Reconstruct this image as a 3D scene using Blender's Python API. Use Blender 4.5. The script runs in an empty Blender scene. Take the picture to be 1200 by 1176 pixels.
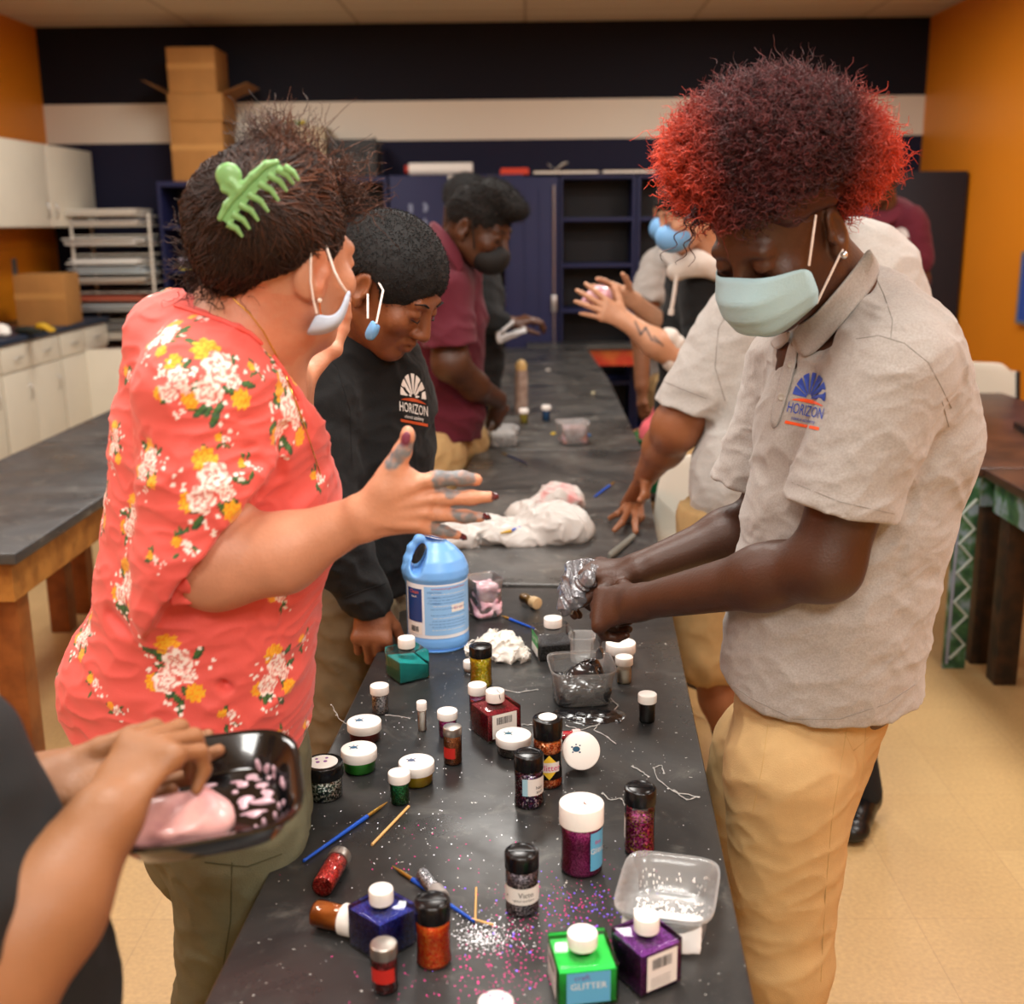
import bpy, bmesh, math, random
import numpy as np
from mathutils import Vector, Matrix, noise
from mathutils.bvhtree import BVHTree
random.seed(7); rng = np.random.default_rng(7)
sc = bpy.context.scene
COL = sc.collection
PI = math.pi
R_ = math.radians
V = Vector
# ---------------------------------------------------------------- camera
F = 1349.0
CAM = V((0, 0, 1.62))
CR = Matrix.Rotation(R_(.83), 3, 'Z') @ Matrix.Rotation(R_(90-13.67), 3, 'X') @ Matrix.Rotation(R_(-.56), 3, 'Z')
cd = bpy.data.cameras.new('camera'); cam = bpy.data.objects.new('camera', cd); COL.objects.link(cam)
cam.matrix_world = Matrix.Translation(CAM) @ CR.to_4x4()
cd.sensor_width = 36; cd.sensor_fit = 'HORIZONTAL'; cd.lens = F/1200*36
cd.dof.use_dof = True; cd.dof.focus_distance = 1.9; cd.dof.aperture_fstop = 3.6
cd.clip_start = .05
sc.camera = cam
def ray(px, py): return (CR @ V(((px-600)/F, -(py-588)/F, -1)))
def P(px, py, Y):                       # point seen at a pixel, at world depth Y
    d = ray(px, py); return CAM + d*(Y/d.y)
def PZ(px, py, z=.76):                  # point seen at a pixel on the plane z
    d = ray(px, py); return CAM + d*((z-CAM.z)/d.z)
def PX(px, py, X):
    d = ray(px, py); return CAM + d*(X/d.x)
# ---------------------------------------------------------------- materials
def lin(c):
    if isinstance(c, str):
        c = c.lstrip('#'); c = [int(c[i:i+2], 16)/255 for i in (0, 2, 4)]
    return tuple((x/12.92 if x <= .04045 else ((x+.055)/1.055)**2.4) for x in c[:3]) + (1,)
MATS = {}
def mat(name, col, rough=.5, metal=0, var=0, vscale=20, bump=0, bscale=80, trans=0, alpha=1, emit=0, sss=0,
        ior=1.45, coat=0, attr=False, wave=None, sheen=0, col2=None, spots=None, tex='Object', detail=4):
    if name in MATS: return MATS[name]
    m = bpy.data.materials.new(name); m.use_nodes = True
    nt = m.node_tree; N = nt.nodes; L = nt.links
    b = N['Principled BSDF']; c = lin(col)
    b.inputs['Base Color'].default_value = c; b.inputs['Roughness'].default_value = rough
    b.inputs['Metallic'].default_value = metal; b.inputs['IOR'].default_value = ior
    b.inputs['Transmission Weight'].default_value = trans; b.inputs['Alpha'].default_value = alpha
    b.inputs['Coat Weight'].default_value = coat
    if sheen: b.inputs['Sheen Weight'].default_value = sheen; b.inputs['Sheen Roughness'].default_value = .5
    if sss:
        b.inputs['Subsurface Weight'].default_value = sss; b.inputs['Subsurface Scale'].default_value = .006
        b.inputs['Subsurface Radius'].default_value = (1, .35, .2)
    if emit: b.inputs['Emission Color'].default_value = c; b.inputs['Emission Strength'].default_value = emit
    src = None
    tc = N.new('ShaderNodeTexCoord')
    def noi(scale, det=4, rgh=.55):
        n = N.new('ShaderNodeTexNoise'); n.inputs['Scale'].default_value = scale; n.inputs['Detail'].default_value = det
        n.inputs['Roughness'].default_value = rgh; L.new(tc.outputs[tex], n.inputs['Vector']); return n
    def mix(a, bb, fac, mode='MIX'):
        x = N.new('ShaderNodeMix'); x.data_type = 'RGBA'; x.blend_type = mode
        for i, v in ((6, a), (7, bb)):
            if isinstance(v, tuple): x.inputs[i].default_value = v
            else: L.new(v, x.inputs[i])
        if isinstance(fac, (int, float)): x.inputs[0].default_value = fac
        else: L.new(fac, x.inputs[0])
        return x.outputs[2]
    def ramp(o, a, bb):
        r = N.new('ShaderNodeMapRange'); r.inputs[1].default_value = a; r.inputs[2].default_value = bb
        L.new(o, r.inputs[0]); return r.outputs[0]
    if attr:
        a = N.new('ShaderNodeAttribute'); a.attribute_name = 'Col'; src = a.outputs['Color']
    base = src if src is not None else c
    if var or col2:
        n = noi(vscale, detail)
        c2 = lin(col2) if col2 else tuple(x*(1-var) for x in c[:3])+(1,)
        if src is not None:
            g = N.new('ShaderNodeMapRange'); g.inputs[1].default_value = .35; g.inputs[2].default_value = .65
            g.inputs[3].default_value = 1-var; g.inputs[4].default_value = 1+var*.3; L.new(n.outputs[0], g.inputs[0])
            base = mix(base, g.outputs[0], 1.0, 'MULTIPLY')
        else:
            base = mix(base, c2, ramp(n.outputs[0], .38, .62))
    if spots:                                     # (scale, threshold, colour, [scale2...])
        for (ss, th, cc) in spots:
            v = N.new('ShaderNodeTexVoronoi'); v.inputs['Scale'].default_value = ss
            L.new(tc.outputs[tex], v.inputs['Vector'])
            sp = N.new('ShaderNodeSeparateColor'); L.new(v.outputs['Color'], sp.inputs[0])
            lt = N.new('ShaderNodeMath'); lt.operation = 'LESS_THAN'; L.new(sp.outputs[0], lt.inputs[0]); lt.inputs[1].default_value = th
            base = mix(base, lin(cc), lt.outputs[0])
    if not isinstance(base, tuple): L.new(base, b.inputs['Base Color'])
    if bump:
        if wave:
            n = N.new('ShaderNodeTexWave'); n.inputs['Scale'].default_value = wave; n.inputs['Distortion'].default_value = 2
            L.new(tc.outputs[tex], n.inputs['Vector'])
        else: n = noi(bscale, 5)
        bp = N.new('ShaderNodeBump'); bp.inputs['Strength'].default_value = min(1, bump); bp.inputs['Distance'].default_value = .01*max(1, bump)
        L.new(n.outputs[0], bp.inputs['Height']); L.new(bp.outputs[0], b.inputs['Normal'])
    MATS[name] = m
    return m
def glitter(name, cols, scale=700, rough=.35, metal=.3, trans=0):
    """flake material: voronoi cells with their own colour and tilt"""
    if name in MATS: return MATS[name]
    m = bpy.data.materials.new(name); m.use_nodes = True
    nt = m.node_tree; N = nt.nodes; L = nt.links; b = N['Principled BSDF']
    tc = N.new('ShaderNodeTexCoord'); v = N.new('ShaderNodeTexVoronoi'); v.inputs['Scale'].default_value = scale
    L.new(tc.outputs['Object'], v.inputs['Vector'])
    sp = N.new('ShaderNodeSeparateColor'); L.new(v.outputs['Color'], sp.inputs[0])
    cr = N.new('ShaderNodeValToRGB'); cr.color_ramp.interpolation = 'CONSTANT'
    while len(cr.color_ramp.elements) < len(cols): cr.color_ramp.elements.new(.5)
    for i, c in enumerate(cols):
        cr.color_ramp.elements[i].position = i/len(cols); cr.color_ramp.elements[i].color = lin(c)
    L.new(sp.outputs[0], cr.inputs[0]); L.new(cr.outputs[0], b.inputs['Base Color'])
    g = N.new('ShaderNodeNewGeometry')
    s = N.new('ShaderNodeVectorMath'); s.operation = 'SUBTRACT'; L.new(v.outputs['Color'], s.inputs[0]); s.inputs[1].default_value = (.5, .5, .5)
    s2 = N.new('ShaderNodeVectorMath'); s2.operation = 'SCALE'; L.new(s.outputs[0], s2.inputs[0]); s2.inputs['Scale'].default_value = .8
    ad = N.new('ShaderNodeVectorMath'); ad.operation = 'ADD'; L.new(g.outputs['Normal'], ad.inputs[0]); L.new(s2.outputs[0], ad.inputs[1])
    nm = N.new('ShaderNodeVectorMath'); nm.operation = 'NORMALIZE'; L.new(ad.outputs[0], nm.inputs[0]); L.new(nm.outputs[0], b.inputs['Normal'])
    b.inputs['Roughness'].default_value = rough; b.inputs['Metallic'].default_value = metal
    MATS[name] = m; return m
# ---------------------------------------------------------------- objects
def tag(o, label=None, cat=None, group=None, kind=None):
    if label: o['label'] = label
    if cat: o['category'] = cat
    if group: o['group'] = group
    if kind: o['kind'] = kind
    return o
def thing(name, label, cat, loc=(0, 0, 0), rz=0, group=None):
    o = bpy.data.objects.new(name, None); o.empty_display_size = .05; COL.objects.link(o)
    o.location = loc; o.rotation_euler = (0, 0, rz)
    return tag(o, label, cat, group)
def adopt(o, e, world=True):            # world: geometry is in world coordinates
    o.parent = e
    if world:
        M = Matrix.LocRotScale(e.location, e.rotation_euler, e.scale)
        if e.parent: M = Matrix.LocRotScale(e.parent.location, e.parent.rotation_euler, e.parent.scale) @ e.matrix_parent_inverse @ M if e.parent.type == 'EMPTY' else M
        o.matrix_parent_inverse = M.inverted()
    return o
def copy_tree(o, parent=None):
    c = o.copy(); COL.objects.link(c); c.parent = parent
    if parent is not None: c.matrix_parent_inverse = o.matrix_parent_inverse.copy()
    for ch in o.children: copy_tree(ch, c)
    return c
class MB:
    def __init__(s): s.v = []; s.f = []; s.m = []; s.mi = 0; s.sm = []
    def add(s, vs, fs, M=None, smooth=False):
        o = len(s.v)
        for p in vs: s.v.append(tuple(M @ V(p)) if M is not None else tuple(p))
        for f in fs: s.f.append(tuple(i+o for i in f)); s.m.append(s.mi); s.sm.append(smooth)
        return s
    def box(s, lo, hi, M=None, bev=0):
        x0, y0, z0 = lo; x1, y1, z1 = hi
        if bev:
            bm = bmesh.new(); bmesh.ops.create_cube(bm, size=1)
            for v in bm.verts: v.co = V(((x0+x1)/2+v.co.x*(x1-x0), (y0+y1)/2+v.co.y*(y1-y0), (z0+z1)/2+v.co.z*(z1-z0)))
            bmesh.ops.bevel(bm, geom=bm.edges[:], offset=bev, segments=3, profile=.5, affect='EDGES')
            bm.verts.index_update()
            s.add([v.co[:] for v in bm.verts], [[v.index for v in f.verts] for f in bm.faces], M, True); bm.free(); return s
        return s.add([(x0,y0,z0),(x1,y0,z0),(x1,y1,z0),(x0,y1,z0),(x0,y0,z1),(x1,y0,z1),(x1,y1,z1),(x0,y1,z1)],
                     [(0,3,2,1),(4,5,6,7),(0,1,5,4),(1,2,6,5),(2,3,7,6),(3,0,4,7)], M)
    def lathe(s, prof, n=32, M=None, smooth=True, sq=0):
        """prof: (r, z) list; closed at ends when r==0. sq>0 squares the section (superellipse)"""
        vs = []; fs = []
        for (r, z) in prof:
            for i in range(n):
                a = 2*PI*i/n; ca, sa = math.cos(a), math.sin(a)
                k = 1
                if sq: k = (abs(ca)**sq+abs(sa)**sq)**(-1/sq)
                vs.append((r*k*ca, r*k*sa, z))
        for j in range(len(prof)-1):
            for i in range(n):
                i2 = (i+1) % n; fs.append((j*n+i, j*n+i2, (j+1)*n+i2, (j+1)*n+i))
        if prof[0][0] > 1e-6: fs.append(tuple(range(n-1, -1, -1)))
        if prof[-1][0] > 1e-6: fs.append(tuple((len(prof)-1)*n+i for i in range(n)))
        return s.add(vs, fs, M, smooth)
    def tube(s, pts, r, n=8, caps=True, smooth=True, flat=1, M=None):
        pts = [V(p) for p in pts]; k = len(pts)
        rs = r if isinstance(r, (list, tuple)) else [r]*k
        vs = []; fs = []; up = None
        for i, p in enumerate(pts):
            t = (pts[min(i+1, k-1)]-pts[max(i-1, 0)]).normalized()
            if up is None: up = t.orthogonal().normalized() if abs(t.z) > .95 else V((0, 0, 1))
            a = (up - t*up.dot(t)); a = a.normalized() if a.length > 1e-6 else t.orthogonal().normalized()
            up = a; b = t.cross(a)
            for j in range(n):
                an = 2*PI*j/n; vs.append(p + (a*math.sin(an)*flat + b*math.cos(an))*rs[i])
        for i in range(k-1):
            for j in range(n):
                j2 = (j+1) % n; fs.append((i*n+j, i*n+j2, (i+1)*n+j2, (i+1)*n+j))
        if caps: fs.append(tuple(range(n-1, -1, -1))); fs.append(tuple((k-1)*n+j for j in range(n)))
        return s.add(vs, fs, M, smooth)
    def prism(s, poly, h0, h1, M=None, smooth=False):      # poly xy, extruded z
        n = len(poly)
        vs = [(x, y, h0) for x, y in poly]+[(x, y, h1) for x, y in poly]
        fs = [tuple(range(n-1, -1, -1)), tuple(range(n, 2*n))]+[(i, (i+1) % n, n+(i+1) % n, n+i) for i in range(n)]
        return s.add(vs, fs, M, smooth)
    def ball(s, c, r, n=12, M=None):
        rr = (r, r, r) if isinstance(r, (int, float)) else r
        vs = [(c[0], c[1], c[2]-rr[2])]; fs = []
        for j in range(1, n):
            t = -PI/2+PI*j/n
            for i in range(2*n): a = PI*i/n; vs.append((c[0]+rr[0]*math.cos(t)*math.cos(a), c[1]+rr[1]*math.cos(t)*math.sin(a), c[2]+rr[2]*math.sin(t)))
        vs.append((c[0], c[1], c[2]+rr[2])); w = 2*n
        for i in range(w):
            fs.append((0, 1+(i+1) % w, 1+i)); e = 1+(n-2)*w; fs.append((e+i, e+(i+1) % w, len(vs)-1))
        for j in range(n-2):
            for i in range(w): fs.append((1+j*w+i, 1+j*w+(i+1) % w, 1+(j+1)*w+(i+1) % w, 1+(j+1)*w+i))
        return s.add(vs, fs, M, True)
    def build(s, name, mats, parent=None, world=False, sub=0, bev=0):
        me = bpy.data.meshes.new(name); me.from_pydata(s.v, [], s.f)
        for m in (mats if isinstance(mats, (list, tuple)) else [mats]): me.materials.append(m)
        me.polygons.foreach_set('material_index', s.m); me.polygons.foreach_set('use_smooth', s.sm)
        if any(s.sm) and hasattr(me, 'set_sharp_from_angle'): me.set_sharp_from_angle(angle=R_(50))
        me.update()
        o = bpy.data.objects.new(name, me); COL.objects.link(o)
        if bev:
            md = o.modifiers.new('b', 'BEVEL'); md.width = bev; md.segments = 2; md.limit_method = 'ANGLE'
        if sub: md = o.modifiers.new('s', 'SUBSURF'); md.levels = md.render_levels = sub
        if parent is not None: adopt(o, parent, world)
        return o
def rotM(loc, rx=0, ry=0, rz=0): return Matrix.Translation(V(loc)) @ Matrix.Rotation(rz, 4, 'Z') @ Matrix.Rotation(ry, 4, 'Y') @ Matrix.Rotation(rx, 4, 'X')
def frameM(o, x, y=None, z=None):
    """matrix with given x axis (unit) and z hint"""
    x = V(x).normalized(); z = V(z); z = (z-x*z.dot(x)).normalized(); y = z.cross(x)
    return Matrix(((x.x, y.x, z.x, o[0]), (x.y, y.y, z.y, o[1]), (x.z, y.z, z.z, o[2]), (0, 0, 0, 1)))
def struct(o): o['kind'] = 'structure'; return o
# ---------------------------------------------------------------- signed distance modelling
def npv(*a): return np.array(a, dtype=np.float32)
def smin(a, b, k):
    if k <= 0: return np.minimum(a, b)
    h = np.maximum(k-np.abs(a-b), 0)/k
    return np.minimum(a, b)-h*h*k*.25
class SD:
    def __init__(s, k=.015): s.pr = []; s.k = k
    def _add(s, f, lo, hi, op='u', k=None):
        s.pr.append((f, None if lo is None else npv(*lo), None if hi is None else npv(*hi), op, s.k if k is None else k)); return s
    def cap(s, a, b, ra, rb=None, op='u', k=None):
        rb = ra if rb is None else rb
        a = npv(*a); b = npv(*b); ba = b-a; L2 = float(ba@ba)+1e-9
        def f(p):
            pa = p-a; t = np.clip(pa@ba/L2, 0, 1)
            return np.linalg.norm(pa-t[:, None]*ba, axis=1)-(ra+(rb-ra)*t)
        r = max(ra, rb); return s._add(f, np.minimum(a, b)-r, np.maximum(a, b)+r, op, k)
    def chain(s, pts, rs, op='u', k=None):
        for i in range(len(pts)-1): s.cap(pts[i], pts[i+1], rs[i], rs[i+1], op, k if i or k is None else k)
        return s
    def ecap(s, a, b, ra, rb, w, op='u', k=None):
        """elliptic capsule; ra, rb = (half width along w, half depth)"""
        a = npv(*a); b = npv(*b); ba = b-a; L = float(np.linalg.norm(ba))+1e-9; u = ba/L
        w = npv(*w); w = w-u*(w@u); w /= np.linalg.norm(w); d_ = np.cross(u, w)
        def f(p):
            pa = p-a; x = pa@u; t = np.clip(x/L, 0, 1); e = x-t*L
            rw = ra[0]+(rb[0]-ra[0])*t; rd = ra[1]+(rb[1]-ra[1])*t; rm = np.minimum(rw, rd)
            vw = pa@w; vd = pa@d_
            k0 = np.sqrt((vw/rw)**2+(vd/rd)**2+(e/rm)**2)
            k1 = np.sqrt((vw/rw**2)**2+(vd/rd**2)**2+(e/rm**2)**2)+1e-6
            return k0*(k0-1)/k1
        r = max(ra+rb) if isinstance(ra, tuple) else 0
        r = max(max(ra), max(rb)); return s._add(f, np.minimum(a, b)-r, np.maximum(a, b)+r, op, k)
    def loft(s, rings, w, op='u', k=None):
        for i in range(len(rings)-1):
            (a, aw, ad), (b, bw, bd) = rings[i][:3], rings[i+1][:3]
            s.ecap(a, b, (aw, ad), (bw, bd), w, op, k)
        return s
    def ell(s, c, r, M=None, op='u', k=None):
        c = npv(*c); r = npv(*r); A = np.eye(3, dtype=np.float32) if M is None else np.array(M, dtype=np.float32)[:3, :3]
        def f(p):
            q = (p-c)@A; k0 = np.linalg.norm(q/r, axis=1); k1 = np.linalg.norm(q/(r*r), axis=1)+1e-6
            return k0*(k0-1)/k1
        R = float(max(r)); return s._add(f, c-R, c+R, op, k)
    def box(s, c, h, M=None, rad=0, op='u', k=None):
        c = npv(*c); h = npv(*h)-rad; A = np.eye(3, dtype=np.float32) if M is None else np.array(M, dtype=np.float32)[:3, :3]
        def f(p):
            q = np.abs((p-c)@A)-h
            return np.linalg.norm(np.maximum(q, 0), axis=1)+np.minimum(q.max(axis=1), 0)-rad
        R = float(np.linalg.norm(h+rad)); return s._add(f, c-R, c+R, op, k)
    def plane(s, o, n, op='i', k=.004, lo=None, hi=None):
        """keeps the side the normal points AWAY from (op i)"""
        o = npv(*o); n = npv(*n); n = n/np.linalg.norm(n)
        return s._add(lambda p: (p-o)@n, lo, hi, op, k)
    def sdf(s, other, op='u', k=None):
        lo, hi = other.bounds(); return s._add(other.eval, lo, hi, op, k)
    def fn(s, f, op='i', k=0): return s._add(f, None, None, op, k)
    def bounds(s):
        L = [q[1] for q in s.pr if q[3] == 'u']; Hh = [q[2] for q in s.pr if q[3] == 'u']
        return np.min(L, axis=0), np.max(Hh, axis=0)
    def eval(s, p):
        D = np.full(len(p), 1e3, dtype=np.float32)
        for (f, lo, hi, op, k) in s.pr:
            D = s.comb(D, f(p), op, k)
        return D
    @staticmethod
    def comb(D, d, op, k):
        if op == 'u': return smin(D, d, k)
        if op == 's': return -smin(-D, d, k)
        if op == 'i': return -smin(-D, -d, k)
    def mesh(s, h, disp=None, pad=.01):
        lo, hi = s.bounds(); lo = lo-pad-2*h; hi = hi+pad+2*h
        n = 8; bs = n*h; nb = np.ceil((hi-lo)/bs).astype(int)+1
        gi = np.stack(np.meshgrid(*[np.arange(x) for x in nb], indexing='ij'), -1).reshape(-1, 3)
        cen = (lo+(gi+.5)*bs).astype(np.float32); hd = bs*.87
        # cull far blocks, then evaluate centres
        def ev(pts_c, half, expand=None):
            """pts_c (B,3) block centres; expand (S,3) offsets"""
            B = len(pts_c); off = np.zeros((1, 3), np.float32) if expand is None else expand
            D = np.full((B, len(off)), 1e3, np.float32)
            for (f, l, hh, op, k) in s.pr:
                if l is None: idx = np.arange(B)
                else:
                    dd = np.linalg.norm(np.maximum(np.maximum(l-pts_c, pts_c-hh), 0), axis=1)
                    idx = np.nonzero(dd < half+k+.012)[0]
                if len(idx) == 0: continue
                for c0 in range(0, len(idx), 2000):
                    ii = idx[c0:c0+2000]
                    pp = (pts_c[ii][:, None, :]+off[None]).reshape(-1, 3)
                    D[ii] = s.comb(D[ii], f(pp).reshape(len(ii), -1), op, k)
            return D
        Dc = ev(cen, hd)[:, 0]
        act = np.abs(Dc) < hd*1.25+.012
        gi = gi[act]; cen = cen[act]
        a = np.arange(n+1); loc = np.stack(np.meshgrid(a, a, a, indexing='ij'), -1).reshape(-1, 3)
        off = ((loc-n/2)*h).astype(np.float32)
        D = ev(cen, hd, off)
        if disp is not None:
            near = np.abs(D) < .04
            bi, si = np.nonzero(near)
            pp = cen[bi]+off[si]
            D[bi, si] += disp(pp).astype(np.float32)
        D = D.reshape(-1, n+1, n+1, n+1)
        D[D == 0] = 1e-7
        B = len(D)
        NX = int((nb[0]+1)*n+2); NY = int((nb[1]+1)*n+2); NZ = int((nb[2]+1)*n+2)
        def key(i, j, k): return (i.astype(np.int64)*NY+j)*NZ+k
        sg = D > 0
        cnt = np.zeros((B, n, n, n), np.int8)
        for dx in (0, 1):
            for dy in (0, 1):
                for dz in (0, 1): cnt += sg[:, dx:n+dx, dy:n+dy, dz:n+dz]
        b, i, j, k = np.nonzero((cnt > 0) & (cnt < 8))
        # vertex positions
        acc = np.zeros((len(b), 3)); num = np.zeros(len(b))
        corners = [(x, y, z) for x in (0, 1) for y in (0, 1) for z in (0, 1)]
        val = {c: D[b, i+c[0], j+c[1], k+c[2]] for c in corners}
        for c in corners:
            for ax in range(3):
                if c[ax]: continue
                c2 = list(c); c2[ax] = 1; c2 = tuple(c2)
                v0, v1 = val[c], val[c2]; cr = (v0 > 0) != (v1 > 0)
                t = np.where(cr, v0/np.where(v0-v1 == 0, 1, v0-v1), 0)
                pos = np.array(c, float)[None].repeat(len(b), 0); pos[:, ax] += t
                acc += pos*cr[:, None]; num += cr
        gidx = gi[b]*n+np.stack([i, j, k], -1)
        vk = key(gidx[:, 0], gidx[:, 1], gidx[:, 2])
        vp = lo+(gidx+acc/num[:, None])*h
        vk, ui = np.unique(vk, return_index=True); vp = vp[ui]
        quads = []
        for ax in range(3):
            o1, o2 = [q for q in range(3) if q != ax]
            A = sg[:, :n, :n, :n]; sl = [slice(None), slice(0, n), slice(0, n), slice(0, n)]; sl[ax+1] = slice(1, n+1)
            Bx = sg[tuple(sl)]
            b2, i2, j2, k2 = np.nonzero(A != Bx)
            g = gi[b2]*n+np.stack([i2, j2, k2], -1)
            pos_dir = A[b2, i2, j2, k2]      # outside at start
            cs = []
            for (p, q) in ((0, 0), (1, 0), (1, 1), (0, 1)):
                gg = g.copy(); gg[:, o1] -= p; gg[:, o2] -= q
                kk = key(gg[:, 0], gg[:, 1], gg[:, 2])
                ix = np.searchsorted(vk, kk); ix = np.minimum(ix, len(vk)-1)
                ok = vk[ix] == kk; cs.append((ix, ok))
            ok = cs[0][1] & cs[1][1] & cs[2][1] & cs[3][1]
            Q = np.stack([c[0] for c in cs], -1)[ok]; pd = pos_dir[ok]
            flip = pd if ax != 1 else ~pd
            Q[flip] = Q[flip][:, ::-1]
            quads.append(Q)
        return vp.astype(np.float32), np.concatenate(quads)
def mesh_np(name, v, q, mat_, parent=None, smooth=True, col=None, loose=True):
    me = bpy.data.meshes.new(name)
    me.vertices.add(len(v)); me.vertices.foreach_set('co', np.ascontiguousarray(v, np.float32).ravel())
    nq = len(q); w = q.shape[1]
    me.loops.add(nq*w); me.loops.foreach_set('vertex_index', np.ascontiguousarray(q, np.int32).ravel())
    me.polygons.add(nq); me.polygons.foreach_set('loop_start', np.arange(nq, dtype=np.int32)*w)
    me.polygons.foreach_set('use_smooth', np.ones(nq, bool) if smooth else np.zeros(nq, bool))
    me.materials.append(mat_)
    if col is not None:
        a = me.attributes.new('Col', 'FLOAT_COLOR', 'POINT')
        c = np.ones((len(v), 4), np.float32); c[:, :3] = col; a.data.foreach_set('color', c.ravel())
    me.update(calc_edges=True); me.validate()
    o = bpy.data.objects.new(name, me); COL.objects.link(o)
    if parent is not None: adopt(o, parent)
    return o
def sobj(name, S, h, mat_, parent=None, disp=None, colf=None, relax=1):
    v, q = S.mesh(h, disp)
    # light laplacian relax for smoothness
    for _ in range(relax):
        a = np.zeros_like(v, dtype=np.float64); c = np.zeros(len(v))
        for x in range(4):
            y = (x+1) % 4
            np.add.at(a, q[:, x], v[q[:, y]]); np.add.at(c, q[:, x], 1)
        m = c > 0; v[m] = (.5*v[m]+.5*a[m]/c[m, None]).astype(np.float32)
    return mesh_np(name, v, q, mat_, parent, True, colf(v) if colf else None)
def fnoise(p, f, seed=0):
    """cheap smooth pseudo-noise, sum of rotated sines, p (N,3)"""
    r = np.random.default_rng(seed); o = np.zeros(len(p))
    for i in range(6):
        d = r.normal(size=3); d /= np.linalg.norm(d); fr = f*(1+.35*i)
        o += np.sin((p@d)*fr*6.283+r.uniform(0, 6.28)+1.6*np.sin((p@np.roll(d, 1))*fr*3.1+r.uniform(0, 6.28)))/(1+.4*i)
    return o/3.2
LIGHTS = [(-.2, 1.6, 50), (-2.2, 1.6, 44), (1.8, 1.6, 44), (-.2, 4.4, 36), (-2.2, 4.4, 34), (2.0, 4.4, 52), (-.6,-1,55), (.9, -1, 62), (-1.8, 7.0, 36), (1.4, 7.0, 36)]  # ceiling panels; back row and pair behind the camera added as fill
LAMP_EMIT = 2.0
EXPO = .0
# ---------------------------------------------------------------- room
XL, XR, YB, YF, ZC = -3.60, 2.95, 9.0, -2.2, 3.04
def wallmat():
    m = bpy.data.materials.new('painted_back_wall'); m.use_nodes = True; nt = m.node_tree; N = nt.nodes; L = nt.links; b = N['Principled BSDF']
    g = N.new('ShaderNodeNewGeometry'); s = N.new('ShaderNodeSeparateXYZ'); L.new(g.outputs['Position'], s.inputs[0])
    cr = N.new('ShaderNodeValToRGB'); cr.color_ramp.interpolation = 'CONSTANT'
    mp = N.new('ShaderNodeMapRange'); mp.inputs[1].default_value = 0; mp.inputs[2].default_value = 4; L.new(s.outputs[2], mp.inputs[0])
    e = cr.color_ramp.elements; e[0].position = 0; e[0].color = lin('#1c1c31'); e[1].position = STR0/4; e[1].color = lin('#ddd5c6')
    x = e.new(STR1/4); x.color = lin('#15151f')
    L.new(mp.outputs[0], cr.inputs[0]); L.new(cr.outputs[0], b.inputs['Base Color']); b.inputs['Roughness'].default_value = .75; b.inputs['Specular IOR Level'].default_value = .2
    n = N.new('ShaderNodeTexNoise'); n.inputs['Scale'].default_value = 60; bp = N.new('ShaderNodeBump'); bp.inputs['Strength'].default_value = .05
    L.new(n.outputs[0], bp.inputs['Height']); L.new(bp.outputs[0], b.inputs['Normal']); return m
STR0 = P(600, 165.5, YB).z; STR1 = P(600, 119, YB).z
M_back = wallmat()
M_orange = mat('orange_paint', '#d98218', .42, var=.04, vscale=1.2, bump=.05, bscale=120)
def slab(name, lo, hi, m): return struct(MB().box(lo, hi).build(name, m))
def floormat():
    m = bpy.data.materials.new('tan_vinyl_tile'); m.use_nodes = True; nt = m.node_tree; N = nt.nodes; L = nt.links; b = N['Principled BSDF']
    g = N.new('ShaderNodeNewGeometry'); 
    br = N.new('ShaderNodeTexBrick'); br.offset = 0; br.inputs['Scale'].default_value = 1; br.inputs['Mortar Size'].default_value = .0012
    br.inputs['Brick Width'].default_value = .305; br.inputs['Row Height'].default_value = .305; br.inputs['Mortar Smooth'].default_value = .3
    br.inputs['Color1'].default_value = lin('#bf9f6d'); br.inputs['Color2'].default_value = lin('#ba9967'); br.inputs['Mortar'].default_value = lin('#a98a5e')
    L.new(g.outputs['Position'], br.inputs['Vector'])
    n = N.new('ShaderNodeTexNoise'); n.inputs['Scale'].default_value = 90; n.inputs['Detail'].default_value = 6; L.new(g.outputs['Position'], n.inputs['Vector'])
    n2 = N.new('ShaderNodeTexNoise'); n2.inputs['Scale'].default_value = 3; n2.inputs['Detail'].default_value = 6; L.new(g.outputs['Position'], n2.inputs['Vector'])
    mr = N.new('ShaderNodeMapRange'); mr.inputs[1].default_value = .3; mr.inputs[2].default_value = .7; mr.inputs[3].default_value = .86; mr.inputs[4].default_value = 1.06; L.new(n.outputs[0], mr.inputs[0])
    m2 = N.new('ShaderNodeMapRange'); m2.inputs[1].default_value = .3; m2.inputs[2].default_value = .7; m2.inputs[3].default_value = .9; m2.inputs[4].default_value = 1.04; L.new(n2.outputs[0], m2.inputs[0])
    x = N.new('ShaderNodeMix'); x.data_type = 'RGBA'; x.blend_type = 'MULTIPLY'; x.inputs[0].default_value = 1; L.new(br.outputs[0], x.inputs[6]); L.new(mr.outputs[0], x.inputs[7])
    y = N.new('ShaderNodeMix'); y.data_type = 'RGBA'; y.blend_type = 'MULTIPLY'; y.inputs[0].default_value = 1; L.new(x.outputs[2], y.inputs[6]); L.new(m2.outputs[0], y.inputs[7])
    L.new(y.outputs[2], b.inputs['Base Color']); b.inputs['Roughness'].default_value = .38; return m
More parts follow.
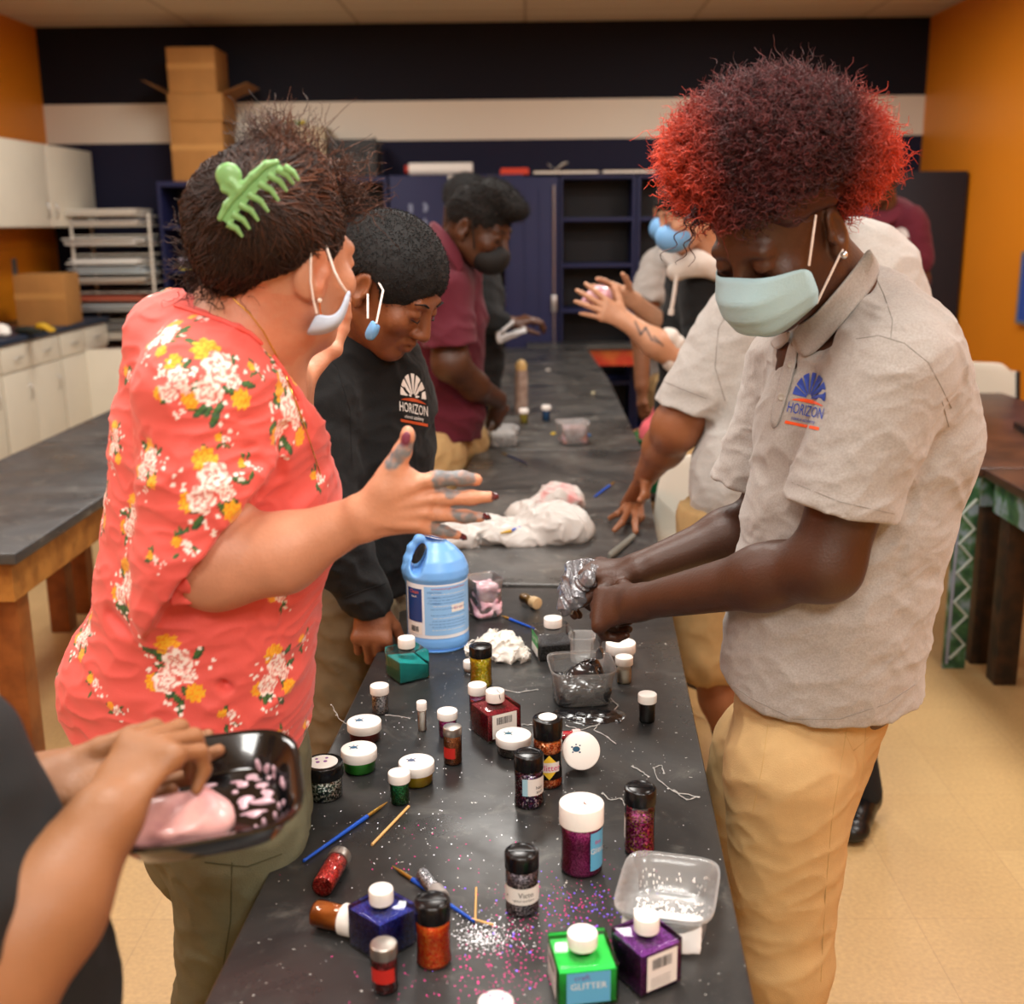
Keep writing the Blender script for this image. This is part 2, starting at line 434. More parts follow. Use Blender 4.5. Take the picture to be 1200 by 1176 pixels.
def ceilmat():
    m = bpy.data.materials.new('ceiling_tile'); m.use_nodes = True; nt = m.node_tree; N = nt.nodes; L = nt.links; b = N['Principled BSDF']
    g = N.new('ShaderNodeNewGeometry')
    br = N.new('ShaderNodeTexBrick'); br.offset = 0; br.inputs['Scale'].default_value = 1; br.inputs['Mortar Size'].default_value = .012
    br.inputs['Brick Width'].default_value = 1.22; br.inputs['Row Height'].default_value = .61; br.inputs['Mortar Smooth'].default_value = .1
    br.inputs['Color1'].default_value = lin('#d8ccb8'); br.inputs['Color2'].default_value = lin('#d3c6b2'); br.inputs['Mortar'].default_value = lin('#b0a08a')
    L.new(g.outputs['Position'], br.inputs['Vector']); L.new(br.outputs[0], b.inputs['Base Color']); b.inputs['Roughness'].default_value = .9; return m
M_navy = mat('navy_wall_paint', '#1a1a2e', .5)
slab('floor', (XL-.1, YF, -.1), (XR+.1, YB+.1, 0), floormat())
slab('ceiling', (XL-.1, YF, ZC), (XR+.1, YB+.1, ZC+.1), ceilmat())
slab('wall_back', (XL-.1, YB, 0), (XR+.1, YB+.1, ZC), M_back)
slab('wall_left', (XL-.1, YF, 0), (XL, YB, ZC), M_orange)
slab('wall_right', (XR, YF, 0), (XR+.1, YB, ZC), M_orange)
slab('wall_front', (XL-.1, YF-.1, 0), (XR+.1, YF, ZC), mat('cream_paint', '#b9ab92', .7))
MBS = mat('baseboard_black', '#15151a', .4)
slab('baseboard_right', (XR-.012, YF, 0), (XR, YB, .1), MBS)
slab('baseboard_back', (XL, YB-.012, 0), (XR, YB, .1), MBS)
# ceiling light fixtures (overhead lamps, plus unseen panels added as front and back fill)
M_lamp = mat('lamp_diffuser', '#fff1dc', .5, emit=LAMP_EMIT if 'LAMP_EMIT' in globals() else 2.0)
M_lampf = mat('lamp_frame', '#d8d2c6', .4)
def troffer(x, y, w, l, power, warm=(1, .975, .93)):
    t = thing('ceiling_light', 'recessed white ceiling light panel placed out of the picture to light the room', 'light', (x, y, ZC-.02), group='ceiling light panels')
    f = MB()
    for (a, b_) in (((-w/2, -l/2), (w/2, -l/2+.03)), ((-w/2, l/2-.03), (w/2, l/2)), ((-w/2, -l/2+.03), (-w/2+.03, l/2-.03)), ((w/2-.03, -l/2+.03), (w/2, l/2-.03))):
        f.box((a[0], a[1], -.012), (b_[0], b_[1], .018))
    f.build('frame', M_lampf, t)
    MB().box((-w/2+.03, -l/2+.03, .004), (w/2-.03, l/2-.03, .016)).build('diffuser', M_lamp, t)
    ld = bpy.data.lights.new('panel_light', 'AREA'); ld.shape = 'RECTANGLE'; ld.size = w-.06; ld.size_y = l-.06; ld.energy = power; ld.color = warm
    lo = bpy.data.objects.new('panel_light', ld); COL.objects.link(lo); lo.parent = t; lo.location = (0, 0, -.02)
    return t
for (x, y, pw) in LIGHTS: troffer(x, y, .6, 1.2, pw)
w = bpy.data.worlds.new('world'); sc.world = w; w.use_nodes = True
w.node_tree.nodes['Background'].inputs[0].default_value = (1, .9, .78, 1); w.node_tree.nodes['Background'].inputs[1].default_value = .3
# ---------------------------------------------------------------- work tables
M_epoxy = bpy.data.materials.new('black_worktop'); M_epoxy.use_nodes = True
def epoxymat(m, dust, base='#1e1f20'):
    nt = m.node_tree; N = nt.nodes; L = nt.links; b = N['Principled BSDF']
    g = N.new('ShaderNodeNewGeometry')
    def noi(s, d, r=.6, dist=0):
        n = N.new('ShaderNodeTexNoise'); n.inputs['Scale'].default_value = s; n.inputs['Detail'].default_value = d; n.inputs['Roughness'].default_value = r; n.inputs['Distortion'].default_value = dist
        L.new(g.outputs['Position'], n.inputs['Vector']); return n.outputs[0]
    def mr(o, a, bb, c, d):
        r = N.new('ShaderNodeMapRange'); 
        for i, v in enumerate((a, bb, c, d)): r.inputs[i+1].default_value = v
        L.new(o, r.inputs[0]); return r.outputs[0]
    def mixc(a, c, f):
        x = N.new('ShaderNodeMix'); x.data_type = 'RGBA'; 
        if isinstance(a, tuple): x.inputs[6].default_value = a
        else: L.new(a, x.inputs[6])
        x.inputs[7].default_value = c; L.new(f, x.inputs[0]); return x.outputs[2]
    c = mixc(lin(base), lin('#66635f'), mr(noi(2.2, 8, .65, 1.2), .42, .8, 0, .55*dust))
    c = mixc(c, lin('#8a8880'), mr(noi(9, 10, .75, .8), .56, .72, 0, .5*dust))
    c = mixc(c, lin('#d8d8d2'), mr(noi(160, 2, .5), .735, .76, 0, .8))
    L.new(c, b.inputs['Base Color'])
    L.new(mr(noi(5, 6), .35, .65, .26, .5), b.inputs['Roughness'])
    b.inputs['Specular IOR Level'].default_value = .5
    bp = N.new('ShaderNodeBump'); bp.inputs['Strength'].default_value = .08; L.new(noi(60, 6), bp.inputs['Height']); L.new(bp.outputs[0], b.inputs['Normal'])
epoxymat(M_epoxy, .55)
M_epoxyd = bpy.data.materials.new('dusty_black_worktop'); M_epoxyd.use_nodes = True; epoxymat(M_epoxyd, 1.9, '#2b2b2b')
M_epoxyl = bpy.data.materials.new('worn_black_worktop'); M_epoxyl.use_nodes = True; epoxymat(M_epoxyl, .9, '#333436')
M_wood = mat('varnished_oak', '#8a4f22', .4, col2='#6b3714', vscale=9, bump=.1, bscale=40)
M_woodL = mat('oak_apron', '#a06c30', .4, col2='#7d4d1e', vscale=14, bump=.1, bscale=40)
M_dark = mat('dark_painted_leg', '#17130f', .5, col2='#3a2414', vscale=18)
M_brownw = mat('brown_worktop', '#4a2f22', .35, col2='#2c1d18', vscale=6)
def table(label, L_, W_, H_, loc, rz, top=None, legm=None, apron=None, inset=.10, group=None, name='work_table', legw=.035, tt=.032):
    """local: near-left corner at origin, +x width, +y length"""
    t = thing(name, label, 'table', loc, rz, group)
    top = top or M_epoxy; legm = legm or M_wood
    MB().box((0, 0, H_-tt), (W_, L_, H_), bev=.004).build('tabletop', top, t)
    a = MB(); i = .03
    for lo, hi in (((i, i), (W_-i, i+.02)), ((i, L_-i-.02), (W_-i, L_-i)), ((i, i+.02), (i+.02, L_-i-.02)), ((W_-i-.02, i+.02), (W_-i, L_-i-.02))):
        a.box((lo[0], lo[1], H_-tt-.115), (hi[0], hi[1], H_-tt))
    a.build('apron', apron or legm, t)
    for (x, y) in ((i+.02+legw, inset), (W_-i-.02-legw, inset), (i+.02+legw, L_-inset), (W_-i-.02-legw, L_-inset)):
        MB().box((x-legw, y-legw, 0), (x+legw, y+legw, H_-tt), bev=.004).build('leg', legm, t)
    return t
def table_edge(label, FL, FR, back_dir, L_, **kw):
    """table whose far edge runs FL..FR, extending toward the viewer by L_"""
    d = (FR-FL); d.z = 0; W_ = d.length; rz = math.atan2(d.y, d.x)
    y = V((-math.sin(rz), math.cos(rz), 0)); o = FL-y*L_
    return table(label, L_, W_, .76, (o.x, o.y, 0), rz, **kw), o, rz, W_

dR = (PZ(781, 690)-PZ(884, 1170)); dL = (PZ(478, 690)-PZ(240, 1170))
angA = (math.atan2(dR.y, dR.x)+math.atan2(dL.y, dL.x))/2-PI/2
def quad_table(label, nr, fr, W_, L_, **kw):
    """long table given its near-right and far-right corners"""
    y = (fr-nr); y.z = 0; y.normalize(); x = V((y.y, -y.x, 0)); o = nr-x*W_
    return table(label, L_, W_, .76, (o.x, o.y, 0), math.atan2(x.y, x.x), **kw)
cA = (PZ(478, 690)+PZ(781, 687))/2; xA = V((math.cos(angA), math.sin(angA), 0)); yA = V((-math.sin(angA), math.cos(angA), 0))
nrA = cA+xA*.3125-yA*1.83
tabA = quad_table('long black topped work table nearest the camera, covered with glitter jars', nrA, cA+xA*.3125, .625, 1.83, legm=M_dark)
quad_table('dusty black work table holding the white plastic bag, second in the row', PZ(781, 686), PZ(752, 527), .64, 1.70, legm=M_dark, top=M_epoxyd)
quad_table('dusty black work table under the tan spray can, third in the row', PZ(752, 525.5), PZ(716, 449), .66, 1.84, legm=M_dark, top=M_epoxyd)
quad_table('black work table at the far end of the row, before the shelving', PZ(716, 448), PZ(686, 405), .66, 1.83, legm=M_dark, top=M_epoxyd)
table('black topped oak table at the left, nearest of the left row', 1.62, .62, .76, (-2.01, 2.98, 0), 0, top=M_epoxyl, legm=M_wood, apron=M_woodL, inset=.12, legw=.04)
table('black topped oak table behind the nearest left one, beside the white cabinets', 1.75, .62, .76, (-2.01, 4.61, 0), 0, top=M_epoxyl, legm=M_wood, apron=M_woodL, inset=.1, legw=.04)
table('oak legged table at the left edge of the photo, in front of the base cabinets', 1.32, .62, .76, (-3.32, 4.36, 0), 0, legm=M_wood, apron=M_woodL)
M_redap = mat('red_orange_paint', '#b5331c', .5, col2='#c26a2a', vscale=7)
table('black topped table with a red painted apron before the open shelving', .28, 1.15, .76, (.0, 8.225, 0), 0, legm=M_dark, apron=M_redap, top=M_epoxyd)
# ---------------------------------------------------------------- far cabinets
M_blue = mat('navy_enamel_steel', '#161b46', .6, var=.08, vscale=4)
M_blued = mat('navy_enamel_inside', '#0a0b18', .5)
M_white = mat('white_laminate', '#d9d3c2', .35, var=.03, vscale=5)
M_steel = mat('steel', '#b9b9b9', .3, metal=1)
M_paper = mat('white_paper', '#e9e6df', .7)
M_card = mat('cardboard', '#a9783f', .8, var=.1, vscale=8, bump=.05)
M_cardd = mat('cardboard_shade', '#946637', .85)
CF = 8.52; ZT = P(600, 204, CF).z
def cx(px, py=300, Y=CF): return P(px, py, Y).x
def shelf_unit(label, x0, x1, zs, ht, depth=.44, mat_=None):
    t = thing('shelving_unit', label, 'shelf', ((x0+x1)/2, CF+depth/2, 0)); w = x1-x0; h = ht; m = mat_ or M_blue
    for s in (-1, 1): MB().box((s*w/2-(.02 if s > 0 else 0), -depth/2, 0), (s*w/2+(0 if s > 0 else .02), depth/2, h), bev=.002).build('side_panel', m, t)
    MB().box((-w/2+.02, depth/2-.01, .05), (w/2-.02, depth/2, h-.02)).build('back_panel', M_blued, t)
    MB().box((-w/2+.02, -depth/2, h-.035), (w/2-.02, depth/2-.01, h)).build('top_panel', m, t)
    for z in zs: MB().box((-w/2+.02, -depth/2+.01, z-.012), (w/2-.02, depth/2-.01, z+.012), bev=.002).build('shelf', m, t)
    MB().box((-w/2+.02, -depth/2, 0), (w/2-.02, -depth/2+.02, .08)).build('plinth', m, t)
    return t
zsh = [P(700, y, CF+.02).z for y in (257, 311, 364)]
zs4 = zsh+[.45, .1]
shelf_unit('open navy steel shelving between the woman and the left wall', cx(190), cx(322), [P(250, y, CF).z for y in (266, 318, 370)]+[.4, .1], P(250, 212, CF).z)
shelf_unit('open navy steel shelving behind the woman, below the black crate', cx(324), cx(456), [P(420, y, CF).z for y in (266, 318, 370)]+[.4, .1], P(420, 207, CF).z)
shelf_unit('open empty navy shelving unit above the red fronted table', cx(656), cx(744), zs4, ZT)
shelf_unit('navy shelving unit behind the grey polo shirt with blue mask', cx(746), cx(842), zs4, ZT)
shelf_unit('navy shelving unit mostly hidden behind the red haired student', cx(844), cx(938), zs4, ZT)
# two door cabinet
t = thing('storage_cabinet', 'navy two door steel cabinet with its right door folded open', 'cabinet', ((cx(460)+cx(612))/2, CF+.22, 0))
w2 = (cx(612)-cx(460))/2
for s in (-1, 1): MB().box((s*w2-.01, -.2, 0), (s*w2+.01, .22, ZT), bev=.002).build('side_panel', M_blue, t)
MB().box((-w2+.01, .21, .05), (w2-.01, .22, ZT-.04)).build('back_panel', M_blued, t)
MB().box((-w2+.01, -.2, ZT-.04), (w2-.01, .22, ZT)).build('top_panel', M_blue, t)
for z in zs4[:4]: MB().box((-w2+.01, -.18, z-.012), (w2-.01, .21, z+.012)).build('shelf', M_blue, t)
d = MB().box((-w2, -.222, .05), (-w2+(cx(530)-cx(460)), -.201, ZT-.01), bev=.003).build('door', M_blue, t)
for i in range(7):                      # worn off sticker patches
    x = -w2+.06+rng.random()*.3; z = 1.35+rng.random()*.42; 
    p = [(x+.018*rng.random()*math.cos(a)+.008*math.cos(a), z+.035*math.sin(a)) for a in np.linspace(0, 6.28, 9)[:-1]]
    b = MB(); b.prism([(q[0], q[1]) for q in p], 0, .002, Matrix.Translation((0, -.2225, 0)) @ Matrix.Rotation(PI/2, 4, 'X')); s_ = b.build('sticker_remnant', mat('sticker_rem', '#77809a', .7), d)
# the folded open door
x0 = cx(592)-t.location.x; x1 = cx(654)-t.location.x
d = MB().box((x0, -.25, .05), (x1, -.228, ZT-.02), bev=.003)
for i in range(4): d.box((x0+.03+i*(x1-x0-.06)/3-.004, -.254, .1), (x0+.03+i*(x1-x0-.06)/3+.004, -.25, ZT-.1))
d = d.build('door', M_blue, t)
MB().tube([(x1-.03, -.262, .45), (x1-.03, -.262, ZT-.08)], .006).build('lock_rod', M_steel, d)
MB().box((x1-.05, -.275, .98), (x1-.01, -.25, 1.1), bev=.004).build('handle', M_steel, d)
# clutter inside the two door cabinet
pz = P(570, 350, CF); sx = cx(572)
zc_ = zsh[2]
def stack_sheets(name, label, cat, x, y, z, w, l, cols, dz=.008, group=None):
    t = thing(name, label, cat, (x, y, z), group=group)
    for i, c in enumerate(cols):
        MB().box((-w/2+rng.random()*.02, -l/2+rng.random()*.02, i*dz), (w/2-rng.random()*.02, l/2-rng.random()*.02, (i+1)*dz-.001)).build('sheet', mat('paper_'+c.strip('#'), c, .7), t)
    return t
zz = zsh[2]+.012
stack_sheets('paper_stack', 'stack of green, red and white papers inside the navy cabinet', 'papers', sx, CF+.12, zz, .24, .2, ['#3f8f63', '#4c9c70', '#b5483a', '#c9553f', '#c9c4ba', '#b5483a', '#8a8f9a', '#c08a55', '#b9b4aa', '#777d8c'], .016)
# tall cabinet against the right wall
XT0 = PX(1135, 200, XR-.02); 
xr_ = XR-.02; Yt = XT0.y; zt = XT0.z
t = thing('tall_cabinet', 'tall plain navy cabinet standing against the orange wall', 'cabinet', ((xr_+P(1030, 300, Yt).x)/2, Yt+.25, 0))
wt = (xr_-P(1030, 300, Yt).x)/2
MB().box((-wt, -.25, .06), (wt, .25, zt), bev=.004).build('carcass', mat('navy_laminate', '#12131f', .6), t)
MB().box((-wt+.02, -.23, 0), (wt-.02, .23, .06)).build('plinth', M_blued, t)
for z in (0.5, 1.0, 1.4): MB().box((-wt-.012, -.02, z), (-wt, .06, z+.07), bev=.002).build('hinge', M_steel, t)
# ---------------------------------------------------------------- things on top of the cabinets
def cbox(name, label, x, y, z, w, d, h, rz=0, m=None, flaps=False, cat='box', seam=True):
    t = thing(name, label, cat, (x, y, z), rz)
    MB().box((-w/2, -d/2, 0), (w/2, d/2, h), bev=.003).build('carton', m or M_card, t)
    if seam: MB().box((-w/2-.001, -d/2-.0015, h*.52), (w/2+.001, -d/2+.0005, h*.52+.04)).build('tape', mat('packing_tape', '#b98a50', .25), t)
    if flaps:
        for s in (-1, 1):
            b = MB().box((0, -d/2, -.002), (w*.5, d/2, .002), Matrix.Translation((s*w/2, 0, h)) @ Matrix.Rotation(R_(-20 if s > 0 else 180+28), 4, 'Y'))
            b.build('flap', M_cardd, t)
    return t
def at_top(px0, px1, pyb, pyt, Y):
    a = P(px0, pyb, Y); b = P(px1, pyb, Y); c = P(px0, pyt, Y); return (a.x+b.x)/2, b.x-a.x, a.z, c.z-a.z
zL = P(250, 212, CF).z
Yb = CF+.02
x, w, z, h = at_top(203, 264, 212, 142, Yb)
b1 = cbox('cardboard_box', 'large tall cardboard box, lowest of the stack on the navy shelving', x, Yb+.2, zL, w, .38, P(230, 142, Yb).z-zL, .0)
z1 = P(230, 142, Yb).z
x, w, z, h = at_top(198, 262, 142, 112, Yb)
cbox('cardboard_box', 'cardboard box with open side flaps, middle of the stack', x, Yb+.2, z1, w, .4, P(230, 109, Yb).z-z1, 0, flaps=True, seam=False)
z2 = P(230, 109, Yb).z
x, w, z, h = at_top(198, 254, 109, 55, Yb)
cbox('cardboard_box', 'cardboard box with tape and print, topmost of the stack', x, Yb+.18, z2+.001, w, .36, P(230, 55, Yb).z-z2)
x, w, z, h = at_top(306, 382, 207, 147, Yb)
zL2 = P(420, 207, CF).z
cbox('storage_box', 'beige storage box on the navy shelving left of the black crate', x, Yb+.2, zL2, w, .38, h, 0, mat('beige_card', '#a79a80', .7), seam=False)
t = thing('wire_toy', 'yellow and green scraps lying on the beige storage box', 'scraps', (x-.1, Yb+.15, zL2+h))
for i in range(7):
    p = [(rng.uniform(-.1, .2), rng.uniform(-.1, .1), .01+rng.random()*.03) for _ in range(3)]
    MB().tube(p, .012, 6).build('scrap', mat(['yellow_foam', 'green_foam', 'grey_foam'][i % 3], ['#c9b520', '#5f8a3a', '#8d8d8d'][i % 3], .6), t)
x, w, z, h = at_top(388, 440, 206, 162, Yb)
t = thing('crate', 'black plastic crate with clear bottles beside the beige box', 'crate', (x, Yb+.18, zL2))
b = MB().box((-w/2, -.16, 0), (w/2, .16, .012))
for i in range(7):
    for s in (-1, 1): b.box((-w/2, s*.16-.004, .02+i*.036), (w/2, s*.16+.004, .044+i*.036)); b.box((s*w/2-.004, -.16, .02+i*.036), (s*w/2+.004, .16, .044+i*.036))
for (sx_, sy_) in ((-1, -1), (1, -1), (-1, 1), (1, 1)): b.box((sx_*w/2-.01, sy_*.16-.01, 0), (sx_*w/2+.01, sy_*.16+.01, .27))
b.build('crate_body', mat('black_plastic', '#121214', .35), t)
M_clear = mat('clear_plastic', '#f4f6f6', .08, trans=.95, ior=1.3)
for i in range(3):
    o = MB().lathe([(0, 0), (.03, 0), (.032, .01), (.032, .12), (.012, .16), (.012, .18), (0, .18)], 16).build('plastic_bottle', mat('pale_plastic', '#c8cdd2', .2, trans=.4))
    o.location = (x-.04+.07*i, Yb+.18-.06*(i % 2), zL2+.014); tag(o, 'pale empty plastic bottle standing in the black crate', 'bottle', 'bottles in the black crate')
# paper roll box with red end
x, w, z, h = at_top(473, 553, 204, 190, Yb)
t = thing('paper_roll', 'long white paper roll with a red end on the navy cabinet', 'roll', (x, Yb+.12, ZT+.045))
MB().tube([(-w/2+.03, 0, 0), (w/2, 0, 0)], .045, 20).build('roll', M_paper, t)
MB().tube([(-w/2, 0, 0), (-w/2+.03, 0, 0)], .03, 16).build('end_cap', mat('red_plastic', '#b4301d', .4), t)
x, w, z, h = at_top(586, 620, 204, 196, Yb)
t = thing('red_box', 'flat bright red box lying on the navy cabinet', 'box', (x, Yb+.15, ZT))
MB().box((-w/2, -.1, 0), (w/2, .1, .03), bev=.003).build('lid', mat('red_card', '#cf3d20', .5), t); MB().box((-w/2+.004, -.096, .03), (w/2-.004, .096, .045), bev=.003).build('base', mat('red_card', '#cf3d20', .5), t)
for i, (a, b_, y0) in enumerate(((626, 700, 0), (706, 766, .02))):
    x0, x1 = cx(a), cx(b_)
    t = thing('foam_board', ['white foam board lying over the cabinet edge left of the thin strip', 'white foam board on the shelving beside the red hair'][i], 'board', ((x0+x1)/2, CF+.2, ZT))
    MB().box((-(x1-x0)/2, -.23, .001), ((x1-x0)/2, .2, .014), bev=.001).build('board', M_paper, t)
    MB().box((-(x1-x0)/2, -.232, .014), ((x1-x0)/2, .18, .018)).build('cover_sheet', mat('tan_sheet', '#a89a80', .7), t)
t = thing('paper_scrap', 'curled pale paper scrap standing up on the foam board', 'scrap', (cx(652), CF+.1, ZT+.02))
b = MB(); vs = []; 
for i in range(9): vs += [(i*.018-.06, -.04+.01*math.sin(i), .002+.06*abs(math.sin(i*.33+2.2))), (i*.018-.06, .05, .002+.05*abs(math.sin(i*.33+2)))]
b.add(vs, [(2*i, 2*i+1, 2*i+3, 2*i+2) for i in range(8)], None, True); o = b.build('scrap', M_paper, t); o.modifiers.new('s', 'SOLIDIFY').thickness = .0015
MB().box((cx(425)-cx(652), -.18, -.019), (cx(445)-cx(652), -.14, -.005)).build('label_tab', M_paper, t) if False else None
for a, y in ((535, 204), (235, 212)):
    o = MB().box((-.05, -.004, -.015), (.05, 0, .015)).build('shelf_tag', M_paper); o.location = (cx(a), CF-.002 if a == 535 else CF-.002, ZT-.02 if a == 535 else zL-.02)
    tag(o, 'small white card tag stuck on the top edge of the %s' % ('two door cabinet' if a == 535 else 'left shelving unit'), 'tag')
# purple and yellow paper on the left shelf
zz = P(250, 318, CF).z+.012
stack_sheets('paper_stack', 'small stack of purple and yellow papers on the left navy shelving', 'papers', cx(222), CF+.2, zz, .22, .2, ['#c9b93a', '#b9b0c9', '#8d7fb0', '#c9c3d6'], .02)
# ---------------------------------------------------------------- left wall cabinets, counter
uz0 = P(86, 266, 8.9).z; uz1 = P(86, 177, 8.9).z; ux = XL+.34
t = thing('wall_cabinet', 'white wall hung cabinet with four doors above the counter', 'cabinet', (XL+.16, 7.2, 0))
MB().box((-.155, -1.7, uz0), (.165, 1.75, uz1), bev=.003).build('carcass', M_white, t)
Y1 = 8.95; dd = .86
for i in range(4):
    y0 = 1.75-dd*(i+1); d = MB().box((.167, y0+.004, uz0+.005), (.185, y0+dd-.004, uz1-.005), bev=.002).build('door', M_white, t)
    hy = y0+dd-.07 if i % 2 else y0+.07
    MB().tube([(.186, hy, uz0+.06), (.205, hy, uz0+.07), (.205, hy, uz0+.15), (.186, hy, uz0+.16)], .005).build('handle', M_steel, d)
M_ctop = mat('blue_grey_laminate', '#2b3547', .4, var=.1, vscale=30)
cxf = (PX(0, 0, 1).x, P(50, 381, 8.2).x); xcf = -3.02
pc = PZ(92, 368, .9); pd_ = PZ(0, 393, .9); print('COUNTER', pc, pd_)
xcf = -3.02
ZCT = .985
yE = 8.06
o = MB().box((XL+.005, 5.7, ZCT-.035), (xcf, yE+.3, ZCT), bev=.004).build('counter_worktop', M_ctop); tag(o, 'blue grey laminate worktop running along the left wall cabinets', 'worktop')
for i in range(3):
    y1 = yE+.28-i*.88; y0 = y1-.87
    t = thing('base_cabinet', ['white base cabinet below the cardboard box, with its door swung open', 'white base cabinet second from the back, below the yellow gloves', 'white base cabinet third from the back wall, left of the oak tables', 'white base cabinet fourth from the back wall along the counter', 'white base cabinet fifth from the back wall along the counter'][i], 'cabinet', ((XL+.004+xcf)/2, (y0+y1)/2, 0))
    hw = (xcf-XL)/2-.03
    MB().box((-hw, -.43, .1), (hw, .43, ZCT-.037), bev=.002).build('carcass', M_white, t)
    MB().box((-hw, -.43, 0), (hw-.06, .43, .1)).build('plinth', mat('plinth_brown', '#4c4233', .6), t)
    for s in ((-.425, -.003), (.003, .425)):
        d = MB().box((hw, s[0], .79), (hw+.018, s[1], ZCT-.05), bev=.002).build('drawer', M_white, t)
        MB().tube([(hw+.018, sum(s)/2-.05, .865), (hw+.035, sum(s)/2-.04, .865), (hw+.035, sum(s)/2+.04, .865), (hw+.018, sum(s)/2+.05, .865)], .004).build('handle', M_steel, d)
    if i:
        for s in ((-.425, -.003), (.003, .425)):
            d = MB().box((hw, s[0], .11), (hw+.018, s[1], .78), bev=.002).build('door', M_white, t)
            MB().tube([(hw+.018, s[0]*.2+s[1]*.8, .6), (hw+.035, s[0]*.2+s[1]*.8, .61), (hw+.035, s[0]*.2+s[1]*.8, .68), (hw+.018, s[0]*.2+s[1]*.8, .69)], .004).build('handle', M_steel, d)
    else:
        d = MB().box((hw, -.425, .11), (hw+.018, -.003, .78), bev=.002).build('door', M_white, t)
        a_ = P(42, 411, 7.85); b_ = P(158, 401, 7.95); zt2 = a_.z; a_ = a_-t.location; b_ = b_-t.location; a_.z = b_.z = 0; print('DOOR', a_, b_, zt2)
        ang_ = math.atan2((b_-a_).y, (b_-a_).x)
        MB().box((0, -.01, .06), ((b_-a_).length, .01, zt2), Matrix.Translation(a_) @ Matrix.Rotation(ang_, 4, 'Z'), bev=.002).build('door', M_white, t)
# box and gloves on the counter
a = PZ(22, 375, .9); 
c0 = P(18, 372, 7.55); c1 = P(78, 368, 7.55)
cbox('cardboard_box', 'cardboard box with faint red print on the left counter', (c0.x+c1.x)/2-.02, 7.75, ZCT, .32, .36, P(40, 322, 7.55).z-ZCT, .1)
t = thing('work_gloves', 'pair of black and yellow work gloves lying on the left counter', 'gloves', (P(20, 372, 7.0).x+.03, 7.0, ZCT))
S = SD(.02); S.ell((0, 0, .025), (.06, .035, .025)); 
for i in range(4): S.cap((.04, -.03+.02*i, .02), (.11, -.045+.03*i, .018), .012)
sobj('glove', S, .006, mat('black_glove', '#1c221b', .7), None).location = (0, 0, 0)
g = bpy.data.objects['glove']; g.parent = t
S = SD(.02)
S.ell((.1, .02, .045), (.035, .03, .02)); 
for i in range(3): S.cap((.12, 0+.02*i, .045), (.17, -.01+.025*i, .02), .012)
g = sobj('glove_cuff', S, .006, mat('yellow_glove', '#c29a1c', .6)); g.parent = t
t = thing('paper_wad', 'white and pink crumpled paper at the left end of the counter', 'paper', (P(3, 378, 6.9).x, 6.85, ZCT))
S = SD(.02); S.ell((0, 0, .04), (.06, .05, .035)); S.ell((.03, -.04, .025), (.05, .05, .022))
g = sobj('wad', S, .008, M_paper, None, disp=lambda p: .008*fnoise(p, 14, 3)); g.parent = t
# outlet on wall
o = MB().box((0, -.035, -.06), (.008, .035, .06), bev=.002).build('wall_outlet', mat('outlet_plate', '#6d6a66', .5)); o.location = (XL+.001, 8.2, P(28, 313, 8.2).z); tag(o, 'small grey outlet plate on the orange left wall', 'outlet')
# ---------------------------------------------------------------- drying rack
M_wire = mat('white_wire', '#cfcbc0', .35)
ra = P(88, 300, 8.35); rb = P(180, 300, 8.35)
t = thing('drying_rack', 'white wire art drying rack holding stacks of paper work', 'rack', ((ra.x+rb.x)/2-.03, 8.6, 0))
rw = (rb.x-ra.x)/2; zt_ = P(140, 250, 8.4).z
for sx_ in (-1, 1):
    for sy_ in (-1, 1):
        MB().tube([(sx_*rw, sy_*.2, .04), (sx_*rw, sy_*.2, zt_)], .011, 8).build('post', M_wire, t)
nsh = 24
sheets = {}
for i in range(nsh):
    z = .15+i*(zt_-.17)/(nsh-1)
    b = MB()
    b.tube([(-rw, -.2, z), (rw, -.2, z), (rw, .2, z), (-rw, .2, z), (-rw, -.2, z)], .004, 5)
    for k in range(6): x = -rw+.03+k*(2*rw-.06)/5; b.tube([(x, -.2, z), (x, .2, z)], .002, 4)
    b.build('wire_shelf', M_wire, t)
pc_ = ['#e6e2d8', '#d5cfc4', '#b8624a', '#e8e6e0', '#c9d4d8', '#8d8a86', '#ddd6c8', '#b04a3a']
zs_list = [(23, 0, 3), (22, 3, 2), (20, 3, 3), (18, 3, 2), (17, 4, 3), (16, 0, 2), (14, 2, 2), (13, 4, 3), (11, 5, 2), (10, 6, 3), (8, 2, 3), (7, 7, 2), (5, 0, 2)]
for n_, (i, c, k) in enumerate(zs_list):
    z = .15+i*(zt_-.17)/(nsh-1)+.005
    o = MB()
    for j in range(k+1): ox = rng.uniform(-.07, .02); oy = rng.uniform(-.08, .0); o.box((-rw+.01+ox, -.2+oy, z+j*.012), (rw-.05+ox, .16+oy, z+j*.012+.009))
    o = o.build('drawing_sheets', mat('sheet_%d' % c, pc_[c], .7)); o.location = t.location
    tag(o, 'pile of paper drawings lying on a shelf of the wire drying rack', 'drawings', 'drawings in the drying rack')
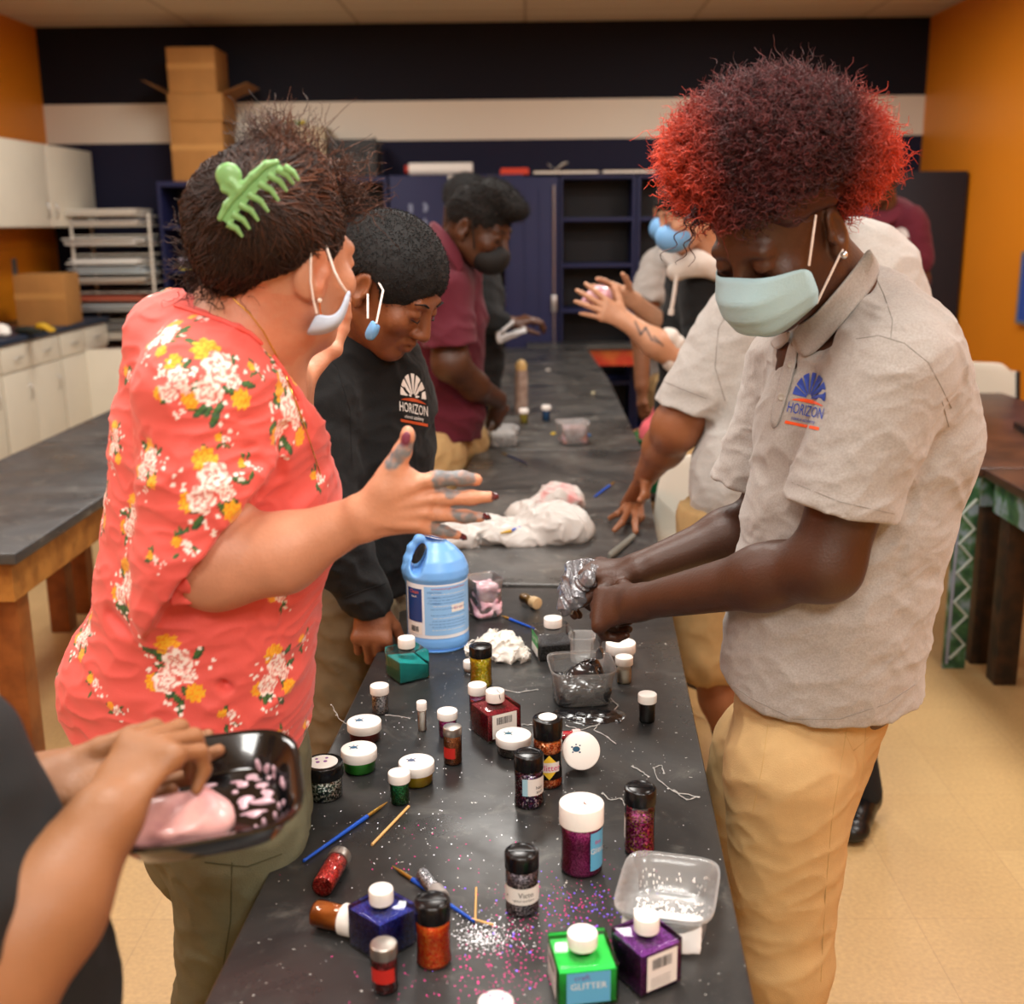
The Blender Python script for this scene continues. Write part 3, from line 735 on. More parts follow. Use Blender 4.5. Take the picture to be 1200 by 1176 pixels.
# ---------------------------------------------------------------- right tables
M_paint = bpy.data.materials.new('green_blue_painted_board'); M_paint.use_nodes = True
def paintmat(m):
    nt = m.node_tree; N = nt.nodes; L = nt.links; b = N['Principled BSDF']; tc = N.new('ShaderNodeTexCoord')
    n = N.new('ShaderNodeTexNoise'); n.inputs['Scale'].default_value = 14; n.inputs['Detail'].default_value = 3; L.new(tc.outputs['Object'], n.inputs['Vector'])
    cr = N.new('ShaderNodeValToRGB'); e = cr.color_ramp.elements; e[0].position = .38; e[0].color = lin('#1d4a36'); e[1].position = .62; e[1].color = lin('#7d93a0')
    x = e.new(.5); x.color = lin('#3f6b45'); L.new(n.outputs[0], cr.inputs[0]); L.new(cr.outputs[0], b.inputs['Base Color']); b.inputs['Roughness'].default_value = .35
paintmat(M_paint)
XT = PZ(1120, 541, .76).x; print('RT', PZ(1120, 541, .76), PZ(1200, 611, .76), PZ(1130, 455, .76), PZ(1200, 478, .76))
pL = PZ(1152, 562, .76); xL_ = pL.x+.06
YJ = 4.0
def rtable(label, y0, y1, x0, top, rz=0):
    return table(label, y1-y0, .8, .76, (x0, y0, 0), rz, top=top, legm=M_dark, apron=M_paint, inset=.09, legw=.04)
tR = rtable('brown topped table with green painted apron at the right wall side', YJ, YJ+1.8, xL_, M_brownw)
rtable('dark table at the right edge of the photo, joined to the brown one', YJ-1.82, YJ-.02, xL_+.01, M_brownw)
# zigzag painted board screwed to the near leg
t = tR
b = MB().box((-.005, -.0, 0), (.075, .018, .72), Matrix.Translation((-.06, .012, .0)))
bd = b.build('painted_board', M_paint, t)
zz = MB()
zz.tube([(-.055, .008, .02), (-.055, .008, .7)], .006, 4, flat=1)
zzo = zz.build('light_edge', mat('pale_lilac_paint', '#8c93a8', .5), bd)
pts = [(-.045+.05*(i % 2), .009, .04+i*.055) for i in range(12)]
MB().tube(pts, .006, 5).build('zigzag', mat('pale_zigzag', '#b8c9c6', .5), bd)
o = MB().prism([(0, 0), (.08, 0), (.04, .07)], 0, .002, Matrix.Translation((0, .03+.15, .65)) @ Matrix.Rotation(PI/2, 4, 'Z') @ Matrix.Rotation(PI/2, 4, 'X')).build('painted_triangle', mat('orange_triangle', '#c8742a', .5), t)
o.location = (.027, .05, -.0)
o = MB().box((-.2, -.27, 0), (.2, .27, .016), bev=.003); 
pp = PZ(1178, 500, .76)
t = thing('binder', 'large black binder lying on the brown table', 'binder', (pp.x+.2, pp.y-.3, .76), -.12)
MB().box((-.2, -.27, 0), (.2, .27, .004), bev=.001).build('cover', mat('black_vinyl', '#101012', .35), t)
MB().box((-.195, -.265, .004), (.19, .265, .02)).build('pages', M_paper, t)
MB().box((-.2, -.27, .02), (.2, .27, .024), bev=.001).build('cover', mat('black_vinyl', '#101012', .35), t)
MB().box((-.203, -.27, .0), (-.199, .27, .024), bev=.001).build('spine', mat('black_vinyl', '#101012', .35), t)
S = SD(.006)
for i in range(6): S.ell((rng.uniform(-.012, .012), rng.uniform(-.01, .01), .01+.003*i), (.009, .009, .008))
pp = PZ(1130, 524, .76)
o = sobj('paper_crumb', S, .002, M_paper); o.location = (pp.x, pp.y, .759); tag(o, 'tiny white crumpled crumb on the brown table', 'crumb')
# blue framed board on the right wall
pw = PX(1196, 337, XR-.02)
t = thing('wall_board', 'blue pinboard in a grey frame on the orange right wall', 'board', (XR-.015, pw.y-.5, (PX(1197, 298, XR).z+PX(1197, 375, XR).z)/2))
hh = (PX(1197, 298, XR).z-PX(1197, 375, XR).z)/2
MB().box((-.005, -.5, -hh), (.0, .5, hh)).build('panel', mat('blue_felt', '#24459a', .8), t)
b = MB()
for lo, hi in (((-.012, -.52, -hh-.02), (.004, .52, -hh)), ((-.012, -.52, hh), (.004, .52, hh+.02)), ((-.012, .5, -hh), (.004, .52, hh)), ((-.012, -.52, -hh), (.004, -.5, hh))): b.box(lo, hi)
b.build('frame', mat('grey_alu', '#9a9a9a', .4, metal=.6), t)
# black cable hook
# ---------------------------------------------------------------- folding chairs
M_chw = mat('white_moulded_plastic', '#dcdacd', .35); M_chf = mat('dark_grey_frame', '#2a2a2c', .4)
def folding_chair(name, label, cat, loc, rz, seatc=None, frame=None, group=None):
    """faces local -y (sitter's front); back panel at +y"""
    m = seatc or M_chw; fr = frame or M_chf
    t = thing(name, label, cat, loc, rz, group)
    b = MB(); n = 12; rows = []
    vs = []; 
    for j in range(9):
        v = j/8; z = .56+.32*v; hw = .215-.045*max(0, (v-.55)/.45)**2-(.02*max(0, .2-v)/.2)
        for i in range(n+1):
            u = -1+2*i/n; vs.append((u*hw, .19+.05*v+.03*(1-u*u)-.02, z-.05*max(0, (abs(u)-.6)/.4)**2*(1 if v > .9 else 0)))
    b.add(vs, [(j*(n+1)+i, j*(n+1)+i+1, (j+1)*(n+1)+i+1, (j+1)*(n+1)+i) for j in range(8) for i in range(n)], None, True)
    o = b.build('backrest', m, t); s = o.modifiers.new('s', 'SOLIDIFY'); s.thickness = .014; s.offset = 0; bb = o.modifiers.new('b', 'BEVEL'); bb.width = .005; bb.segments = 2
    MB().box((-.2, -.2, .43), (.2, .17, .455), bev=.01).build('seat', m, t)
    for s_ in (-1, 1):
        MB().tube([(s_*.225, .28, .0), (s_*.225, .1, .44), (s_*.225, .0, .44)][:2], .011, 8).build('leg', fr, t)
        MB().tube([(s_*.21, -.26, .0), (s_*.215, .0, .44), (s_*.215, .19, .62), (s_*.2, .225, .84)], .011, 8).build('leg', fr, t)
    MB().tube([(-.225, .25, .08), (.225, .25, .08)], .008, 6).build('stretcher', fr, t)
    MB().tube([(-.21, -.21, .1), (.21, -.21, .1)], .008, 6).build('stretcher', fr, t)
    return t
c1 = P(1152, 445, 6.35)
folding_chair('folding_chair', 'white plastic folding chair behind the brown table by the orange wall', 'chair', (c1.x-.02, 6.3, 0), R_(150))
c2 = P(792, 560, 3.55)
folding_chair('folding_chair', 'white plastic folding chair between the work table and the heavy set student', 'chair', (c2.x-.06, 3.45, 0), R_(-52))
c3 = P(606, 380, 7.6)
folding_chair('folding_chair', 'taupe metal folding chair at the far end of the table row', 'chair', (P(600, 400, 8.3).x-.42, 7.75, 0), R_(150), mat('taupe_metal', '#5c5248', .4), mat('taupe_metal', '#5c5248', .4))
# pink bag and green bucket behind
q = P(750, 497, 5.6); XB = P(756, 500, 4.85).x+.06
S = SD(.03); S.ell((0, 0, .1), (.09, .07, .1)); S.ell((.02, 0, .2), (.05, .04, .06))
o = sobj('cloth_bag', S, .01, mat('coral_pink_cloth', '#d8606a', .8), None, disp=lambda p: .006*fnoise(p, 8, 2)); o.location = (XB, 4.86, .62); tag(o, 'coral pink cloth bag in the green tub behind the table', 'bag')
t = thing('tub', 'green plastic tub standing on a stool behind the work tables', 'tub', (XB, 4.85, .50))
MB().lathe([(0, 0), (.1, 0), (.14, .22), (.147, .23), (.14, .232), (.134, .22), (.095, .01), (0, .01)], 28).build('bucket', mat('green_plastic', '#1f7a4c', .35), t)
MB().tube([(.14*math.cos(a), .14*math.sin(a), .21+.03*abs(math.sin(a))) for a in np.linspace(0, PI, 12)], .004, 6).build('handle', M_steel, t)
t = thing('stool', 'low dark wooden stool carrying the green tub', 'stool', (XB, 4.85, 0))
MB().box((-.14, -.14, .47), (.14, .14, .50), bev=.006).build('seat', M_dark, t)
for (a, b_) in ((-1, -1), (1, -1), (-1, 1), (1, 1)): MB().box((a*.11-.015, b_*.11-.015, 0), (a*.11+.015, b_*.11+.015, .47)).build('leg', M_dark, t)
# ---------------------------------------------------------------- glitter, jars, bottles on the tables
TZ = .76
M_cap = mat('white_cap_plastic', '#eeeae4', .35, bump=.03, bscale=200)
M_capb = mat('black_cap_plastic', '#0c0c0e', .22)
M_label = mat('white_label', '#e3ded8', .5)
M_ink = mat('printed_black_ink', '#26242a', .6); M_inkb = mat('printed_blue_ink', '#2f5f9e', .5); M_bluel = mat('light_blue_label', '#5fa9cf', .45)
def shellmat(name, tint=(.97, .98, .98), rough=.06, haze=0.0, hazec='#ffffff'):
    if name in MATS: return MATS[name]
    m = bpy.data.materials.new(name); m.use_nodes = True; nt = m.node_tree; N = nt.nodes; L = nt.links
    N.remove(N['Principled BSDF']); out = N['Material Output']
    tr = N.new('ShaderNodeBsdfTransparent'); tr.inputs[0].default_value = tint+(1,)
    gl = N.new('ShaderNodeBsdfGlossy'); gl.inputs['Roughness'].default_value = rough
    fr = N.new('ShaderNodeFresnel'); fr.inputs[0].default_value = 1.5
    mx = N.new('ShaderNodeMixShader'); L.new(fr.outputs[0], mx.inputs[0]); L.new(tr.outputs[0], mx.inputs[1]); L.new(gl.outputs[0], mx.inputs[2])
    last = mx.outputs[0]
    if haze:
        df = N.new('ShaderNodeBsdfPrincipled'); df.inputs['Base Color'].default_value = lin(hazec); df.inputs['Roughness'].default_value = .4
        m2 = N.new('ShaderNodeMixShader'); m2.inputs[0].default_value = haze; L.new(last, m2.inputs[1]); L.new(df.outputs[0], m2.inputs[2]); last = m2.outputs[0]
    L.new(last, out.inputs[0]); MATS[name] = m; return m
M_shell = shellmat('clear_plastic_wall'); M_tubp = shellmat('milky_clear_plastic', haze=.22, rough=.15)
M_tubc = shellmat('clear_tub_plastic', haze=.10, rough=.08)
def textmesh(txt, size, M=None, bend=0, thick=0):
    cu = bpy.data.curves.new('t', 'FONT'); cu.body = txt; cu.size = size; cu.align_x = 'CENTER'; cu.align_y = 'CENTER'; cu.resolution_u = 2; cu.extrude = 0
    ob = bpy.data.objects.new('t', cu); COL.objects.link(ob)
    dg = bpy.context.evaluated_depsgraph_get(); me = bpy.data.meshes.new_from_object(ob.evaluated_get(dg))
    vs = [v.co.copy() for v in me.vertices]; fs = [tuple(p.vertices) for p in me.polygons]
    bpy.data.objects.remove(ob); bpy.data.curves.remove(cu); bpy.data.meshes.remove(me)
    return vs, fs
def bendv(vs, r, z0=0, a0=0):
    """flat xy (x right, y up) wrapped on a cylinder of radius r facing -y"""
    return [V((r*math.sin(v[0]/r+a0), -r*math.cos(v[0]/r+a0), v[1]+z0)) for v in vs]
def lettering(txt, size, m, parent, r, z0, a0=0, name='lettering', x0=0, sx=1):
    vs, fs = textmesh(txt, size); b = MB(); b.add(bendv([(v.x*sx+x0, v.y) for v in vs], r, z0, a0), fs); return b.build(name, m, parent)
def arc_label(b, r, z0, z1, a0, a1, n=16):
    vs = []; 
    for i in range(n+1):
        a = a0+(a1-a0)*i/n
        for z in (z0, z1): vs.append((r*math.sin(a), -r*math.cos(a), z))
    b.add(vs, [(2*i, 2*i+2, 2*i+3, 2*i+1) for i in range(n)], None, True)
def barcode(b, w, h, n=16):             # flat in xy
    x = -w/2
    r = random.Random(5)
    while x < w/2-.0008:
        k = r.choice([.0006, .0009, .0014]); b.add([(x, -h/2, 0), (x+k, -h/2, 0), (x+k, h/2, 0), (x, h/2, 0)], [(0, 1, 2, 3)]); x += k+r.choice([.0006, .001])
def place(px, w, pyb, pyt, rt=1.0):
    q = PZ(px, pyb); r = 0.02
    for _ in range(6):
        d = V((q.x, q.y, 0)); d.normalize(); c = q+d*r
        zc = (CR.transposed() @ (c+V((0, 0, .02))-CAM)).z*-1; r = w/2*zc/F
    e = c+d*r*rt; h = P(px, pyt, e.y).z-TZ
    return V((c.x, c.y, TZ)), r, h
def facing(loc): return math.atan2(loc.x, loc.y)*-1      # rz so that local -y points at the camera
def cap_prof(r, z0, z1, b=.0015): return [(0, z0), (r, z0), (r, z1-b), (r-b*.35, z1-b*.3), (r-b, z1), (0, z1)]
def ribbed(mb, r, z0, z1, n=40, b=.0015, am=.02):
    vs = []; fs = []; rows = [(r*.98, z0), (r, z0+.0005), (r, z1-b), (r-b*.4, z1-b*.3), (r-b*1.2, z1)]; m = n*2
    for k, (rr, z) in enumerate(rows):
        for i in range(m):
            a = 2*PI*i/m; q = rr*(1-(am if (i % 2 and k in (1, 2)) else 0)); vs.append((q*math.cos(a), q*math.sin(a), z))
    for k in range(len(rows)-1):
        for i in range(m): j = (i+1) % m; fs.append((k*m+i, k*m+j, (k+1)*m+j, (k+1)*m+i))
    fs.append(tuple((len(rows)-1)*m+i for i in range(m))); fs.append(tuple(range(m-1, -1, -1)))
    mb.add(vs, fs, None, True)
def shaker(name, label, px, w, pyb, pyt, fill, capm, fillfrac=.9, rz=0, capfrac=.24, waist=.0, cat='bottle', bodyfrac=.95, hscale=1, flip=True):
    loc, r, h = place(px, w, pyb, pyt); t = thing(name, label, cat, loc, facing(loc)+rz)
    ch = h*capfrac; zb = h-ch; rb = r*bodyfrac
    prof = [(0, .001), (rb*.9, .001), (rb, .004), (rb*1.0, zb*.1), (rb*.96, zb*.3), (rb*.96, zb*.7), (rb, zb*.88), (rb*.9, zb*.97), (rb*.8, zb)]
    MB().lathe(prof, 36).build('bottle_wall', M_shell, t)
    zf = zb*fillfrac; p2 = [(0, .0025)]+[(a*.95, z) for a, z in prof[1:] if z < zf]+[(rb*.9, zf), (0, zf+.001)]
    MB().lathe(p2, 36).build('glitter_fill', fill, t)
    b = MB(); b.lathe(cap_prof(r, zb-.001, h), 40)
    if flip: b.box((-r*.75, -r*.06, h-.0002), (r*.75, r*.02, h+.0008)); b.lathe([(r*.72, h-.0003), (r*.78, h+.0008), (r*.84, h-.0003)], 30)
    b.build('cap', capm, t)
    return t, r, h, rb, zb
def vial(name, label, px, w, pyb, pyt, fill, capm=None, fillfrac=.9, capfrac=.27, bodyfrac=.86, cat='vial', world=None):
    if world: loc, r, h = world
    else: loc, r, h = place(px, w, pyb, pyt)
    t = thing(name, label, cat, loc, facing(loc)); ch = h*capfrac; zb = h-ch; rb = r*bodyfrac
    MB().lathe([(0, .0008), (rb*.93, .0008), (rb, .003), (rb, zb*.93), (rb*.9, zb)], 28).build('vial_wall', M_shell, t)
    zf = zb*fillfrac
    MB().lathe([(0, .002), (rb*.88, .002), (rb*.93, .004), (rb*.93, zf), (0, zf+.0008)], 28).build('glitter_fill', fill, t)
    b = MB(); ribbed(b, r, zb-.001, h); b.build('cap', capm or M_cap, t)
    return t, r, h, rb, zb
def jar(name, label, px, w, pyb, pyt, fill, lid=None, print_=True, lidfrac=.42, ink='#2a5a7c', world=None):
    if world: loc, r, h = world
    else: loc, r, h = place(px, w, pyb, pyt)
    t = thing(name, label, 'jar', loc, facing(loc)); zb = h*(1-lidfrac); rb = r*.9
    MB().lathe([(0, .001), (rb*.92, .001), (rb, .004), (rb, zb*.96), (rb*.95, zb)], 36).build('jar_wall', M_shell, t)
    MB().lathe([(0, .002), (rb*.9, .002), (rb*.96, .005), (rb*.96, zb*.96), (0, zb*.97)], 36).build('glitter_fill', fill, t)
    b = MB(); ribbed(b, r, zb-.001, h, 60, am=.012); lo = b.build('lid', lid or M_cap, t)
    if print_:                         # little printed turtle-like motif and text on the lid
        b = MB(); im = mat('print_'+ink.strip('#'), ink, .6)
        b.prism([(r*(-.28+.2*math.cos(a)), r*(.12+.15*math.sin(a))) for a in np.linspace(0, 2*PI, 15)[:-1]], h, h+.0003)
        for (x, y, q) in ((-.5, .24, .06), (-.08, .3, .05), (-.47, -.03, .05), (-.1, -.05, .06), (-.28, .36, .05)):
            b.prism([(r*(x+q*math.cos(a)), r*(y+q*.8*math.sin(a))) for a in np.linspace(0, 2*PI, 9)[:-1]], h, h+.0003)
        b.build('lid_print', im, t)
    return t, r, h
def square_bottle(name, label, px, w, pyb, pyt, capw, fill, rz, level=.75, slant=0, label_faces=(), capm=None, hb=None, cat='bottle', wall=None):
    """px/w: span of the body; w = body side * (|cos|+|sin|)"""
    loc, r, h = place(px, w, pyb, pyt, capw/1.35); rz_ = facing(loc)+rz
    s = r/(abs(math.cos(rz))+abs(math.sin(rz)))           # half side
    t = thing(name, label, cat, loc, rz_); rc = s*capw; hc = h*.23; zb = hb if hb else h*.73
    MB().box((-s, -s, .001), (s, s, zb), bev=.0025).build('bottle_wall', wall or M_shell, t)
    k = s*.93; zt = zb*level; dz = zb*slant
    MB().add([(-k, -k, .004), (k, -k, .004), (k, k, .004), (-k, k, .004), (-k, -k, zt+dz), (k, -k, zt-dz), (k, k, zt-dz*.4), (-k, k, zt+dz*.7)],
             [(0,3,2,1),(4,5,6,7),(0,1,5,4),(1,2,6,5),(2,3,7,6),(3,0,4,7)]).build('glitter_fill', fill, t)
    MB().lathe([(rc*.82, zb-.001), (rc*.82, h-hc)], 28).build('neck', M_shell, t)
    b = MB(); ribbed(b, rc, h-hc, h, 44); b.build('cap', capm or M_cap, t)
    for (face, kind) in label_faces:                       # face: 0 front(-y) 1 right(+x) 2 back 3 left(-x)
        M = Matrix.Rotation(face*PI/2, 4, 'Z') @ Matrix.Translation((0, -s-.0006, 0)) @ Matrix.Rotation(PI/2, 4, 'X')
        lw = s*.72; z0 = zb*.12; z1 = zb*.86
        lm = {'bar': M_label, 'blue': M_bluel, 'green': mat('green_label', '#3f8f52', .5)}[kind]
        b = MB(); b.add([(-lw, z0, 0), (lw, z0, 0), (lw, z1, 0), (-lw, z1, 0)], [(0, 1, 2, 3)], M); lb = b.build('label', lm, t)
        M2 = M @ Matrix.Translation((0, 0, .0003))
        b = MB(); 
        if kind == 'bar':
            bb = MB(); barcode(bb, lw*1.3, (z1-z0)*.3); b.add(bb.v, bb.f, M2 @ Matrix.Translation((0, z0+(z1-z0)*.72, 0)))
            for i in range(5): b.add([(-lw*.75, z0+.003+i*.0028, 0), (lw*(.6-.1*(i % 2)), z0+.003+i*.0028, 0), (lw*(.6-.1*(i % 2)), z0+.0035+i*.0028, 0), (-lw*.75, z0+.0035+i*.0028, 0)], [(0, 1, 2, 3)], M2)
            b.build('label_print', M_ink, t)
        elif kind == 'green':
            vs, fs = textmesh('GLITTER', lw*.42); b.add([(v.x, v.y+z0+(z1-z0)*.7, 0) for v in vs], fs, M2); b.add([(-lw, z0, 0), (lw, z0, 0), (lw, z0+(z1-z0)*.4, 0), (-lw, z0+(z1-z0)*.4, 0)], [(0, 1, 2, 3)], M2); b.build('label_print', M_label, t)
        else:
            vs, fs = textmesh('GLITTER', lw*.44); b.add([(v.x, v.y+z0+(z1-z0)*.55, 0) for v in vs], fs, M2)
            b.build('label_print', M_label, t)
            b = MB(); vs, fs = textmesh('craft', lw*.4); b.add([(v.x-lw*.3, v.y+z0+(z1-z0)*.83, 0) for v in vs], fs, M2)
            b.build('label_print', mat('purple_ink', '#7a3a86', .5), t)
    return t, s, h, zb
def G(n, *c, **k): return glitter(n, list(c), **k)
g_teal = mat('teal_powder', '#1aa6a4', .5, var=.12, vscale=60, bump=.3, bscale=500)
square_bottle('glitter_bottle', 'square clear bottle of teal powder with white cap, beside the blue jug', 478, 52, 803, 743, .52, g_teal, R_(26), .62, .13, ((1, 'bar'),))
t, r, h, rb, zb = shaker('glitter_bottle', 'round bottle of yellow glitter with black cap before the crumpled tissue', 564, 27, 808, 751, G('yellow_glitter', '#f0d81c', '#f6e640', '#e8c414', '#fff28a', '#d8de30', scale=500), M_capb, .97, bodyfrac=.96)
t, s, h, zb = square_bottle('glitter_bottle', 'square bottle of charcoal glitter with green label behind the black slime tub', 648, 52, 776, 720, .5, G('charcoal_glitter', '#3a3a3c', '#55565a', '#222224', '#77787c', scale=900), R_(14), .55, 0, ((3, 'green'),))
t, s, h, zb = square_bottle('glitter_bottle', 'square bottle of red glitter whose white cap is cracked', 581, 60, 872, 804, .5, G('red_glitter_dark', '#7a0f1c', '#9c1a28', '#5c0a14', '#c23a48', scale=900), R_(28), .86, 0, ((0, 'bar'),))
MB().tube([(.004, -.0005, h+.0003), (.001, -s*.25, h+.0003), (.002, -s*.44, h+.0002), (-.0005, -s*.505, h-.004), (.001, -s*.51, h-.011)], .0006, 5).build('crack', M_ink, t)
square_bottle('glitter_bottle', 'square bottle of deep blue glitter in front of the fallen orange one', 450, 80, 1131, 1032, .5, G('blue_glitter', '#1b2a8c', '#2a3fb8', '#111b66', '#4a62d8', '#3a1f7a', scale=900), R_(40), .86, .05)
square_bottle('glitter_bottle', 'square bottle of bright green powder with blue label at the bottom edge', 682, 84, 1185, 1082, .5, mat('green_powder', '#2fdc55', .5, var=.15, vscale=50), R_(12), .84, 0, ((0, 'blue'), (3, 'bar')))
square_bottle('glitter_bottle', 'square bottle of purple glitter in front of the milky open tub', 756, 84, 1172, 1062, .5, G('purple_glitter', '#5c1a6e', '#7a2a8c', '#431052', '#a04ab8', scale=900), R_(38), .88, 0, ((1, 'blue'), (0, 'bar')))
# white/black lidded jars
jar('glitter_jar', 'low jar of brick red powder with white lid behind the green one', 428, 40, 875, 836, mat('brick_powder', '#8c2416', .6, var=.2, vscale=60))
jar('glitter_jar', 'low jar of bright green powder with printed white lid', 422, 42, 911, 867, mat('green_powder2', '#3fc43c', .6, var=.15, vscale=60))
jar('glitter_jar', 'low jar of yellow powder with white lid behind the green vial', 489, 42, 926, 882, mat('yellow_powder', '#d8c018', .6, var=.15, vscale=60), ink='#4a5a78')
jar('glitter_jar', 'low jar of dull grey glitter with white lid before the red square bottle', 602, 42, 891, 851, G('grey_glitter', '#6b655f', '#8a857f', '#4f4b47', scale=900), ink='#2a5a6c')
jar('glitter_jar', 'low jar of pale glitter with white lid right of the black slime tub', 727, 35, 784, 746, G('pale_glitter', '#a39c94', '#c2bcb4', '#7f7972', scale=900), ink='#2a5a5c')
t, r, h = jar('glitter_jar', 'jar of green and white flakes with black lid and round white sticker', 381, 47, 943, 882, G('greenwhite_glitter', '#1f3a30', '#d8e2dc', '#3a5a4c', '#f0f4f0', '#16241e', scale=420, metal=.2), M_capb, False, .36)
MB().lathe([(0, h), (r*.74, h), (r*.74, h+.0004), (0, h+.0004)], 36).build('sticker', M_label, t)
b = MB()
for (x, y, q) in ((-.25, .0, .1), (.12, .02, .1), (-.3, .35, .08), (.2, .38, .08)): b.prism([(r*(x+q*math.cos(a)), r*(y+q*math.sin(a))) for a in np.linspace(0, 2*PI, 9)[:-1]], h+.0004, h+.0007)
b.build('sticker_print', mat('purple_ink', '#7a3a86', .5), t)
# vials
vial('glitter_vial', 'small vial of silver glitter with white cap by the woman in coral', 446, 22, 839, 798, G('silver_glitter', '#8d8d92', '#c9c9cf', '#5a5a60', '#eeeef2', scale=600))
vial('tiny_vial', 'tiny narrow tube of white powder standing alone', 495, 12, 858, 819, mat('white_powder', '#e6e0d8', .8), capfrac=.26, bodyfrac=.84)
vial('glitter_vial', 'small vial of magenta glitter behind the copper one', 525, 24, 867, 827, G('magenta_glitter', '#a8127a', '#c92a98', '#7c0a58', '#e86ac0', scale=800))
M_silv = mat('brushed_silver_cap', '#a9a39c', .35, metal=.9)
t, r, h, rb, zb = vial('glitter_vial', 'slim vial of copper glitter with silver cap and red label', 531, 22, 898, 846, G('copper_glitter', '#8a4a26', '#a86236', '#6b3516', '#cf8a58', scale=900), M_silv, .97, .2, .98)
b = MB(); arc_label(b, rb+.0004, zb*.25, zb*.62, -1.2, .25); b.build('label', mat('red_label', '#b5241c', .5), t)
vial('glitter_vial', 'small vial of emerald glitter with white cap before the yellow jar', 469, 26, 946, 898, G('emerald_glitter', '#0f5a2c', '#1f7a40', '#0a3f1e', '#3aa060', scale=800))
vial('glitter_vial', 'magenta vial with white cap standing behind the red square bottle', 560, 22, 842, 797, MATS['magenta_glitter'])
vial('glitter_vial', 'vial of black glitter standing alone near the right table edge', 758, 22, 849, 808, mat('black_glitter', '#111113', .4), fillfrac=.95)
vial('glitter_vial', 'vial of ivory powder with white cap between the slime tub and the jar', 731, 21, 803, 765, mat('ivory_powder', '#cfc8bb', .8), fillfrac=.75)
t, r, h, rb, zb = vial('glitter_vial', 'vial of dark red glitter with silver cap at the front of the table', 452, 32, 1168, 1095, G('dark_red_glitter', '#5c1418', '#7a1c22', '#3f0c10', '#a8444c', scale=700), M_silv, .97, .24, .95)
b = MB(); arc_label(b, rb+.0004, zb*.35, zb*.75, -1.3, .8); b.build('label', mat('red_label', '#b5241c', .5), t)
vial('glitter_vial', 'wide vial with white glitter dusted cap cut off by the bottom edge', 582, 42, 1245, 1159, MATS['silver_glitter'], mat('dusted_cap', '#e6d6d8', .5, spots=[(300, .06, '#c04a80')]))
vial('glitter_vial', 'tiny yellow vial with white cap by the far clear tub', 614, 11, 497, 478, mat('olive_powder', '#9a8f2a', .6))
vial('glitter_vial', 'tiny blue vial with white cap behind the far brown slime tub', 640, 11, 494, 474, mat('blue_powder', '#1f5a8c', .6))
vial('glitter_vial', 'white capped vial lying partly hidden behind the yellow bottle', 550, 14, 789, 771, mat('white_powder', '#e6e0d8', .8), capfrac=.6, bodyfrac=.95)
# round shakers
t, r, h, rb, zb = shaker('glitter_bottle', 'tall bottle of orange flakes with black cap and diamond label', 642, 35, 926, 833, G('orange_flakes', '#d8622a', '#f08a4a', '#b0481a', '#f6b88a', scale=450, metal=.4), M_capb, .93, capfrac=.26, bodyfrac=.97)
MB().lathe([(0, h+.0009), (r*.62, h+.0009), (r*.62, h+.0014), (0, h+.0014)], 30).build('cap_sticker', M_label, t)
b = MB(); arc_label(b, rb+.0003, zb*.2, zb*.72, -1.3, 1.3); b.build('label', M_capb, t)
b = MB(); q = rb*.95; zm = zb*.46; xs = np.linspace(-q*.85, q*.85, 13); b.add(bendv([(x, s_*(q*.95*(1-abs(x)/(q*.85))+.0001)) for x in xs for s_ in (-1, 1)], rb+.0007, zm, .1), [(2*i, 2*i+2, 2*i+3, 2*i+1) for i in range(12)]); b.build('label_diamond', mat('yellow_ink', '#e8c63a', .5), t)
b = MB(); b.add(bendv([(x, s_*q*.38) for x in np.linspace(-q*.8, q*.8, 13) for s_ in (-1, 1)], rb+.0010, zm, .1), [(2*i, 2*i+2, 2*i+3, 2*i+1) for i in range(12)]); b.build('label_panel', M_label, t)
lettering('Glitter', rb*.62, mat('magenta_ink', '#d0287a', .5), t, rb+.0014, zm-.001, .1)
t, r, h, rb, zb = shaker('glitter_bottle', 'bottle of purple and white flakes with shiny black cap before the orange flakes', 620, 35, 950, 874, G('purple_flakes', '#3a1f4a', '#d8cfe0', '#5a2f6a', '#8c3a5c', '#1c1020', scale=420, metal=.5), M_capb, .9, capfrac=.26, bodyfrac=.97)
b = MB(); arc_label(b, rb+.0004, zb*.38, zb*.82, -.45, 1.4); b.build('label', M_label, t)
b = MB(); arc_label(b, rb+.0007, zb*.38, zb*.82, -.45, -.08); b.build('label_stripe', mat('pale_blue_ink', '#9cc6d6', .5), t)
lettering('hair', rb*.36, M_ink, t, rb+.0009, zb*.58, .75); lettering('and', rb*.33, M_ink, t, rb+.0009, zb*.47, .75)
t, r, h, rb, zb = shaker('glitter_bottle', 'largest bottle of magenta glitter with wide white cap and blue label', 681, 52, 1032, 927, G('magenta_fine', '#8c1260', '#a81a78', '#6e0c4a', '#c94a9c', scale=1200), M_cap, .985, capfrac=.27, bodyfrac=.93, flip=False)
b = MB(); arc_label(b, rb+.0006, zb*.16, zb*.92, .45, 1.75); b.build('label', M_bluel, t)
lettering('Glitter', rb*.4, M_label, t, rb+.001, zb*.55, .95, x0=0); lettering('fine', rb*.3, mat('magenta_ink', '#d0287a', .5), t, rb+.001, zb*.72, .9)
b = MB(); b.add([(.003, -.006, h+.0003), (.008, -.008, h+.0003), (.002, .004, h+.0003)], [(0, 1, 2)]); b.build('cap_hole', mat('cap_hole', '#7c5a50', .6), t)
t, r, h, rb, zb = shaker('glitter_bottle', 'bottle half full of pink flakes with black cap by the right table edge', 749, 37, 1006, 913, G('pink_flakes', '#a8186c', '#d83a9c', '#7a0f4c', '#f08ac8', '#c9a23a', scale=450, metal=.5), M_capb, .68, capfrac=.22, bodyfrac=.96)
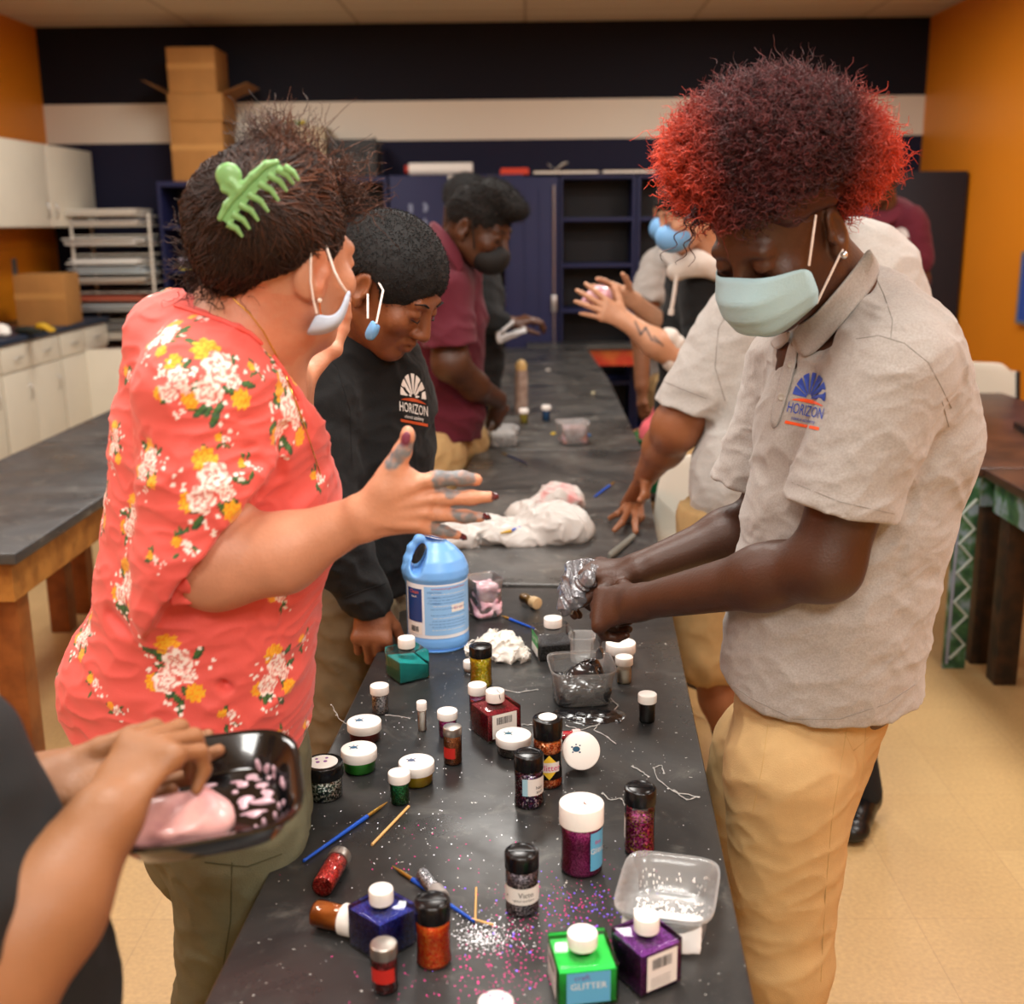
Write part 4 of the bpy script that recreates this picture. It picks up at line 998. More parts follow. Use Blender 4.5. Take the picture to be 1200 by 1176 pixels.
b = MB(); arc_label(b, rb+.0004, zb*.3, zb*.72, -1.9, -1.15); b.build('label', M_label, t)
t, r, h, rb, zb = shaker('glitter_bottle', 'bottle of silver purple glitter with black cap and white script label', 612, 40, 1077, 986, G('silver_purple', '#6a6470', '#9c95a4', '#4a4552', '#d0c8da', scale=520), M_capb, .96, capfrac=.24, bodyfrac=.97)
b = MB(); arc_label(b, rb+.0004, zb*.3, zb*.66, -1.5, 1.5); b.build('label', M_label, t)
lettering('Victo', rb*.46, M_ink, t, rb+.0009, zb*.52, .25); lettering('- glitter and flakes -', rb*.2, M_ink, t, rb+.0009, zb*.4, .15)
b = MB(); b.add(bendv([(-.001, -.001), (.001, -.001), (.0014, .0012), (-.0012, .0012)], rb+.0008, zb*.46, -1.0), [(0, 1, 2, 3)]); b.build('label_dot', M_ink, t)
shaker('glitter_bottle', 'bottle of neon orange glitter with black cap at the front of the table', 509, 42, 1139, 1042, G('neon_orange', '#ff4a10', '#ff7420', '#f43c08', '#ffb04a', scale=900, metal=.4), M_capb, .97, capfrac=.27, bodyfrac=.98)
# lying bottles
def lying(fn, name, label, pa, pb, rpx, r_scale=1, **kw):
    """axis base->cap along two table pixels"""
    a = PZ(*pa); b = PZ(*pb); zc = (CR.transposed() @ (a-CAM)).z*-1; r = rpx*zc/F
    d = b-a; h = d.length
    t = fn(name, label, 0, 0, 0, 0, world=(V((0, 0, 0)), r, h), **kw)[0]
    t.rotation_euler = (frameM((0, 0, 0), (0, 0, 1), z=(1, 0, 0)) and frameM((0, 0, 0), V((-d.y, d.x, 0)), z=d)).to_euler()
    t.location = a+V((0, 0, r)); return t
lying(vial, 'glitter_vial', 'vial of metallic red glitter lying on its side by the blue brush', (378, 1052), (400, 1014), 14, fill=G('metallic_red', '#a81418', '#d82a28', '#7c0c10', '#f06a5a', scale=600), capm=M_silv, fillfrac=.97, capfrac=.2, bodyfrac=.96)
lying(vial, 'glitter_vial', 'vial of orange powder lying on its side against the blue bottle', (370, 1085), (418, 1096), 18, fill=mat('orange_powder', '#b8641e', .6, var=.25, vscale=60), fillfrac=.95, capfrac=.3, bodyfrac=.88)
lying(vial, 'glitter_vial', 'small silver glitter vial lying behind the neon orange bottle', (494, 1032), (518, 1062), 10, fill=MATS['silver_glitter'], capm=mat('grey_cap', '#8f8a86', .4), fillfrac=.97, capfrac=.3, bodyfrac=.85)
lying(vial, 'glitter_vial', 'amber vial lying on its side right of the clear pink tub', (612, 706), (630, 714), 7, fill=mat('amber_powder', '#8a6a3a', .6, var=.3, vscale=80), capm=mat('tan_cap', '#b59a72', .4), fillfrac=.95, capfrac=.3)
lying(vial, 'paint_tube', 'small red and white tube lying behind the tilted jar', (655, 869), (680, 867), 7, fill=mat('red_paint_fill', '#b51f28', .4), capm=mat('pink_cap', '#dfb5b2', .5), fillfrac=.95, capfrac=.35)
# jar tipped on its side, lid toward the viewer
q = PZ(672, 906); zc = (CR.transposed() @ (q-CAM)).z*-1; r = 22*zc/F; 
t, _, _ = jar('glitter_jar', 'jar tipped on its side showing its round printed white lid', 0, 0, 0, 0, G('pale_glitter', '#a39c94', '#c2bcb4', '#7f7972'), world=(V((0, 0, 0)), r, .038), ink='#24506c')
ax = V((.28, -.9, .32)).normalized(); t.rotation_euler = frameM((0, 0, 0), V((1, .1, 0)), z=ax).to_euler(); t.location = PZ(679, 909)+V((0, .04, r*.95))
# hairlike glue loop on the tipped jar
# ---------------------------------------------------------------- brushes and sticks
def stickobj(name, label, cat, pa, pb, parts, z=0, group=None):
    """parts: (t0, t1, r0, r1, part name, material) along pa->pb on the table"""
    a = PZ(*pa); b = PZ(*pb); m = (a+b)/2; rmx = max(max(p[2], p[3]) for p in parts); L_ = (b-a).length; d = (b-a).normalized()
    t = thing(name, label, cat, (m.x, m.y, TZ+z), math.atan2(d.y, d.x), group)
    for (t0, t1, r0, r1, n, mm) in parts:
        MB().tube([((-.5+t0)*L_, 0, rmx), ((-.5+(t0*.67+t1*.33))*L_, 0, rmx), ((-.5+(t0*.33+t1*.67))*L_, 0, rmx), ((-.5+t1)*L_, 0, rmx)], [r0, r0*.67+r1*.33, r0*.33+r1*.67, r1], 10).build(n, mm, t)
    return t
M_bh = mat('blue_lacquer', '#1f52b8', .25); M_brass = mat('brass', '#c09a4a', .35, metal=.9); M_hair = mat('brown_bristle', '#8a6426', .8); M_db = mat('dark_blue_lacquer', '#1a2450', .3)
M_stick = mat('pale_birch', '#d8aa6a', .6)
def brush(label, pa, pb, hm, k=1, z=0):
    stickobj('paint_brush', label, 'brush', pa, pb, [(0, .1, .0008*k, .0024*k, 'bristles', M_hair), (.1, .26, .0026*k, .0028*k, 'ferrule', M_brass), (.26, 1, .0034*k, .0022*k, 'handle', hm)], z)
brush('blue handled paint brush lying left of the wooden stick', (454, 942), (356, 1011), M_bh)
brush('blue handled paint brush under the silver vial and behind the neon orange bottle', (460, 1017), (556, 1082), M_bh)
brush('dark blue paint brush behind the crumpled tissue', (588, 723), (626, 738), M_bh)
brush('thin dark blue paint brush behind the white plastic bag', (587, 531), (618, 544), M_db)
brush('short blue brush beside the spread hand on the table', (720, 566), (697, 583), M_bh, 1.3)
stickobj('wooden_stick', 'pale wooden stick lying right of the longer blue brush', 'stick', (479, 946), (436, 991), [(0, 1, .0021, .0021, 'rod', M_stick)])
stickobj('toothpick', 'pale toothpick pointing away from the viewer by the neon orange bottle', 'toothpick', (558, 1041), (557, 1081), [(0, 1, .0014, .0016, 'rod', M_stick)])
stickobj('toothpick', 'pale toothpick pointing right, crossing the end of the blue brush', 'toothpick', (553, 1080), (578, 1087), [(0, 1, .0014, .0016, 'rod', M_stick)], .003)
stickobj('foam_brush', 'grey handled tool lying near the spread hand at the table edge', 'tool', (714, 656), (742, 632), [(0, .12, .006, .0095, 'tip', mat('grey_rubber', '#6b6a62', .6)), (.12, 1, .0095, .0085, 'handle', mat('grey_rubber', '#6b6a62', .6))])
# ---------------------------------------------------------------- tubs of slime
def tub(name, label, px, w, pyb, pyt, rz, m=None, wall=.0012, cat='tub', taper=.8, sq=5, ratio=1, h=None):
    loc, r, hh = place(px, w, pyb, pyt); h = h or hh
    t = thing(name, label, cat, loc, facing(loc)+rz); r = r/(abs(math.cos(rz))+abs(math.sin(rz)))*1.04
    S_ = Matrix.Diagonal((1, ratio, 1, 1))
    b = MB(); b.lathe([(0, .001), (r*taper*.93, .001), (r*taper, .004), (r*(taper*.5+.47), h*.6), (r*.96, h-.004), (r*1.0, h-.003), (r*1.0, h), (r*.955, h), (r*.94, h-.005), (r*(taper*.5+.44), h*.6), (r*taper*.96, .006), (r*taper*.88, .0035), (0, .0035)], 64, S_, True, sq)
    b.build('tub_wall', m or M_tubc, t); return t, r, h
def slime_in(t, r, h, taper, lvl, m, seed=0, ratio=1, amp=.004, lump=()):
    S = SD(.02); R = r*(taper*.5+.40)
    S.box((0, 0, h*lvl/2+.003), (R, R*ratio, h*lvl/2), None, min(.01, h*lvl*.4))
    for (x, y, z, q) in lump: S.ell((x*r, y*r, z*h), (q*r, q*r*.8, q*r*.7))
    o = sobj('slime', S, .003, m, None, disp=lambda p: amp*fnoise(p, 22, seed)); o.parent = t; return o
M_pinks = mat('pink_slime', '#c98a9c', .25, col2='#e6c4cc', vscale=40, bump=.2, bscale=120, coat=.5)
M_blks = mat('black_slime', '#17171a', .12, bump=.2, bscale=60, coat=.6)
t, r, h = tub('slime_tub', 'clear tub smeared with pink slime behind the blue jug', 568, 50, 729, 668, R_(25), M_tubc); slime_in(t, r, h, .8, .8, M_pinks, 1, amp=.006)
t, r, h = tub('slime_tub', 'clear tub of black slime under the hands of the red haired student', 681, 84, 834, 761, R_(8), M_tubc, taper=.82)
slime_in(t, r, h, .82, .5, mat('dark_grey_slime', '#2c2c2e', .2, var=.3, vscale=30, coat=.5), 4, lump=((.25, .1, .75, .38), (-.1, .3, .6, .3)))
S = SD(.008); S.ell((r*.3, .01, h*.82), (.019, .013, .016)); S.ell((r*.15, .008, h*.7), (.024, .012, .013)); S.ell((r*.5, .004, h*.6), (.012, .012, .02))
tb = t
o = sobj('slime', S, .002, M_blks, None, disp=lambda p: .003*fnoise(p, 30, 9)); o.parent = t
t, r, h = tub('slime_tub', 'far clear tub of grey slime under the hand of the maroon shirt man', 588, 44, 526, 496, R_(12), M_tubp); slime_in(t, r, h, .8, .7, mat('pale_grey_slime', '#a9a5a2', .3, var=.3, vscale=30), 2)
t, r, h = tub('slime_tub', 'far clear tub of brown and lilac slime standing alone', 671, 43, 523, 490, R_(12), M_tubp); slime_in(t, r, h, .8, .75, mat('brown_slime', '#8a5a44', .3, col2='#b9a0a8', vscale=45), 3)
# milky tub, near right
M_tubm = shellmat('milky_tub_plastic', haze=.13, rough=.15)
t, r, h = tub('open_tub', 'open milky plastic tub with white residue at the right table edge', 787, 122, 1118, 991, R_(-6), M_tubm, taper=.80, ratio=1.22, h=.050)
t.location = PZ(787, 1112)+V((.002, r*1.22*.80, 0))
S = SD(.01); S.box((0, -r*.86*1.22, .023), (r*.80, .0022, .021), Matrix.Rotation(R_(-14), 3, 'X'), .002); S.box((0, -r*.4, .0055), (r*.70, r*.55, .0018), None, .0015)
o = sobj('residue', S, .0025, mat('white_residue', '#efeae6', .4), None, disp=lambda p: .003*np.maximum(0, fnoise(p, 18, 5))); o.parent = t
b = MB()
for i in range(110):
    x = rng.uniform(-.72, .72)*r; y = rng.uniform(-.1, .85)*r*rng.random(); a = rng.random()*3
    b.tube([(x, y, .006), (x+.004*math.cos(a), y+.004*math.sin(a), .0065)], .0006+.0012*rng.random(), 5)
for i in range(40):
    x = rng.uniform(-.7, .7)*r; z = rng.uniform(.006, .03); b.ball((x, r*1.22*.80+z*.16-.003, z), (.0012, .001, .0025), 5)
b.build('splatter', mat('white_residue', '#efeae6', .4), t)
# small clear cup behind the hands
t, r, h = tub('clear_cup', 'small clear plastic cup right of the charcoal glitter bottle', 682, 30, 779, 738, 0, M_tubp, taper=.85, sq=4)
# ---------------------------------------------------------------- blue jug
loc, r, h = place(514, 75, 767, 612)
t = thing('cleaner_jug', 'light blue gallon jug with handle and printed label near the fist', 'jug', loc, facing(loc))
M_jug = mat('light_blue_plastic', '#6fa8e6', .32, sss=.0)
H = h
S = SD(.012)
S.ecap((0, 0, .012), (0, 0, H*.6), (r*.99, r*.92), (r*.99, r*.92), (1, 0, 0))
S.fn(lambda p: p[:, 2]*-1+.0, 'i', .006)
# shoulder: cone to neck
def jugf(p):
    z = np.clip(p[:, 2]/H, 0, 1.0)
    rad = np.interp(z, [0, .02, .05, .1, .12, .60, .64, .70, .78, .86, .91, .93, .97], [r*.86, r*.93, r*.97, r*.97, r*.955, r*.955, r*1.0, r*.98, r*.86, r*.6, r*.36, r*.3, r*.28]).astype(np.float32)
    d = np.sqrt(p[:, 0]**2+(p[:, 1]*1.06)**2)-rad
    return np.maximum(d*.75, np.maximum(-p[:, 2]+.001, p[:, 2]-H*.955))
S = SD(.01); S._add(jugf, (-r*1.1, -r*1.1, 0), (r*1.1, r*1.1, H), 'u', 0)
# handle on the left with a hole
S.chain([(-r*.2, 0, H*.93), (-r*.50, 0, H*.935), (-r*.74, 0, H*.86), (-r*.86, 0, H*.77), (-r*.90, 0, H*.68), (-r*.86, 0, H*.62)], [.009, .0095, .0085, .0085, .010, .012], 'u', .008)
for (x, z, q) in ((-.40, .865, .0085), (-.47, .82, .0115), (-.54, .775, .0125), (-.60, .73, .0115), (-.63, .70, .008)):
    S.ecap((r*x, -r*1.2, H*z), (r*x, r*1.2, H*z), (q, q), (q, q), (1, 0, 0), 's', .005)
o = sobj('jug_body', S, .0025, M_jug, None); o.parent = t
b = MB(); ribbed(b, r*.34, H*.945, H*1.02, 40); b.build('screw_cap', mat('white_blue_cap', '#2f64c0', .4), t)
b = MB()
for i in range(3): b.tube([(r*.345*math.cos(a), r*.345*math.sin(a), H*(.96+.02*i)+.003*math.sin(a*2)) for a in np.linspace(0, 2*PI, 30)], .0008, 4)
b.build('cap_stripe', M_label, t)
rl = r*.955/1.0
def jl(z0, z1, a0, a1, m, name, off=.0006, n=18):
    b = MB(); vs = []
    for i in range(n+1):
        a = a0+(a1-a0)*i/n; R = (rl+off)
        for z in (z0, z1): vs.append((R*math.sin(a), -R*math.cos(a)/1.06, z*H))
    b.add(vs, [(2*i, 2*i+2, 2*i+3, 2*i+1) for i in range(n)], None, True); return b.build(name, m, t)
jl(.13, .6, -1.25, 1.5, mat('jug_label_white', '#dfe3ea', .4), 'label')
jl(.16, .585, -.42, 1.45, mat('jug_label_blue', '#8cbcea', .4), 'label_panel', .0009)
jl(.27, .56, -1.12, -.5, mat('jug_label_navy', '#173a78', .4), 'label_panel', .0012)
jl(.16, .25, -1.08, -.52, M_label, 'barcode_panel', .0012)
def jtext(txt, size, m, z, a, sx=1, nm='lettering', off=.0016):
    vs, fs = textmesh(txt, size); b = MB()
    b.add([((rl+off)*math.sin(v.x*sx/rl+a), -(rl+off)*math.cos(v.x*sx/rl+a)/1.06, z*H+v.y) for v in vs], fs); return b.build(nm, m, t)
M_red = mat('printed_red_ink', '#b8282c', .5); M_or = mat('printed_orange_ink', '#d8622a', .5)
b = MB(); bb = MB(); barcode(bb, .022, .012); b.add([((rl+.0016)*math.sin(v[0]/rl-.8), -(rl+.0016)*math.cos(v[0]/rl-.8)/1.06, .205*H+v[1]) for v in bb.v], bb.f); b.build('barcode', M_ink, t)
jtext('Clean', .0105, M_or, .53, -.8); jtext('bleach', .006, M_label, .49, -.8); 
jtext('concentrated germicidal bleach', .0062, M_red, .567, .42)
jtext('DIRECTIONS:', .0052, M_inkb, .535, -.08); jtext('LAUNDRY:', .0052, M_inkb, .49, -.12); jtext('CLEANING:', .0052, M_inkb, .44, -.1)
for i in range(13):
    if i in (6,): continue
    jtext(random.Random(i).choice(['pour one cup into water and stir well before use', 'wash rinse and let stand for five minutes', 'keep out of reach of children and pets always', 'do not mix with other household products']), .0044, M_inkb if i % 4 else M_label, .52-.026*i, .42)
jl(.355, .42, .46, .98, M_label, 'label_box', .0013); jtext('81 oz', .010, mat('pink_ink', '#c87a90', .5), .388, .72)
MB().lathe([(r*.90, 0.0005), (r*.93, .004), (r*.9, .004)], 40).build('foot_ring', M_jug, t)
# ---------------------------------------------------------------- spray can, far
loc, r, h = place(611, 15, 484, 420)
t = thing('spray_can', 'tall tan aerosol can with pale gold cap on the far table', 'can', loc, facing(loc))
MB().lathe([(0, 0), (r*.95, 0), (r, .004), (r, h*.76), (r*.75, h*.82), (r*.7, h*.83)], 24).build('can_body', mat('tan_print', '#b5a294', .4, col2='#8d7a70', vscale=30), t)
MB().lathe([(0, h*.8), (r*.85, h*.8), (r*.88, h*.9), (r*.6, h*.97), (0, h)], 24).build('cap', mat('pale_gold', '#d8b878', .35), t)
# ---------------------------------------------------------------- plastic bag, tissue
def at(px, py, z=TZ): return PZ(px, py, z)
c = at(655, 640); c2 = at(575, 640)
S = SD(.05)
S.ell(at(652, 632)+V((0, .02, .035)), (.088, .085, .062)); S.ell(at(655, 610)+V((0, .03, .05)), (.07, .06, .05))
S.ell(at(600, 632)+V((0, .0, .016)), (.10, .075, .03)); S.ell(at(556, 625)+V((0, 0, .014)), (.085, .085, .026)); S.ell(at(536, 640)+V((0, .02, .012)), (.05, .05, .02))
S.ell(at(620, 618)+V((0, 0, .04)), (.03, .04, .03)); S.ell(at(610, 612)+V((0, 0, .03)), (.04, .03, .02)); S.ell(at(683, 632)+V((0, 0, .02)), (.03, .03, .02))
def bagd(p):
    w = p+.02*np.stack([fnoise(p, 4, 11), fnoise(p, 4, 12), fnoise(p, 4, 13)], -1)
    c_ = np.array(at(655, 625)); big = np.clip(1-np.linalg.norm((p-c_)*np.array([1, .7, 1]), axis=1)/.13, 0, 1)
    k = 1-.5*np.clip(big*2, 0, 1)
    return k*(-.012*(1-np.abs(fnoise(w, 5, 21)))**3)-.006*(1-np.abs(fnoise(w*np.array([1, 1, .5]), 9, 22)))**4-.0015*(1-np.abs(fnoise(w, 24, 23)))**4+.004
S.plane((0, 0, TZ+.001), (0, 0, -1), 'i', .002)
bc = at(655, 612)+V((0, .0, .08))
def bagc(v):
    n = fnoise(v, 12, 5)+.5*fnoise(v, 30, 6); m = np.clip(1-np.linalg.norm((v-np.array(bc, np.float32))*np.array([.8, .8, .8]), axis=1)/.075, 0, 1)*np.clip(n*1.4+.35, 0, 1)
    a = np.array(lin('#bdbab6')[:3]); b_ = np.array(lin('#d98080')[:3]); return a+(b_-a)*np.clip(m*1.3, 0, .85)[:, None]
o = sobj('plastic_bag', S, .004, mat('thin_white_bag_film', '#bdbab6', .35, attr=True, bump=.15, bscale=30, sss=0), None, disp=bagd, colf=bagc); tag(o, 'crumpled white plastic bag with pink stains lying on the second table', 'bag')
# brush resting on the bag
a = at(587, 641)+V((0, 0, .04)); b = at(607, 637)+V((0, 0, .042))
t = thing('paint_brush', 'short brush with yellow tip and blue handle lying on the white bag', 'brush', (a.x, a.y, a.z))
MB().tube([(0, 0, 0), (b-a)*.6], [.0025, .005], 8).build('bristles', mat('yellow_bristle', '#c9a23a', .7), t)
MB().tube([(b-a)*.6, (b-a)*1.15+V((0, .006, .004))], [.004, .002], 8).build('handle', M_bh, t)
S = SD(.012); q = at(583, 770)
def crumple(p):
    w = p+.012*np.stack([fnoise(p, 16, 41), fnoise(p, 16, 42), fnoise(p, 16, 43)], -1)
    return -.013*(1-np.abs(fnoise(w, 17, 44)))**2-.006*(1-np.abs(fnoise(w, 38, 45)))**2+.008
S.ell(q+V((.004, .01, .018)), (.045, .034, .02)); S.ell(q+V((-.03, .01, .012)), (.03, .022, .012)); S.ell(q+V((.0, .03, .022)), (.035, .025, .02)); S.ell(q+V((.03, -.015, .01)), (.03, .02, .011))
S.plane((0, 0, TZ+.0005), (0, 0, -1), 'i', .001)
o = sobj('tissue', S, .002, mat('soft_tissue', '#dcd7cf', .9), None, disp=crumple, relax=1); tag(o, 'crumpled white tissue behind the yellow glitter bottle', 'tissue')
# scraps
for (px, py, lab, c, s_) in ((642, 434, 'small pale scrap on the farthest work table', '#cfcac0', .03), (695, 461, 'small yellowish crumb near the right edge of the third table', '#d8cfa8', .022), (648, 509, 'small yellow sponge chip left of the brown slime tub', '#d8b83a', .02), (690, 511, 'small blue chip right of the brown slime tub', '#3a72b0', .016), (566, 399, 'white paper scrap left of the taupe chair', '#e6e2cf', .05), (628, 397, 'white paper scrap right of the taupe chair', '#e6e2cf', .06), (673, 693, 'tiny black smear right of the amber vial', '#101010', .006)):
    q = PZ(px, py); S = SD(.004); S.box((0, 0, .004), (s_/2, s_/3, .004), None, .003); S.ell((s_*.2, 0, .006), (s_*.25, s_*.2, .005))
    o = sobj('scrap', S, .002 if s_ < .03 else .004, mat('scrap'+c.strip('#'), c, .7), None, disp=lambda p: .0015*fnoise(p, 40, 3)); o.location = (q.x, q.y, TZ-.0005); tag(o, lab, 'scrap')
# ---------------------------------------------------------------- spilled glitter and dried glue (stuff)
def flakes(name, label, spots, m, size=.0011):
    b = MB()
    for (px, py, sx, sy, n) in spots:
        for _ in range(n):
            q = PZ(px+rng.normal()*sx, py+rng.normal()*sy); s_ = size*(.5+rng.random())
            if not inA(q): continue
            a = rng.random()*6.28; b.add([(q.x+s_*math.cos(a+k*PI/3), q.y+s_*math.sin(a+k*PI/3), TZ+.0006+.0004*math.sin(a+k)) for k in range(6)], [(0, 1, 2, 3, 4, 5)])
    return tag(b.build(name, m), label, 'glitter', kind='stuff')
Ai = tabA.matrix_world
def inA(q):
    d = q-V((nrA.x, nrA.y, TZ)); return d.dot(xA) < -.01 and d.dot(xA) > -.61 and d.dot(yA) > .02
flakes('spilled_glitter', 'pink and magenta glitter spilled between the script label bottle and the green one', [(650, 1070, 40, 26, 260), (600, 1130, 45, 28, 190), (545, 1150, 60, 20, 80), (480, 990, 60, 40, 40)], mat('magenta_flake', '#b01a68', .4, metal=.5), .0008)
flakes('spilled_glitter', 'violet glitter flakes scattered around the front bottles', [(700, 1065, 28, 20, 60), (640, 1080, 60, 40, 60)], mat('violet_flake', '#7a5ae0', .3, metal=.5), .0011)
flakes('spilled_glitter', 'silver glitter dust spilled beside the toothpicks', [(565, 1098, 14, 8, 330), (578, 1090, 26, 14, 170), (470, 990, 60, 50, 60), (560, 960, 120, 110, 130), (700, 880, 70, 60, 80), (470, 860, 60, 50, 60), (600, 800, 60, 60, 50)], mat('silver_flake', '#c8c8cc', .35, metal=.4), .0006)
def strings(label, curves, r=.0009, m=None):
    b = MB()
    for c in curves:
        pts = [PZ(*q)+V((0, 0, .0012)) for q in c]; p2 = []
        for i in range(len(pts)-1):
            for k in range(4): p2.append(pts[i].lerp(pts[i+1], k/4)+V((rng.normal()*.0012, rng.normal()*.0012, 0)))
        p2.append(pts[-1]); b.tube(p2, [r*(.6+.9*rng.random()) for _ in p2], 6)
        for q in pts[::2]: b.ball(q+V((0, 0, -.0006)), (r*2.4, r*2.6, r*1.1), 6)
    return tag(b.build('dried_glue', m or M_glue), label, 'glue', kind='stuff')
M_glue = mat('clear_glue', '#a9a9a6', .1, coat=.5)
strings('dried clear glue strings near the right table edge', [[(741, 898), (752, 905), (760, 910)], [(766, 900), (770, 912), (783, 924), (795, 930), (819, 934)], [(790, 926), (805, 938), (818, 934)], [(766, 900), (776, 897), (778, 906)], [(706, 930), (716, 938), (728, 936), (732, 944)]])
strings('dried glue threads around the black slime tub', [[(702, 849), (696, 856), (712, 864), (722, 872)], [(590, 808), (605, 812), (630, 808)], [(712, 820), (724, 826), (718, 838), (710, 842)], [(700, 800), (725, 828)], [(612, 849), (625, 850), (640, 846)], [(664, 850), (680, 856), (702, 849)]])
strings('dried glue streak near the woman, left of the silver vial', [[(394, 838), (400, 845), (408, 850)], [(452, 838), (470, 840), (480, 842)], [(466, 776), (467, 790)], [(388, 826), (396, 840)]], .0007)
b = MB(); q = at(692, 842)
S = SD(.01); S.ell(q+V((0, 0, -.002)), (.045, .03, .004)); S.ell(at(716, 838)+V((0, 0, -.002)), (.03, .03, .004)); S.ell(at(670, 836)+V((0, 0, -.002)), (.05, .02, .004))
o = sobj('slime_smear', S, .003, M_blks, None, disp=lambda p: .002*fnoise(p, 25, 7)); tag(o, 'wet black slime smear under the black slime tub', 'smear', kind='stuff')
# ---------------------------------------------------------------- people
def skin(name, c, rough=.5, var=.08):
    return mat(name, c, rough, sss=0, var=var, vscale=18, bump=.12, bscale=220, attr=False)
def skin_attr(name, rough=.5):
    return mat(name, '#808080', rough, attr=True, var=.10, vscale=22, bump=.12, bscale=240)
def uv_(v): v = V(v); return v.normalized()
def head(S, c, fwd, up=(0, 0, 1), s=1.0, ears=True, lids=True, k=.012):
    f = uv_(fwd); u = V(up); u = (u-f*u.dot(f)).normalized(); r = f.cross(u)      # r = the person's right
    M = Matrix(((r.x, f.x, u.x), (r.y, f.y, u.y), (r.z, f.z, u.z)))
    c = V(c); L = lambda x, y, z: c+M @ (V((x, y, z))*s)
    S.ell(L(0, -.014, .035), (.075*s, .096*s, .084*s), M, k=.02)
    S.ell(L(0, .028, -.03), (.061*s, .064*s, .086*s), M, k=.03)
    for q in (-1, 1):
        S.cap(L(q*.048, .0, -.058), L(q*.016, .064, -.094), .018*s, .016*s, k=.03)
        S.ell(L(q*.042, .066, -.025), (.022*s, .02*s, .02*s), M, k=.025)
    S.ell(L(0, .07, -.094), (.02*s, .018*s, .016*s), M, k=.02)
    S.cap(L(-.036, .08, .02), L(.036, .08, .02), .011*s, k=.016)
    for q in (-1, 1): S.ell(L(q*.032, .104, .0), (.016*s, .018*s, .012*s), M, 's', .016*s)
    S.cap(L(0, .088, .008), L(0, .108, -.032), .0085*s, .0125*s, k=.012)
    for q in (-1, 1): S.ell(L(q*.0125, .098, -.036), (.0085*s, .012*s, .008*s), M, k=.007)
    S.cap(L(-.02, .086, -.060), L(.0, .095, -.058), .0055*s, .0075*s, k=.008); S.cap(L(.02, .086, -.060), L(.0, .095, -.058), .0055*s, .0075*s, k=.008)
    S.cap(L(-.018, .084, -.069), L(.0, .092, -.071), .0055*s, .0085*s, k=.007); S.cap(L(.018, .084, -.069), L(.0, .092, -.071), .0055*s, .0085*s, k=.007)
    S.cap(L(-.022, .096, -.0645), L(.022, .096, -.0645), .002*s, .002*s, 's', .004)
    for q in (-1, 1):
        S.ell(L(q*.032, .0815, .001), (.0145*s, .0125*s, .0125*s), M, k=.004)
        S.cap(L(q*.020, .0925, -.005), L(q*.045, .0865, -.004), .0016*s, None, 's', .003)
    if ears:
        for q in (-1, 1):
            Me = M @ Matrix.Rotation(q*-.35, 3, 'Z') @ Matrix.Rotation(-.15, 3, 'X')
            S.ell(L(q*.078, -.014, -.008), (.009*s, .0215*s, .034*s), Me, k=.006)
            S.ell(L(q*.088, -.008, -.004), (.0085*s, .012*s, .020*s), Me, 's', .006)
            S.ell(L(q*.078, -.004, -.034), (.007*s, .010*s, .012*s), Me, k=.006)
            S.ell(L(q*.081, .004, -.010), (.006*s, .006*s, .008*s), Me, k=.005)
    return L, M
def hand(S, w, d, n, thumb=1, s=1.0, curl=(20, 20, 20, 20), curl2=None, spread=6, tcurl=25, tout=40, k=.009, taper_w=.026, tl=0):
    """w wrist, d towards fingers, n back-of-hand normal, thumb=+1 if the thumb is on d x n side"""
    w = V(w); d = uv_(d); n = V(n); n = (n-d*n.dot(d)).normalized(); l = d.cross(n)*thumb
    P_ = lambda x, y, z: w+(l*x+d*y+n*z)*s
    S.ecap(P_(0, -.005, 0), P_(.002, .07, 0), (taper_w*s, .018*s), (.038*s, .0145*s), l, k=.02)
    S.cap(P_(.028, .085, .001), P_(-.028, .076, .0), .0125*s, .011*s, k=.014)
    S.cap(P_(.018, .022, -.008), P_(.026, .05, -.008), .017*s, .014*s, k=.014)
    tips = []
    fx = (.029, .0095, -.0095, -.028); fy = (.086, .091, .087, .077)
    fl = ((.043, .026, .021), (.047, .030, .022), (.043, .028, .021), (.034, .021, .019))
    for i in range(4):
        a = 0; sp = R_(spread*(1.5-i)); fd = (d*math.cos(sp)+l*math.sin(sp)).normalized(); p = P_(fx[i], fy[i], .001)
        c3 = (curl[i], (curl2 or curl)[i]*1.15, (curl2 or curl)[i]*.8); rr = (.0098, .0090, .0082, .0068) if i < 3 else (.0085, .0077, .007, .006)
        pts = [p]
        for j in range(3):
            a += R_(c3[j]); p = p+(fd*math.cos(a)-n*math.sin(a))*fl[i][j]*s; pts.append(p)
        S.chain(pts, [x*s for x in rr], k=k*.5); tips.append(pts)
    a = R_(tout); td = (d*math.cos(a)+l*math.sin(a)).normalized(); td = (td-n*(.35+tl)).normalized(); p = P_(.024, .025, -.006); pts = [p]
    ax = None
    for j, L_ in enumerate((.042, .034, .027)):
        q = R_(tcurl*j*.6); dd = (td*math.cos(q)+(d-l*.6-n*.3).normalized()*math.sin(q)).normalized()
        p = p+dd*L_*s; pts.append(p)
    S.chain(pts, [.0135*s, .0115*s, .0098*s, .0078*s], k=k*.6); tips.append(pts)
    return tips
def folds(p, f, A, ax=(1, 1, 3), seed=0, pw=3):
    q = p*np.array(ax, np.float32); v = fnoise(q+.04*np.stack([fnoise(p, 4, seed+1)]*3, -1), f, seed)
    return -A*(1-np.abs(v))**pw+A*.35
def bvh(o):
    me = o.data; M = o.matrix_world if o.parent is None else Matrix.Identity(4)
    return BVHTree.FromPolygons([v.co for v in me.vertices], [tuple(p.vertices) for p in me.polygons])
